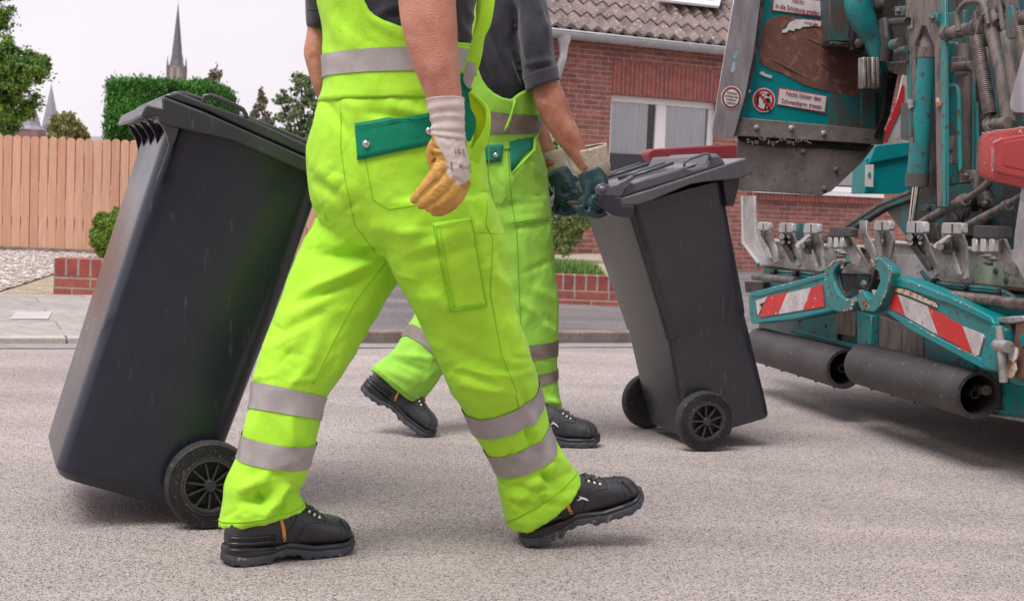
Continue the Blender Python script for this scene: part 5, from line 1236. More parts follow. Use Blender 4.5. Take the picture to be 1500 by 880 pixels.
folds(tr2, [(745, 325, 800, 318, 6, .006), (750, 335, 806, 326, 4, -.006), (735, 250, 745, 300, 5, .008), (720, 250, 735, 280, 4, -.006), (770, 230, 790, 260, 6, .01), (780, 240, 796, 280, 4, -.007), (765, 330, 775, 420, 6, .005), (780, 420, 815, 440, 8, .007), (790, 460, 818, 480, 6, -.007), (795, 470, 815, 490, 6, .008),
            (575, 520, 640, 525, 5, .010), (580, 528, 625, 545, 4, -.009), (560, 540, 610, 560, 5, .008), (600, 500, 650, 540, 4, -.005), (735, 300, 800, 296, 5, -.005), (700, 300, 750, 330, 6, .006), (765, 400, 812, 380, 4, -.006), (760, 440, 800, 470, 5, .006), (770, 520, 812, 530, 3, -.005), (800, 585, 822, 592, 4, .010), (790, 595, 815, 600, 3, -.008), (806, 600, 824, 606, 3, .006), (620, 560, 640, 540, 4, .006)])
bv2 = bvh_of(tr2); tro2 = mesh_obj('overalls', tr2, w2r, M_hv2)
for q in ((fr2[4], fr2[5]), (fr2[6], fr2[7]), (re2[4], re2[5])): bands(w2r, 'reflective_band', bv2, list(q), M_refl2, off=.003)
M_seam2 = mat('pale_seam_thread', (.20, .46, .04), .8)  # duller green thread on the second overalls
mb = MB()
for s_l in ([(745, 185), (744, 230), (750, 300), (757, 340), (760, 420), (764, 500)], [(750, 326), (804, 318)], [(756, 330), (805, 322)], [(712, 240), (722, 295), (735, 300), (742, 285)], [(548, 538), (612, 588)]): obj('seam', seam(MB(), bv2, s_l, .0015, .001), M_seam2, tro2, smooth=180)
obj('pocket_flap', patch(MB(), bv2, [(703, 213), (737, 212), (734, 237), (708, 239)], 8, 5, .008, 4.7), M_green2, w2r, smooth=180, solid=.003, fix=False)
mb = MB(); rows = []
for yl, yr, xl, xr in ((184, 190, 744, 770), (200, 202, 745, 780), (218, 216, 746, 779), (236, 226, 747, 768), (252, 250, 748, 751)):
    rows.append([cast(bv2, xl + (xr - xl) * i / 6, yl + (yr - yl) * i / 6, .008, 4.7) for i in range(7)])
mb.grid(rows); obj('side_inset', mb, M_green2, w2r, smooth=180, solid=.003, fix=False)
mb = MB(); q = [cast(bv2, x, y, .014, 4.7) for x, y in ((788, 168), (785, 190), (778, 205), (778, 222), (764, 238), (750, 255))]; mb.tube(q, [.003, .005, .006, .006, .005, .003], 12); obj('side_flap_edge', mb, M_hv2, w2r, smooth=180)
for x, y in ((726, 228), (743, 193)):
    p_ = cast(bv2, x, y, .014, 4.7); MM = (CO - p_).normalized().to_track_quat('Z', 'Y').to_matrix().to_4x4(); MM.translation = p_
    mb = MB(); mb.lathe([(.0005, .005), (.005, .004), (.0085, .001), (.0085, -.001), (.0005, -.001)], MM, 16); obj('stud', mb, M_metal, w2r, smooth=60)
torso2 = [(664, 200, 786, 200, 4.82, .145), (664, 185, 786, 187, 4.81, .142), (666, 165, 788, 168, 4.80, .14), (668, 140, 788, 145, 4.79, .14), (668, 110, 786, 115, 4.78, .14), (668, 70, 786, 75, 4.77, .14)]
def top2(x, p):
    y = float(np.interp(x, [660, 688, 697, 704, 712, 722, 735, 748, 752, 760, 772, 788], [40, 60, 92, 115, 128, 137, 144, 147, 145, 138, 132, 128])); return y
bb2, bvb2, _ = bib(w2r, torso2, top2, M_hv2, snap=bv2, grow=.008, noise_amp=.005, seed=31)
bands(w2r, 'waist_band', bvb2, [(665, 186, 787, 192, 4.81, .15), (666, 150, 788, 166, 4.80, .15)], M_refl2, rows=5, off=.005)
mb = MB(); q = [cast(bvb2, x, y, .008, 4.66) for x, y in ((753, 146), (750, 160), (746, 175), (742, 185), (738, 192))]; mb.tube(q, [.005, .004, .005, .005, .004], 10); obj('side_opening_edge', mb, M_hv2, bb2, smooth=180)
ribbon(w2r, 'strap', [(676, -40, 700, -40, 4.66), (680, 20, 698, 20, 4.64), (684, 60, 698, 62, 4.64), (690, 90, 700, 94, 4.64)], M_hv2)
mb = MB(); loft(mb, [(668, 190, 782, 190, 4.81, .13), (668, 150, 783, 150, 4.80, .13), (666, 100, 780, 100, 4.78, .135), (664, 50, 776, 50, 4.77, .14), (668, 10, 780, 10, 4.78, .14), (690, -20, 778, -18, 4.80, .11), (715, -36, 760, -34, 4.82, .07)], 5)
slv = [(742, -22, 782, -18, 4.72, .06), (752, 5, 800, 8, 4.68, .085), (757, 35, 803, 32, 4.67, .085), (760, 65, 808, 58, 4.66, .08), (765, 98, 812, 86, 4.66, .076), (773, 132, 817, 116, 4.66, .072)]
loft(mb, slv, 5); loft(mb, [(742, -20, 780, -15, 4.94, .06), (745, 30, 790, 30, 4.98, .075), (752, 80, 792, 80, 5.0, .07), (760, 120, 796, 115, 5.0, .065)], 5)
sh2 = remesh(mb, .0075, 4); cloth_noise(sh2, .008, (7, 7, 5), seed=41); cloth_noise(sh2, .004, (18, 18, 12), seed=42)
folds(sh2, [(756, 8, 752, 70, 4, -.012), (752, 70, 764, 120, 5, -.012), (704, 40, 735, 135, 8, .012), (715, 40, 750, 120, 5, -.010), (735, 70, 762, 130, 6, .010), (700, 80, 725, 135, 5, -.009), (770, 95, 808, 88, 4, .007), (768, 100, 806, 95, 2.5, -.005), (790, 5, 806, 60, 5, .005), (775, 20, 770, 90, 8, .006)])
sho2 = mesh_obj('shirt', sh2, w2r, M_shirt)
mb = MB(); rr = rings([(768, 112, 815, 98, 4.66, .0765), (773, 134, 818, 117, 4.66, .0745)], 6, 48, 2.0, .002); mb.grid(rr, closed=True); obj('sleeve_hem', mb, M_shirt, sho2, smooth=180, solid=.003)
mb = MB(); hm2 = head_pieces(mb, P(745, -110, 4.80), 12, 12)
loft(mb, [(712, -28, 770, -28, 4.80, .065), (718, -50, 768, -50, 4.80, .06), (722, -75, 768, -75, 4.80, .06)], 4, 24)
loft(mb, [(680, 290, 790, 285, 4.82, .11), (680, 200, 772, 200, 4.82, .11), (680, 100, 768, 100, 4.78, .11), (678, 30, 766, 30, 4.78, .115), (700, -10, 770, -10, 4.79, .09), (722, -32, 760, -32, 4.80, .06)], 4)
loft(mb, [(748, -10, 788, -5, 4.72, .05), (765, 40, 800, 38, 4.68, .052), (774, 85, 808, 80, 4.66, .05), (779, 120, 815, 112, 4.65, .047), (781, 142, 825, 133, 4.645, .046), (787, 160, 832, 149, 4.64, .044), (797, 180, 839, 170, 4.64, .040), (808, 198, 848, 190, 4.64, .035), (822, 216, 855, 209, 4.64, .030), (836, 234, 864, 226, 4.645, .026), (846, 252, 872, 246, 4.65, .022)], 6, 40)
loft(mb, [(745, -5, 780, 0, 4.94, .05), (752, 50, 785, 50, 4.98, .05), (760, 110, 790, 105, 5.0, .048), (768, 150, 797, 146, 5.0, .045), (776, 180, 801, 180, 5.0, .038), (784, 205, 807, 200, 4.99, .032), (790, 228, 812, 218, 4.98, .027), (798, 248, 820, 240, 4.97, .023)], 6, 32)
for leg in (fr2, re2):
    loft(mb, [(s[0] + (s[2] - s[0]) * .16, s[1] + (s[3] - s[1]) * .16, s[2] - (s[2] - s[0]) * .16, s[3] - (s[3] - s[1]) * .16, s[4], s[5] * .62) for s in leg[:-1]], 4, 32)
bd2 = remesh(mb, .006, 3)
folds(bd2, [(790, 135, 800, 160, 4, .004), (785, 140, 800, 148, 3, -.004), (805, 130, 830, 190, 4, -.004), (812, 150, 845, 215, 3, .004), (800, 165, 835, 220, 3, -.003), (825, 160, 850, 210, 2.5, .003), (782, 128, 790, 140, 4, -.003)])
mesh_obj('body', bd2, w2r, M_skin2); head_extras(w2r, hm2)
# gauntlet gloves on the handle
u2 = b2.n
for px_c, py_c, cuff, wr_, lab in (((866), 295, [(829, 224, 888, 211, 4.655, .040), (833, 236, 890, 228, 4.66, .037), (836, 246, 893, 246, 4.665, .034), (840, 252, 890, 258, 4.67, .031)], (866, 252), 'near'),
                             ((823), 294, [(787, 230, 824, 217, 4.99, .040), (792, 240, 833, 234, 4.99, .036), (797, 248, 842, 252, 4.985, .033), (804, 254, 846, 262, 4.98, .030)], (817, 254), 'far')):
    # nearest point of the bar to this sight line
    best = min((abs(px(HB0 + u2 * t)[0] - px_c), t) for t in [i * .005 for i in range(95)])[1]
    barc = HB0 + u2 * best; wrist = P(wr_[0], wr_[1], barc.y - .01)
    me = wrap_hand(w2r, wrist, barc, u2, M_blue, fold_side=1, size=1.30, vox=.003)
    o = mesh_obj('glove', me, w2r, M_blue)
    mb = MB(); rr = rings(cuff, 6, 56)
    for i, r_ in enumerate(rr):
        c_ = sum(r_, Vector()) / len(r_); rr[i] = [p + (p - c_).normalized() * (.0025 * noise.noise(p * 28)) for p in r_]
    mb.grid(rr, closed=True); obj('gauntlet_cuff', mb, M_canvas, o, smooth=180, solid=.003)
    mb = MB(); mb.tube(rr[0] + [rr[0][0]], .0028, 8, cap=False); obj('cuff_edge', mb, M_canvas, o, smooth=180)
boot(w2r, bootM((737, 651), 8), M_leath2, side=-1)
boot(w2r, bootM((529, 572), -4, -33, depth=4.83, k=.90), M_leath2, side=-1, logo=False)
# ================================================================== REFUSE TRUCK (rear with the bin lift)
TA = Vector((1.093, 6.62, 0)); TU = Vector((.422, -1.9, 0)).normalized(); TV = Vector((-TU.y, TU.x, 0))      # TU: along the rear towards the street, TV: forward into the truck
def tp(x, y, off=0): return on_plane(x, y, TA - TV * off, TV)
def fp(x, y, off=0): return on_plane(x, y, TA + TU * off, TU)
def rust_over(name, base, dirt, lo, hi, sc=7, rough=.5, st=None, edge=(.13, .06, .035), metal=0, fine=(40, .60, .66, (.10, .06, .045))):
    return mat(name, base, rough, metal, col2=dirt, vscale=sc, lo=lo, hi=hi, speck=fine, bump=.25, bscale=60, stretch=st)
M_teal = rust_over('teal_paint', (.008, .23, .24), (.050, .135, .135), .42, .66, 5, .42)
M_tealc = mat('clean_teal_paint', (.0, .235, .255), .35, col2=(.0, .20, .22), vscale=4)
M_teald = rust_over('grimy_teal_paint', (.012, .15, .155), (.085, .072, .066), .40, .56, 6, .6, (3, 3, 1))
M_brownt = rust_over('oily_brown_steel', (.185, .142, .128), (.045, .075, .072), .45, .66, 9, .6, (4, 4, 1))
M_darkst = rust_over('greasy_steel_and_shade', (.018, .017, .018), (.050, .041, .037), .45, .65, 9, .55)  # greasy steel, coloured near black so gaps and recesses look shaded
M_steel = rust_over('worn_steel_plate', (.25, .215, .20), (.125, .108, .100), .38, .66, 6, .55, metal=.1, fine=(55, .62, .72, (.09, .075, .07)))
M_galv = rust_over('galvanised_steel', (.50, .50, .52), (.32, .31, .32), .40, .64, 8, .38, metal=.25, fine=(70, .64, .70, (.16, .11, .09)))
M_galvd = rust_over('dirty_galvanised_steel', (.38, .37, .36), (.17, .15, .135), .42, .62, 9, .45, metal=.2, fine=(70, .62, .68, (.12, .08, .06)))
M_alu = mat('scuffed_aluminium', (.50, .47, .50), .35, .55, col2=(.36, .33, .36), vscale=5, stretch=(5, 5, 1), bump=.2, bscale=40)
M_rust = mat('rust', (.20, .085, .066), .85, col2=(.11, .052, .046), vscale=5, lo=.35, hi=.65, speck=(28, .56, .72, (.30, .15, .09)), bump=.6, bscale=35)
M_rub2 = mat('bump_roller_rubber', (.062, .053, .056), .55, col2=(.034, .029, .031), vscale=5, lo=.35, hi=.65, speck=(60, .64, .72, (.16, .14, .13)), bump=.3, bscale=60)
M_black = mat('black_rubber_block', (.040, .036, .040), .6, col2=(.065, .06, .06), vscale=20, bump=.4)
M_red = mat('faded_red_plastic', (.50, .055, .060), .42, col2=(.40, .045, .045), vscale=5, speck=(60, .66, .70, (.65, .45, .42)))
M_red2 = mat('dull_red_plastic', (.30, .035, .05), .45, col2=(.22, .03, .04), vscale=5)
M_sred = mat('stripe_red', (.62, .018, .022), .45, col2=(.50, .03, .03), vscale=12, speck=(50, .66, .70, (.55, .4, .36)))
M_swhite = mat('stripe_white', (.60, .56, .56), .5, col2=(.45, .40, .40), vscale=12, speck=(50, .64, .69, (.18, .13, .11)))
M_chip = mat('chipped_edge', (.62, .48, .36), .8, col2=(.30, .17, .11), vscale=40, lo=.45, hi=.55)
M_stick = mat('sticker_white', (.74, .70, .71), .5, col2=(.62, .58, .58), vscale=14)
M_strd = mat('sticker_red', (.56, .02, .035), .5)
M_tred = mat('sticker_letter', (.26, .03, .05), .6)
M_chrome = mat('chrome_rod', (.75, .74, .72), .12, 1)
M_spring = mat('spring_steel', (.24, .20, .185), .5, .5, col2=(.12, .095, .085), vscale=30)
truck = thing('garbage_truck', 'teal refuse truck seen from behind with bin lift, rust patch and warning stickers', 'garbage truck', TA + TU * 1.2)
def plate(name, poly, m, off=0, t=.012, plane=tp, bevel=.002, parent=None, label=None, seg=1):
    mb = MB(); d = TV if plane is tp else -TU
    mb.prism([plane(x, y, off) for x, y in poly], d * t); return obj(name, mb, m, parent or truck, bevel=bevel, seg=seg, smooth=30, label=label)
def tubes(name, paths, m, off=0, plane=tp, n=12, parent=None):
    """paths: list of ([(x,y[,off])...], radius in metres or list)"""
    for pts, r in paths:
        mb = MB(); C = catmull([list(plane(q[0], q[1], q[2] if len(q) > 2 else off)) for q in pts], 5) if len(pts) > 2 else [plane(q[0], q[1], q[2] if len(q) > 2 else off) for q in pts]
        rr = r if not hasattr(r, '__len__') else np.interp(np.linspace(0, 1, len(C)), np.linspace(0, 1, len(r)), r)
        mb.tube([Vector(c) for c in C], rr if hasattr(rr, '__len__') else [rr] * len(C), n)
        o_ = obj(name, mb, m, parent or truck, smooth=50)
    return o_
def helix(name, a, b, r, turns, wire, m, parent=None):
    ax = (b - a).normalized(); u = ax.cross(Vector((0, 0, 1))).normalized(); v = ax.cross(u); N_ = turns * 12
    mb = MB(); mb.tube([a + (b - a) * i / N_ + u * r * math.cos(2 * math.pi * i / 12) + v * r * math.sin(2 * math.pi * i / 12) for i in range(N_ + 1)], wire, 6)
    return obj(name, mb, m, parent or truck, smooth=180)
def bolts(name, pts, m, off, r=.012, plane=fp, parent=None, h=.010):
    out = -TV if plane is tp else TU
    for x, y in pts:
        c = plane(x, y, off); MM = out.to_track_quat('Z', 'Y').to_matrix().to_4x4(); MM.translation = c
        mb = MB(); mb.lathe([(.0005, h), (r * .75, h), (r, h * .7), (r, 0), (.0005, 0)], MM, 6); mb.lathe([(.0005, h * 1.6), (r * .45, h * 1.5), (r * .5, h), (.0005, h)], MM, 10); obj(name, mb, m, parent or truck, smooth=30)

# ---- body and chassis behind the lift
mb = MB(); mb.prism([TA - TU * -.12 + TV * .85 + Vector((0, 0, .62)), TA + TU * 2.45 + TV * .85 + Vector((0, 0, .62)), TA + TU * 2.45 + TV * .85 + Vector((0, 0, 3.1)), TA + TU * .12 + TV * .85 + Vector((0, 0, 3.1))], TV * 5.2)
obj('body', mb, M_teald, truck, bevel=.02)
obj('back_wall', MB().prism([tp(x, y, -.42) for x, y in ((1338, -60), (1640, -60), (1640, 470), (1322, 402), (1330, 300), (1338, 112))], TV * .42), rust_over('shaded_grime', (.006, .075, .080), (.030, .026, .025), .42, .56, 5, .7), truck)  # grimy teal darkened in colour for the shade inside the hopper
obj('back_wall_top', MB().prism([tp(x, y, -.40) for x, y in ((1262, -60), (1338, -60), (1338, 200), (1331, 112), (1302, 104), (1296, 86), (1262, 80))], TV * .40), M_darkst, truck)
mb = MB(); mb.prism([TA + TU * .25 + TV * .12 + Vector((0, 0, .30)), TA + TU * 2.35 + TV * .12 + Vector((0, 0, .30)), TA + TU * 2.35 + TV * .12 + Vector((0, 0, .60)), TA + TU * .25 + TV * .12 + Vector((0, 0, .60))], TV * 6)
obj('chassis', mb, M_darkst, truck)
for du in (.32, 2.1):
    c = TA + TU * du + TV * 2.3 + Vector((0, 0, .5)); MM = Matrix((TV, Vector((0, 0, 1)), TU)).transposed().to_4x4(); MM.translation = c
    mb = MB(); mb.lathe([(.28, -.13), (.48, -.13), (.50, -.09), (.50, .09), (.48, .13), (.28, .13)], MM, 40, closed=True); w_ = obj('wheel', mb, M_rub, truck, smooth=40)
    mb = MB(); mb.lathe([(.01, .06), (.28, .10), (.28, -.10), (.01, -.06)], MM, 30); obj('rim', mb, M_galv, w_, smooth=40)

# ---- far side panel with the stickers and the rust patch
panel = plate('side_panel', [(1123, -45), (1083, 171), (1286, 207), (1300, 180), (1318, 60), (1322, -45)], M_tealc, 0, .03, fp, .003)
plate('panel_shadow_zone', [(1216, 136), (1262, 128), (1268, 118), (1302, 100), (1296, 180), (1285, 206), (1213, 193)], M_teald, .003, .003, fp, 0, panel)  # darker plate paints the shade on this end of the panel
rp = [(1130, 26), (1137, 25), (1144, 23), (1152, 24), (1160, 24), (1172, 27), (1167, 30), (1161, 31), (1156, 36), (1151, 40), (1147, 44), (1145, 48), (1152, 47), (1161, 46), (1168, 43), (1175, 41), (1183, 42), (1192, 41), (1205, 41), (1217, 44), (1218, 66), (1234, 70), (1248, 73), (1263, 83), (1265, 100), (1267, 121), (1260, 133), (1258, 140), (1240, 139), (1224, 136), (1212, 134), (1196, 130), (1186, 127), (1176, 124), (1161, 116), (1146, 107), (1134, 104), (1123, 99), (1117, 94), (1112, 90), (1114, 80), (1112, 69), (1115, 58), (1117, 46), (1120, 35), (1125, 30)]
rj = random.Random(6); rp2 = []
for (x0, y0), (x1, y1) in zip(rp, rp[1:] + rp[:1]):
    for t in (0, .33, .66): rp2.append((x0 + (x1 - x0) * t + rj.uniform(-.7, .7), y0 + (y1 - y0) * t + rj.uniform(-.7, .7)))
rust = plate('rust_patch', rp2, M_rust, .004, .004, fp, 0, panel, 'large brown rust patch where the paint is gone')
mb = MB()                                                   # dents and folds beaten into the rusty steel
for pts, r in (([(1160, 55), (1168, 75), (1178, 95), (1186, 112)], .006), ([(1172, 52), (1195, 62), (1222, 72)], .005), ([(1125, 85), (1140, 92), (1165, 106), (1200, 122)], .006), ([(1185, 75), (1205, 95), (1235, 112), (1255, 118)], .006)):
    C = catmull([list(fp(x, y, .001)) for x, y in pts], 5); mb.tube([Vector(c) for c in C], [r * (.25 + math.sin(math.pi * i / (len(C) - 1))) for i in range(len(C))], 8)
obj('dent_ridges', mb, M_rust, rust, smooth=180)
for poly in ([(1098, 60), (1103, 60), (1104, 72), (1108, 80), (1103, 88), (1100, 84), (1102, 74)], [(1096, 95), (1100, 92), (1099, 104), (1095, 112)], [(1090, 130), (1096, 126), (1093, 140), (1089, 150)]):
    plate('rust_spot', poly, M_rust, .003, .002, fp, 0, panel)
for poly in ([(1112, 106), (1118, 105), (1122, 109), (1131, 111), (1130, 115), (1120, 112), (1114, 109)], [(1093, 133), (1099, 131), (1100, 135), (1095, 137)], [(1145, 48), (1147, 44), (1152, 42), (1154, 38), (1157, 33), (1162, 31), (1166, 29), (1172, 29), (1188, 31), (1187, 39), (1175, 40), (1172, 43), (1165, 42), (1163, 46), (1156, 44), (1152, 48)]):
    plate('torn_paper', poly, M_stick, .0085, .002, fp, 0, panel)
# stickers
pr_u = (fp(1212, 143, 0) - fp(1138, 131, 0)).normalized(); pr_w = (fp(1140, 129, 0) - fp(1137, 154, 0)).normalized(); pr_w = (pr_w - pr_u * pr_w.dot(pr_u)).normalized()
def sticker(name, quad, inset=1.4, plane=fp, off=.006):
    b = plate(name, quad, M_strd, off, .002, plane, 0, panel)
    cx = sum(q[0] for q in quad) / 4; cy = sum(q[1] for q in quad) / 4; w = abs(quad[1][0] - quad[0][0]); h = abs(quad[3][1] - quad[0][1])
    q2 = [(cx + (x - cx) * (1 - 2 * inset / w), cy + (y - cy) * (1 - 2 * inset / h)) for x, y in quad]
    plate('sticker_face', q2, M_stick, off + .0012, .002, plane, 0, b); return b
PX_M = 6.6 / F_PX
def fp_text(parent, body, x, y, size_px, off=.0085, xs=.8): text_mesh(body, size_px * PX_M, fp(x, y, off), pr_u, pr_w, M_tred, parent, xs=xs, depth=.0006)
s = sticker('warning_sticker', [(1141, 128), (1212, 141), (1209, 166), (1138, 153.5)])
fp_text(s, 'Nicht hinter den', 1177, 141.3, 10.5, xs=.80); fp_text(s, 'Schwenkarm treten', 1174, 152.5, 10.5, xs=.76)
s = sticker('warning_sticker', [(1133, -7), (1204, 1), (1203, 25.5), (1131, 16)])
fp_text(s, 'Nicht', 1169, 2.5, 10.5, xs=.80); fp_text(s, 'in die Schüttung greifen', 1168, 14.5, 10, xs=.72)
s = sticker('warning_sticker', [(1174, 27.5), (1204, 31), (1203, 40.5), (1173, 37)], 1.0); fp_text(s, 'hinter den', 1188, 34.8, 8.5, xs=.62)
def disc(name, x, y, r, m, off, plane=fp, parent=None, uu=None, ww=None, z=1.0, inner=None):
    c = plane(x, y, off); mb = MB(); n = 36; k = (c - CO).y / F_PX
    vs = [c + uu * (r * k * z * math.cos(2 * math.pi * i / n)) + ww * (r * k * math.sin(2 * math.pi * i / n)) for i in range(n)]
    mb.prism(vs, TU * -.0012 if plane is fp else TV * .0012); return obj(name, mb, m, parent, smooth=30)
ps = disc('prohibition_sign', 1119, 147, 17.6, M_stick, .0055, parent=panel, uu=pr_u, ww=pr_w)
disc('ring', 1119, 147, 16.0, M_strd, .0070, parent=ps, uu=pr_u, ww=pr_w); disc('field', 1119, 147, 12.3, M_stick, .0085, parent=ps, uu=pr_u, ww=pr_w)
def glyph(polys, parent, m, off):
    mb = MB()
    for p_ in polys: mb.prism([fp(x, y, off) for x, y in p_], -TU * .001)
    obj('pictogram', mb, m, parent)
glyph([[(1124.5, 137), (1127, 137.5), (1128, 140), (1126, 142), (1123.5, 141), (1123, 138.5)],
       [(1122, 143.5), (1127.5, 144.5), (1129.5, 153), (1128, 153.5), (1126.5, 149), (1126.5, 154), (1128, 162), (1126, 161), (1123.5, 155), (1121, 161.5), (1119, 161.5), (1121, 153), (1120.5, 149), (1118.5, 152), (1117.5, 151)],
       [(1110, 137.5), (1112.5, 141), (1111.5, 144), (1111.5, 154), (1109, 154.5), (1107.5, 149), (1108, 142)],
       [(1112, 140.5), (1116, 136), (1121, 136.5), (1121, 137.3), (1116.5, 137), (1113, 142)], [(1118, 142), (1123, 137.5), (1123.5, 138), (1118.5, 142.8)]], ps, M_ink, .0098)
glyph([[(1108.5, 134.5), (1111, 132.8), (1130.5, 158), (1128.3, 160)]], ps, M_strd, .0112)
# bottom rail with bolts, lower wear plate, chain
rail = plate('bolted_rail', [(1083, 172), (1298, 191), (1294, 212), (1078, 199)], M_steel, .03, .035, fp, .003)
bolts('bolt', [(1108, 187), (1159, 187.5), (1206, 195)], M_galv, .031, .013, fp, rail)
wp = plate('wear_plate', [(1080, 206), (1078, 270), (1082, 279), (1204, 286), (1218, 280), (1262, 239), (1282, 213), (1240, 204)], M_steel, .0, .02, fp, .003)
bolts('bolt', [(1176, 222), (1224, 248), (1207, 276)], M_steel, .001, .012, fp, wp)
plate('gap_shade_plate', [(1080, 199), (1280, 208), (1266, 222), (1215, 218), (1150, 216), (1100, 212), (1082, 206)], M_darkst, .004, .004, fp, 0, wp)  # dark strip painted in for the shade of the gap
mb = MB(); cj = random.Random(3)
for i in range(16):
    x = 1096 + i * 6; y = 207 + 3.2 * math.sin(i * 1.3) + cj.uniform(-1, 1); c = fp(x, y, .035); a = cj.uniform(0, 3.14); rr_ = .009
    u_ = (TV * math.cos(a) + Vector((0, 0, 1)) * math.sin(a)); w_ = TU if i % 2 else Vector((0, 0, 1)) * math.cos(a) - TV * math.sin(a)
    q = [c + u_ * rr_ * math.cos(t) + w_ * rr_ * .6 * math.sin(t) for t in [2 * math.pi * k / 12 for k in range(13)]]; mb.tube(q, .002, 6, cap=False)
obj('chain', mb, M_steel, truck, smooth=180)
# aluminium edge strip with its round sticker
strip = plate('edge_strip', [(1082, -45), (1120, -45), (1104, 80), (1092, 140), (1074, 203), (1049, 203), (1044, 199), (1043, 190)], M_alu, .05, .006, fp, .002)
plate('edge_strip_flange', [(1117, -45), (1126, -45), (1107, 95), (1094, 145), (1078, 198), (1075, 202), (1092, 140), (1104, 80)], M_darkst, .046, .02, fp, .001, strip)
for poly, m_ in (([(1076, 78), (1079, 73), (1081, 77), (1080, 85), (1076, 88), (1073, 84)], mat('green_smear', (.22, .42, .34), .6)), ([(1073, 92), (1077, 90), (1077, 103), (1072, 108), (1070, 103)], mat('blue_smear', (.40, .43, .55), .6))): plate('paint_smear', poly, m_, .0515, .001, fp, 0, strip)
rs = disc('round_sticker', 1071.5, 143.5, 17.0, M_stick, .0520, parent=strip, uu=pr_u, ww=pr_w, z=.93)
disc('ring', 1071.5, 143.5, 15.6, M_tred, .0535, parent=rs, uu=pr_u, ww=pr_w, z=.93); disc('field', 1071.5, 143.8, 12.4, M_stick, .055, parent=rs, uu=pr_u, ww=pr_w, z=.93)
for i, t in enumerate(('Aufenthalt', 'zwischen den', 'Schüttarm', 'verboten')): text_mesh(t, 4.3 * PX_M, fp(1072.2 - i * .4, 136.5 + i * 4.9, .0565), pr_u, pr_w, M_ink, rs, xs=.86)
# far red end piece seen over the bin lid
plate('red_end_piece', [(949, 226), (951, 221), (958, 218), (1040, 213), (1074, 211.5), (1080, 213), (1080, 246), (1062, 246), (1058, 238), (1040, 233), (952, 236)], M_red2, .10, .10, fp, .012, seg=3)

# ---- things seen through the gap: side locker and red white board
mb = MB(); mb.prism([P(x, y, 7.6) for x, y in ((1282, 213), (1345, 206), (1345, 226), (1272, 240))], (0, .25, 0)); bx = obj('side_locker', mb, M_tealc, truck, bevel=.006)
mb = MB(); mb.prism([P(x, y, 7.62) for x, y in ((1269, 232), (1345, 222), (1345, 284), (1266, 284))], (0, .3, 0)); obj('locker_door', mb, M_tealc, bx, bevel=.004)
mb = MB(); mb.prism([P(x, y, 7.58) for x, y in ((1268, 241), (1280, 241), (1279, 274), (1267, 273))], (0, .004, 0)); lb = obj('locker_label', mb, M_stick, bx)
mb = MB(); mb.prism([P(x, y, 7.575) for x, y in ((1272, 253), (1275, 252), (1276, 257), (1273, 260), (1271, 257))], (0, .002, 0)); obj('green_mark', mb, mat('green_mark', (.03, .30, .05), .5), lb)
mb = MB(); mb.prism([P(x, y, 7.3) for x, y in ((1323, 110), (1332, 112), (1334, 209), (1296, 209), (1300, 190), (1312, 160))], (0, .02, 0)); bd_ = obj('warning_board', mb, M_swhite, truck)
mb = MB(); mb.prism([P(x, y, 7.29) for x, y in ((1322, 124), (1325, 126), (1324, 150), (1302, 196), (1297, 209), (1288, 209), (1299, 186), (1312, 155))], (0, .005, 0)); obj('red_stripe', mb, M_sred, bd_)

# ---- swing arm parts, top left of the lift
plate('hinge_box', [(1213, -45), (1246, -45), (1247, 62), (1218, 61), (1215, 20)], M_teald, .10, .10, fp, .006)
plate('hinge_box_foot', [(1217, 61), (1250, 63), (1250, 71), (1217, 68)], M_darkst, .12, .10, fp, .004)
plate('lever_box', [(1248, 5), (1272, 5), (1280, 60), (1274, 77), (1248, 74)], M_darkst, .14, .10, fp, .006)
bolts('lever_bolt', [(1258, 64)], M_brownt, .142, .022, fp)
tubes('swing_arm', [([(1262, -30), (1258, 8), (1266, 34), (1278, 58), (1284, 84)], [.062, .062, .055, .040, .030])], M_teal, .30, fp, 18)
tubes('cross_pipe', [([(1270, 8), (1345, 2)], .034)], M_brownt, .28, fp, 18)
for i in range(4): 
    x = 1264 + i * 6.6; plate('bumper_rib', [(x, 84), (x + 5, 83.5), (x + 5, 129), (x, 130)], M_brownt if i % 2 else M_galvd, .34, .05, fp, .004)
plate('bumper_plate', [(1262, 86), (1291, 84), (1290, 128), (1263, 131)], M_darkst, .31, .03, fp, .003)
tubes('linkage', [([(1296, 30), (1300, 60), (1298, 90)], .022), ([(1305, 33), (1330, 31)], .014), ([(1306, 93), (1330, 91)], .006)], M_darkst, .05, tp)
tubes('hydraulic_fitting', [([(1308, 66), (1320, 63)], .020), ([(1313, 75), (1328, 72)], .012)], M_teald, .05, tp)
plate('inner_flange', [(1262, 132), (1283, 134), (1284, 206), (1262, 203)], M_teald, .02, .012, fp, .002)
plate('inner_flange_edge', [(1300, 105), (1316, 108), (1304, 168), (1290, 204), (1281, 200), (1293, 168)], M_darkst, .04, .03, fp, .002)
plate('guard_edge', [(1319, 152), (1329, 150), (1330, 206), (1319, 204)], M_teald, .0, .02, tp, .002)
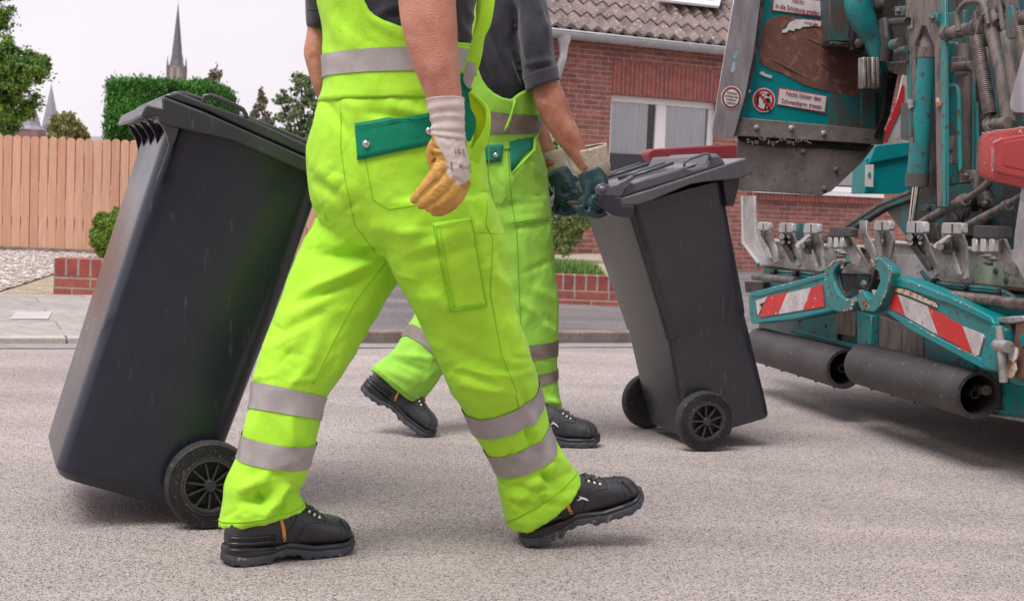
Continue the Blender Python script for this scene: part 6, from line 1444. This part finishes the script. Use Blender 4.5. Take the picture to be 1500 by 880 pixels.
# ---- column with the lift cylinder
colp = plate('lift_column', [(1326, -45), (1381, -45), (1382, 120), (1384, 304), (1372, 304), (1369, 120), (1368, 68), (1362, 55), (1356, 39), (1350, 39), (1344, 55), (1339, 66), (1340, 120), (1338, 210), (1330, 210), (1328, 120), (1326, 60)], M_brownt, .03, .010, tp, .004)
plate('column_edge', [(1376, -45), (1384, -45), (1385, 120), (1386, 304), (1380, 304), (1378, 120)], M_teal, .036, .014, tp, .003, colp)
plate('column_edge', [(1329, 62), (1333, 62), (1336, 200), (1331, 200)], M_teald, .034, .010, tp, .002, colp)
for x, y in ((1372, 30), (1332, 36), (1333, 152), (1374, 150)): plate('paint_chip', [(x - 4, y - 7), (x + 3, y - 6), (x + 4, y + 5), (x - 2, y + 8)], M_chip if x > 1350 else M_galvd, .0385, .003, tp, 0, colp)
cyl = tubes('lift_cylinder', [([(1357, 84), (1344, 258)], [.031, .0375])], M_teal, -.005, n=24)
tubes('cylinder_head', [([(1344, 254), (1343, 274)], [.041, .041])], M_teald, -.005, n=24, parent=cyl)
tubes('cylinder_collar', [([(1357.6, 70), (1356.8, 85)], [.034, .034])], M_brownt, -.005, n=24, parent=cyl)
tubes('rod_eye', [([(1354, 40), (1358, 74)], [.018, .026])], M_brownt, -.005, n=16, parent=cyl)
tubes('piston_rod', [([(1342, 272), (1335, 330)], .013)], M_chrome, -.005, n=20, parent=cyl)
plate('column_recess', [(1338, 60), (1372, 60), (1372, 304), (1338, 250)], M_darkst, -.06, .006, tp, 0)
tubes('side_pipe', [([(1362, 215), (1364, 262)], .014), ([(1368, 180), (1368, 270)], .010)], M_teald, -.08)
plate('guide_plate', [(1385, 62), (1401, 62), (1404, 268), (1388, 272)], M_teal, -.10, .02, tp, .003)
plate('guide_plate', [(1384, 20), (1412, 15), (1412, 70), (1386, 76)], M_teald, -.15, .02, tp, .003)
tubes('return_pipe', [([(1411, 66), (1415, 268)], .024)], M_brownt, -.12, n=16)
tubes('pipe_clamp', [([(1400, 98), (1425, 96)], .016), ([(1402, 108), (1420, 107)], .010)], M_brownt, -.06)
tubes('thin_pipe', [([(1427, 120), (1425, 270)], .005), ([(1431, 150), (1433, 230)], .005)], M_teal, -.12)
tubes('black_hose', [([(1433, 90), (1440, 160), (1446, 225), (1450, 262), (1442, 276), (1425, 286)], .012), ([(1439, 60), (1436, 120), (1441, 190), (1448, 240)], .016), ([(1424, 300), (1440, 285), (1446, 300)], .03)], M_darkst, -.16)
tubes('cross_shaft', [([(1384, 50), (1425, 41)], .020), ([(1425, 41), (1460, 36), (1520, 24)], .022)], M_brownt, .03, n=18)
for x, y, r in ((1388, 49, .025), (1404, 46, .023), (1430, 41, .028), (1446, 37, .027), (1462, 34, .030), (1488, 32, .030), (1496, 30, .031)): tubes('shaft_collar', [([(x - 3, y + .8), (x + 3, y - .8)], r)], M_brownt, .03, n=18)
tubes('bent_hose', [([(1404, 46), (1403, 20), (1415, 4), (1436, 2), (1443, 12), (1447, 34)], .009), ([(1437, 4), (1444, 22), (1448, 36)], .007), ([(1462, -15), (1466, 18), (1470, 44)], .008), ([(1470, 50), (1476, 20), (1474, -20)], .006)], M_brownt, .08)
tubes('upper_knuckle', [([(1440, 14), (1456, 8)], .026), ([(1466, 10), (1482, 5)], .024), ([(1452, 20), (1462, 34)], .018)], M_brownt, .05, n=16)
sp = helix('tension_spring', tp(1430, 55, .10), tp(1450.5, 168, .10), .0185, 40, .0034, M_spring)
tubes('spring_hook', [([(1429, 56), (1434, 38), (1440, 20)], .006), ([(1450, 166), (1449, 178), (1453, 184)], .008)], M_spring, .10, parent=sp)
tubes('link_rod', [([(1451, 42), (1468, 110), (1477, 180)], [.020, .024, .023])], M_brownt, .06, n=18)
tubes('link_rod', [([(1474, 48), (1485, 110), (1494, 165)], [.020, .020, .020])], M_brownt, .08, n=18)
tubes('rod_end', [([(1448, 182), (1476, 180)], .017)], M_brownt, .09, n=18)
for i in range(3): tubes('rod_end_ring', [([(1448 + i * 3, 182), (1449.2 + i * 3, 182)], .021)], M_galvd, .09, n=18)
helix('tension_spring', tp(1493, 42, .10), tp(1512, 130, .10), .0185, 34, .0034, M_spring)
plate('lever_plate', [(1476, 8), (1482, 8), (1490, 54), (1476, 58), (1472, 52)], M_teald, .12, .012, tp, .002)
# aluminium plate and red end piece on the street side
plate('edge_strip_near', [(1540, -45), (1503, 58), (1479, 148), (1480, 160), (1486, 165), (1560, 168)], M_alu, .38, .006, tp, .002).name = 'guard_plate'
def q3(name, pts, m, t, bevel, parent=None, seg=3):
    mb = MB(); mb.prism([P(*p) for p in pts], (.02, t, 0)); return obj(name, mb, m, parent or truck, bevel=bevel, seg=seg, smooth=40)
re_ = q3('red_end_piece', [(1440, 205, 4.36), (1443, 197, 4.35), (1450, 192.5, 4.33), (1500, 185, 4.18), (1570, 172, 3.98), (1570, 290, 3.98), (1500, 274, 4.18), (1448, 262, 4.33), (1440, 256, 4.36), (1438, 247, 4.37)], M_red, .10, .010)
q3('raised_border', [(1457, 204, 4.295), (1500, 196, 4.165), (1570, 186, 3.96), (1570, 276, 3.96), (1500, 262, 4.165), (1456, 252, 4.295), (1453, 245, 4.30), (1453, 210, 4.30)], M_red, .03, .006, re_)
q3('sunk_field', [(1472, 208, 4.238), (1500, 203, 4.155), (1570, 194, 3.95), (1570, 258, 3.95), (1500, 250, 4.155), (1472, 243, 4.238), (1468, 238, 4.25), (1468, 213, 4.25)], mat('red_inner', (.42, .045, .05), .5), .02, .003, re_)
mb = MB(); wr_ = random.Random(8)
for i in range(34):
    t = i / 33; x, y = ((1454 + .5 * math.sin(i * 2), 250 - 40 * t) if t < .8 else (1454 + (t - .8) * 70, 209 - (t - .8) * 30)); c = P(x + wr_.uniform(-.5, .5), y, 4.27); mb.box(c, (.004 * wr_.uniform(.4, 1.2), .004, .006 * wr_.uniform(.5, 1.3)))
for i in range(24):
    x = 1440 + i * 3.2 + wr_.uniform(-1, 1); c = P(x, 192 - (x - 1450) * .14 + wr_.uniform(0, 3), 4.36 - (x - 1440) * .0030); mb.box(c, (.006 * wr_.uniform(.3, 1.2), .004, .0025))
o_ = obj('worn_edge', mb, mat('scuffed_pink', (.60, .42, .42), .8), re_); o_['kind'] = 'stuff'
# ---- braces under the hopper
plate('brace', [(1190, 356), (1286, 297), (1330, 280), (1334, 292), (1296, 306), (1218, 354)], M_teald, -.10, .03, tp, .004)
plate('brace_edge', [(1214, 342), (1286, 296), (1330, 279), (1330, 284), (1288, 301), (1218, 346)], M_brownt, -.095, .03, tp, .002)
plate('gusset', [(1296, 306), (1332, 290), (1334, 352), (1326, 346)], M_teald, -.12, .02, tp, .003)
tubes('hydraulic_pipe', [([(1338, 336), (1352, 326), (1380, 310), (1410, 293)], .0165), ([(1408, 294), (1424, 286), (1438, 276), (1450, 264), (1452, 256)], .011), ([(1407, 296), (1414, 292)], .0215)], M_brownt, .0, n=16)
tubes('hydraulic_pipe', [([(1405, 338), (1430, 324), (1475, 301)], .0135), ([(1473, 302), (1490, 292), (1530, 268)], .012), ([(1472, 303), (1478, 300)], .018), ([(1350, 345), (1336, 338)], .016)], M_brownt, .05, n=16)
tubes('black_hose', [([(1408, 325), (1414, 312), (1420, 306), (1416, 318)], .007), ([(1380, 300), (1400, 320), (1398, 338)], .014)], M_darkst, -.1)
plate('recess_shade_plate', [(1384, 286), (1440, 283), (1440, 345), (1384, 345)], M_darkst, -.38, .02, tp, 0)  # dark sheet stands for the shade deep in the recess

# ---- comb plate with its teeth
comb = plate('comb_plate', [(1124, 353), (1170, 357), (1212, 362), (1270, 359), (1310, 357), (1420, 365), (1500, 371), (1580, 378), (1580, 434), (1500, 423), (1415, 416), (1315, 405.5), (1204, 398.5), (1110, 388)], M_galvd, .0, .02, tp, .002)
plate('comb_overlay', [(1440, 372), (1452, 366), (1500, 372), (1580, 380), (1580, 432), (1500, 421), (1420, 414), (1424, 380)], mat('greenish_primer', (.33, .40, .29), .6, col2=(.26, .26, .22), vscale=7, speck=(50, .62, .68, (.12, .09, .06))), .003, .004, tp, 0, comb)
plate('overlay_plate', [(1312, 372), (1355, 374), (1372, 412), (1316, 405)], M_galv, .004, .004, tp, .001, comb)
tubes('comb_rail', [([(1130, 352), (1212, 360)], .007), ([(1245, 362), (1268, 362)], .008), ([(1275, 352), (1330, 357), (1425, 365), (1500, 371), (1560, 377)], .008)], mat('worn_white_edge', (.55, .52, .50), .4, .2), .004, parent=comb)
for q in ([(1131, 389), (1204, 399), (1204, 401), (1131, 391)], [(1273, 405), (1315, 406), (1315, 412), (1273, 408)], [(1330, 406), (1400, 413), (1500, 423), (1560, 429), (1560, 433), (1500, 427), (1400, 417), (1352, 413)]): plate('rusty_lower_edge', q, M_rust, .002, .02, tp, .001, comb)
ep = plate('end_plate', [(1085, 287), (1105, 287), (1106.5, 325), (1107, 345), (1119, 368), (1132, 388), (1111, 388), (1087, 356), (1086, 322)], M_galv, .045, .010, tp, .002)
plate('bent_edge', [(1085, 287), (1088, 287), (1089, 355), (1113, 388), (1110, 388), (1086, 356)], mat('bright_edge', (.62, .62, .62), .4, .3), .050, .008, tp, .001, ep)
def tooth(x0, x1, y0, y1, xb, yb, m_head=M_galv, lever=False, linkage=False):
    w = x1 - x0
    hd = plate('comb_tooth', [(x0 + 1, y0 + 1.5), (x0 + 3, y0), (x1 - 3, y0), (x1, y0 + 2), (x1 + .5, y1 - 2), (x1 - 2, y1), (x0 + 1, y1), (x0, y1 - 2)], m_head, .11, .022, tp, .004, seg=2)
    plate('tooth_cheek', [(x0 + w * .45, y1 - 1), (x1 - 1, y1 - 3), (x1 + 6, y1 + 14), (xb + 4, yb - 18), (xb + 5, yb - 3), (xb, yb), (xb - 6, yb - 14), (x0 + w * .62, y1 + 18)], M_galvd, .075, .008, tp, .001, hd)
    plate('tooth_cheek', [(x0 + 1, y1 - 1), (x0 + w * .35, y1 - 2), (x0 + w * .42, y1 + 12), (xb - 10, yb - 22), (xb - 6, yb - 8), (xb - 10, yb - 8), (x0 + 2, y1 + 14)], M_darkst if linkage else M_galvd, .095, .008, tp, .001, hd)
    plate('tooth_groove', [(x0 + w * .5, y0 + 2), (x0 + w * .56, y0 + 2), (x0 + w * .56, y1 - 1), (x0 + w * .5, y1 - 1)], M_darkst, .1115, .004, tp, 0, hd)
    if linkage:
        tubes('linkage_pins', [([(x0 + 5, y1 + 5, .10), (x0 + 5, y1 + 5, .12)], .012), ([(x0 + 6, y1 + 13, .09), (x0 + 6, y1 + 13, .115)], .010), ([(x0 + w * .8, y1 + 5, .08), (x0 + w * .8, y1 + 5, .10)], .009), ([(x0 + w * .8, y1 + 14, .08), (x0 + w * .8, y1 + 14, .10)], .006)], M_galvd, n=12, parent=hd)
        plate('dark_link', [(x0 + 6, y1 + 2), (x0 + w * .5, y1 + 3), (x0 + w * .6, y1 + 18), (xb - 4, yb - 14), (xb - 8, yb - 10), (x0 + 8, y1 + 22)], M_darkst, .085, .015, tp, .002, hd)
    if lever:
        plate('clamp_lever', [(x0 - 10, y1 + 21), (x0 - 12, y1 + 17), (x0 - 10, y1 + 14), (x0 + w * .30, y1 + 1), (x0 + w * .42, y1 + 3), (x0 - 6, y1 + 21)], mat('bright_lever', (.62, .61, .60), .35, .4), .135, .010, tp, .002, hd)
        plate('lever_link', [(x0 - 6, y1 + 18), (x0, y1 + 14), (x0 + w * .5, y1 + 10), (x0 + w * .5, y1 + 30), (x0 + 4, y1 + 30)], M_darkst, .10, .012, tp, .002, hd)
        tubes('lever_pin', [([(x0 - 1, y1 + 18, .11), (x0 - 1, y1 + 18, .14)], .012)], M_galvd, n=14, parent=hd)
    return hd
tooth(1108, 1126, 325, 337, 1134, 386)
tooth(1140, 1160, 326, 341, 1168, 391, linkage=True)
tooth(1176, 1198, 327, 342, 1202, 398, lever=True)
tooth(1279, 1303, 323, 338, 1300, 396)
tooth(1327, 1353, 324, 342, 1368, 405, linkage=True)
tooth(1378, 1409, 326, 343, 1412, 410, lever=True)
for x0, x1, y0 in ((1214, 1247, 332), (1425, 1471, 330)):
    w = x1 - x0; h = 15 if w < 40 else 19
    bb_ = plate('rubber_block', [(x0, y0 + 3), (x0 + 3, y0), (x1 - 3, y0 + 1), (x1, y0 + 3), (x1, y0 + h), (x0, y0 + h)], M_black, .12, .030, tp, .004, seg=2)
    for i in range(3):
        xa = x0 - 2 + i * w * .27; plate('block_rib', [(xa, y0 + h), (xa + w * .16, y0 + h), (xa + w * .16, y0 + h * 2.05), (xa, y0 + h * 2.05)], M_galv if i != 1 else M_swhite, .118, .02, tp, .003, bb_)
    plate('block_backing', [(x0 - 1, y0 + h), (x0 + w * .75, y0 + h), (x0 + w * .75, y0 + h * 2), (x0 - 1, y0 + h * 2)], M_galvd, .10, .02, tp, .002, bb_)
    plate('block_arm', [(x0 + w * .75, y0 + h), (x1 - 1, y0 + h), (x1 + w * .35, y0 + h * 3.1), (x1 + w * .35, y0 + h * 4), (x1, y0 + h * 3.6), (x0 + w * .6, y0 + h * 2)], M_galvd, .08, .012, tp, .002, bb_)
    bolts('bolt', [(x0 + w * .55, y0 + h * 2.4), (x0 + w * .75, y0 + h * 2.6), (x0 + w * .62, y0 + h * 2.9)], M_galvd, .03, .010, tp, bb_, .02)
plate('thin_finger', [(1258, 323), (1269, 323), (1269, 341), (1280, 363), (1284, 385), (1276, 380), (1262, 350), (1259, 345)], M_galvd, .06, .010, tp, .002)
plate('mounting_strap', [(1228, 366), (1256, 362), (1272, 390), (1272, 402), (1246, 396)], M_galvd, .03, .010, tp, .002)
for x in (1165, 1175, 1357, 1367): plate('thin_blade', [(x, 327), (x + 4, 327), (x + 5, 352), (x, 352)], M_teald if x < 1300 else M_darkst, .04, .02, tp, .002)
plate('end_plate', [(1497, 268), (1512, 268), (1530, 400), (1500, 410), (1483, 378), (1486, 340)], M_galv, .16, .012, tp, .002)
bolts('plate_hole', [(1145, 376), (1162, 380), (1473, 395), (1473, 411), (1458, 397)], M_teald, .008, .012, tp, comb, .003)
for x, y in ((1112, 389), (1267, 390), (1268, 400)): bolts('bolt', [(x, y - 2)], M_teal, .055 if x < 1200 else .01, .010, tp, comb)
# ---- beam under the comb, hoses, rods
beam = plate('lower_beam', [(1118, 387), (1580, 428), (1580, 640), (1466, 608), (1440, 585), (1255, 530), (1158, 503), (1110, 492)], M_teald, -.03, .06, tp, .004)
plate('beam_face', [(1118, 392), (1204, 401), (1204, 420), (1118, 428)], M_teal, -.012, .012, tp, .002, beam)
plate('beam_face', [(1360, 420), (1580, 440), (1580, 520), (1470, 500), (1400, 462)], M_teal, -.012, .012, tp, .002, beam)
plate('beam_face', [(1158, 468), (1226, 455), (1226, 500), (1158, 485)], M_teal, -.012, .012, tp, .002, beam)
plate('centre_post', [(1254, 455), (1276, 462), (1276, 520), (1256, 512)], M_teal, .0, .03, tp, .003, beam)
plate('centre_post', [(1256, 402), (1272, 404), (1272, 440), (1256, 440)], M_teald, .0, .03, tp, .003, beam)
plate('brown_plate', [(1222, 458), (1252, 450), (1252, 493), (1222, 488)], M_brownt, -.008, .008, tp, .001, beam)
plate('brown_plate', [(1288, 462), (1320, 474), (1320, 520), (1288, 510)], M_brownt, -.008, .008, tp, .001, beam)
plate('brown_plate', [(1322, 474), (1352, 486), (1352, 528), (1322, 520)], M_brownt, -.008, .008, tp, .001, beam)
plate('beam_face', [(1354, 488), (1425, 520), (1425, 556), (1354, 532)], M_teal, -.012, .012, tp, .002, beam)
plate('beam_lip', [(1158, 482), (1255, 506), (1255, 512), (1158, 488)], M_teal, .004, .05, tp, .002, beam)
plate('lower_skirt', [(1468, 560), (1580, 570), (1580, 640), (1500, 614), (1445, 606), (1440, 600), (1468, 598)], M_teal, .02, .04, tp, .004)
plate('skirt_edge', [(1440, 603), (1500, 612), (1580, 634), (1580, 641), (1500, 618), (1440, 608)], M_galvd, .03, .10, tp, .003)
bolts('beam_hole', [(1172, 470), (1210, 477), (1430, 528)], M_darkst, .001, .011, tp, beam, .003)
tubes('hydraulic_line', [([(1128, 396), (1150, 398), (1172, 399), (1203, 403)], .006), ([(1130, 400), (1160, 403), (1200, 407)], .005)], M_teal, .03)
tubes('hydraulic_line', [([(1350, 398), (1358, 408), (1372, 415), (1420, 420), (1460, 424), (1480, 432), (1486, 438)], .0075), ([(1372, 418), (1420, 424), (1462, 428), (1478, 436)], .006)], M_teal, .04)
for x, y in ((1134, 398), (1166, 400), (1197, 405), (1370, 412), (1418, 421), (1466, 428)): tubes('line_clamp', [([(x - 2, y), (x + 3, y + 1)], .013)], M_darkst, .04)
tubes('cross_rod', [([(1105, 405), (1166, 411)], .0165)], M_brownt, .06, n=16)
plate('rod_bracket', [(1090, 412), (1118, 413), (1118, 430), (1092, 428)], M_darkst, .02, .05, tp, .002)
s2 = helix('long_spring', tp(1378, 432, .10), tp(1540, 450, .10), .0150, 52, .0042, M_spring)
tubes('spring_hook', [([(1366, 428), (1372, 424), (1380, 433)], .005), ([(1366, 428), (1370, 434), (1380, 433)], .004)], M_galvd, .10, parent=s2)
# ---- rubber bump rollers
for (xa, ya), (xb, yb), r in (((1113, 510), (1238, 535), .0755), ((1264, 538.5), (1434, 572.5), .0765)):
    a = tp(xa, ya, .10); b = tp(xb, yb, .10); a.z = b.z = (a.z + b.z) / 2 if abs(a.z - b.z) < .05 else a.z
    d_ = (b - a); Lr = d_.length; MM = d_.to_track_quat('Z', 'Y').to_matrix().to_4x4(); MM.translation = a
    mb = MB(); pr = [(r * .82, 0), (r * .97, 0), (r, .006)]
    for i in range(1, 24): pr.append((r * (1 + .004 * math.sin(i * 2.3)), .006 + (Lr - .012) * i / 24))
    pr += [(r, Lr - .006), (r * .97, Lr), (r * .82, Lr)]
    mb.lathe(pr, MM, 56, closed=True); ro = obj('bump_roller', mb, M_rub2, truck, smooth=60)
    mb = MB(); mb.lathe([(.015, -.05), (.015, Lr - .02), (.012, Lr - .02), (.012, -.05)], MM, 14, closed=True)
    mb.lathe([(.018, Lr * .75), (r * .82, Lr * .75), (r * .82, Lr * .75 - .01), (.018, Lr * .75 - .01)], MM, 30)
    obj('roller_core', mb, M_darkst, ro, smooth=40)
    for k in range(5): 
        c = a.lerp(b, (k + .5) / 5) - Vector((0, 0, r)); obj('roller_nub', MB().lathe([(.006, 0), (.006, -.006), (.001, -.008)], Matrix.Translation(c), 8), M_rub2, ro, smooth=40)
    plate('roller_bracket', [(xb - 8, yb - 24), (xb + 14, yb - 20), (xb + 16, yb + 12), (xb + 10, yb + 24), (xb - 8, yb + 20)], M_brownt, .02, .02, tp, .003); tubes('roller_stub', [([(xb - 6, yb - 4), (xb + 12, yb - 1)], .016)], M_brownt, .07)
# ---- the two striped folding arms with their hooks
arm = plate('folding_arm', [(1096, 430), (1118, 426), (1160, 417), (1206, 403), (1214, 415), (1226, 452), (1160, 466), (1100, 473), (1097, 460)], M_teal, .14, .035, tp, .006, seg=3)
plate('arm_top_edge', [(1098, 428), (1116, 424), (1206, 400), (1208, 407), (1160, 421), (1112, 434), (1100, 434)], M_tealc, .146, .06, tp, .004, arm)
plate('arm_bottom_edge', [(1100, 468), (1160, 460), (1226, 448), (1227, 454), (1160, 468), (1101, 474)], M_tealc, .146, .06, tp, .004, arm)
for q, m_ in (([(1112, 465), (1123, 434), (1153, 429), (1140, 460)], M_sred), ([(1140, 460), (1153, 429), (1188, 421), (1176, 454)], M_swhite), ([(1176, 454), (1188, 421), (1204, 416), (1207, 449)], M_sred)): plate('stripe', q, m_, .1465, .005, tp, 0, arm)
plate('torn_corner', [(1107, 440), (1116, 437), (1124, 434), (1120, 442), (1112, 446), (1115, 452), (1110, 462)], M_swhite, .149, .003, tp, 0, arm)
hook = [(1206, 400), (1210, 390), (1217, 383), (1226, 379), (1233, 378), (1235, 384), (1229, 387), (1224, 392), (1220, 400), (1220, 410), (1223, 420), (1228, 430), (1235, 436), (1244, 437), (1252, 434), (1254, 442), (1250, 450), (1240, 456), (1228, 457), (1218, 453), (1211, 440), (1206, 420)]
h1 = plate('arm_hook', hook, M_teal, .175, .035, tp, .004, arm, seg=2)
hook2 = [(1273, 383), (1278, 377), (1286, 376), (1296, 384), (1304, 391), (1306, 400), (1303, 418), (1296, 434), (1289, 449), (1280, 457), (1268, 456), (1258, 450), (1256, 440), (1257, 430), (1264, 426), (1270, 436), (1277, 437), (1284, 424), (1289, 412), (1287, 399), (1282, 394), (1274, 394)]
arm2 = plate('folding_arm', [(1288, 450), (1302, 414), (1306, 406), (1330, 412), (1400, 440), (1452, 468), (1464, 480), (1466, 500), (1458, 542), (1440, 538), (1380, 505), (1330, 480)], M_teal, .14, .035, tp, .006, seg=3)
h2 = plate('arm_hook', hook2, M_teal, .175, .035, tp, .004, arm2, seg=2)
plate('arm_top_edge', [(1304, 405), (1312, 404), (1332, 410), (1400, 437), (1450, 463), (1456, 476), (1396, 448), (1330, 424), (1302, 418)], M_tealc, .150, .065, tp, .005, arm2, seg=2)
plate('arm_bottom_edge', [(1288, 450), (1292, 446), (1330, 468), (1380, 497), (1436, 524), (1458, 536), (1458, 544), (1438, 540), (1378, 508), (1330, 482)], M_tealc, .148, .06, tp, .004, arm2)
plate('arm_end', [(1442, 492), (1452, 474), (1466, 482), (1467, 500), (1459, 544), (1440, 538), (1436, 524)], M_teal, .150, .06, tp, .004, arm2)
for q, m_ in (([(1295, 448), (1301, 424), (1315, 431), (1327, 464)], M_sred), ([(1315, 431), (1359, 449), (1374, 491), (1327, 464)], M_swhite), ([(1359, 449), (1410, 478), (1425, 518), (1374, 491)], M_sred), ([(1410, 478), (1438, 489), (1441, 493), (1433, 521), (1425, 518)], M_swhite)): plate('stripe', q, m_, .1465, .005, tp, 0, arm2)
plate('dirty_stripe_edge', [(1302, 424), (1304, 419), (1330, 425), (1370, 444), (1372, 450), (1330, 433)], M_chip, .1480, .004, tp, 0, arm2)
# chipped paint along hook and arm edges
def chips(parent, loop, off, n, seed, size=1.6):
    g = random.Random(seed); mb = MB(); tot = [(a, b) for a, b in zip(loop, loop[1:])]
    for i in range(n):
        a, b = g.choice(tot); t = g.random(); x = a[0] + (b[0] - a[0]) * t; y = a[1] + (b[1] - a[1]) * t; s_ = size * g.uniform(.4, 1.2)
        mb.prism([tp(x + s_ * g.uniform(.5, 1.2) * math.cos(k * 1.26), y + s_ * g.uniform(.5, 1.3) * math.sin(k * 1.26), off) for k in range(5)], TV * .004)
    o_ = obj('chipped_paint', mb, M_chip, parent); o_['kind'] = 'stuff'
chips(h1, [(1232, 380), (1222, 382), (1212, 392), (1208, 402), (1214, 438)], .177, 26, 1); chips(h1, [(1234, 382), (1233, 392)], .177, 16, 2, 2.6); chips(h1, [(1238, 440), (1250, 440), (1246, 452), (1236, 455)], .177, 16, 3, 2.6)
chips(h2, [(1276, 380), (1276, 392), (1284, 378)], .177, 24, 4, 2.8); chips(h2, [(1300, 390), (1304, 402), (1296, 430), (1288, 448)], .177, 34, 5, 1.3); chips(h2, [(1262, 440), (1272, 450), (1264, 452)], .177, 26, 6, 2.8)
chips(arm2, [(1306, 406), (1350, 420), (1400, 440), (1440, 460)], .152, 26, 7, 1.3); chips(arm, [(1120, 424), (1160, 415), (1200, 404)], .148, 18, 8, 1.2); chips(arm2, [(1330, 470), (1380, 500), (1430, 522)], .150, 22, 9, 1.3)
tubes('latch', [([(1228, 392), (1232, 420), (1240, 434)], .010), ([(1242, 440), (1252, 430)], .020), ([(1284, 396), (1276, 420), (1266, 432)], .008), ([(1258, 438), (1272, 428)], .016)], M_darkst, .15, n=12)
bolts('bolt', [(1267, 416)], M_galv, .02, .016, tp)
plate('latch_bracket', [(1256, 425), (1270, 424), (1274, 436), (1262, 442)], M_galvd, .12, .05, tp, .003)
# ---- hinge assembly on the street side
hb_ = plate('hinge_bracket', [(1476, 462), (1560, 458), (1560, 575), (1482, 562), (1470, 556), (1474, 500)], M_teal, .10, .12, tp, .006)
plate('rusty_strap', [(1488, 468), (1530, 464), (1534, 548), (1488, 556), (1484, 520)], M_rust, .125, .02, tp, .003, hb_)
plate('teal_patch', [(1494, 490), (1512, 489), (1512, 506), (1496, 508)], M_tealc, .128, .004, tp, 0, hb_)
plate('top_bracket', [(1456, 465), (1498, 462), (1500, 470), (1480, 474), (1457, 472)], M_galvd, .13, .08, tp, .003, hb_)
plate('pin_housing', [(1461, 474), (1480, 470), (1478, 540), (1466, 556), (1462, 540)], M_brownt, .12, .06, tp, .004, hb_)
tubes('hinge_pin', [([(1460, 505), (1478, 508)], .018), ([(1464, 478), (1470, 560)], .012)], M_galvd, .17, n=14, parent=hb_)
plate('peeled_paint', [(1477, 512), (1482, 506), (1490, 510), (1491, 520), (1487, 530), (1489, 542), (1482, 554), (1472, 552), (1476, 534)], M_chip, .147, .003, tp, 0, hb_)
plate('white_paint', [(1478, 512), (1482, 508), (1489, 512), (1489, 524), (1484, 530), (1477, 526)], M_stick, .150, .002, tp, 0, hb_)

# ---- more of the clutter in the upper right: hoses, brackets and fittings
hz = random.Random(21)
for i in range(9):
    x0 = 1388 + i * 13 + hz.uniform(-4, 4); ya = hz.uniform(-30, 20); yb = hz.uniform(150, 280)
    tubes('black_hose', [([(x0, ya), (x0 + hz.uniform(-6, 6), ya + 60), (x0 + hz.uniform(-4, 8), (ya + yb) / 2 + 20), (x0 + hz.uniform(0, 12), yb)], hz.choice((.006, .008, .011)))], hz.choice((M_darkst, M_brownt, M_teald)), hz.uniform(-.28, -.18))
for x, y, w, h, o_ in ((1392, 84, 14, 22, -.08), (1430, 70, 12, 30, -.1), (1407, 250, 20, 14, -.04), (1436, 292, 16, 12, -.05), (1388, 200, 8, 40, -.05), (1460, 190, 14, 10, .02), (1288, 34, 14, 16, .0), (1310, 10, 14, 14, .03), (1346, 300, 30, 10, -.14), (1362, 20, 10, 14, .05)):
    p_ = plate('bracket', [(x, y), (x + w, y - 1), (x + w, y + h), (x, y + h)], hz.choice((M_teald, M_brownt, M_darkst)), o_, .02, tp, .003)
    bolts('bolt', [(x + w * .5, y + h * .5)], M_brownt, o_ + .002, .010, tp, p_)
tubes('hydraulic_pipe', [([(1386, 128), (1396, 126), (1404, 134), (1405, 180), (1407, 250)], .008)], M_teal, -.02)
tubes('hydraulic_pipe', [([(1444, 196), (1436, 210), (1434, 240), (1430, 276)], .010)], M_brownt, -.04)
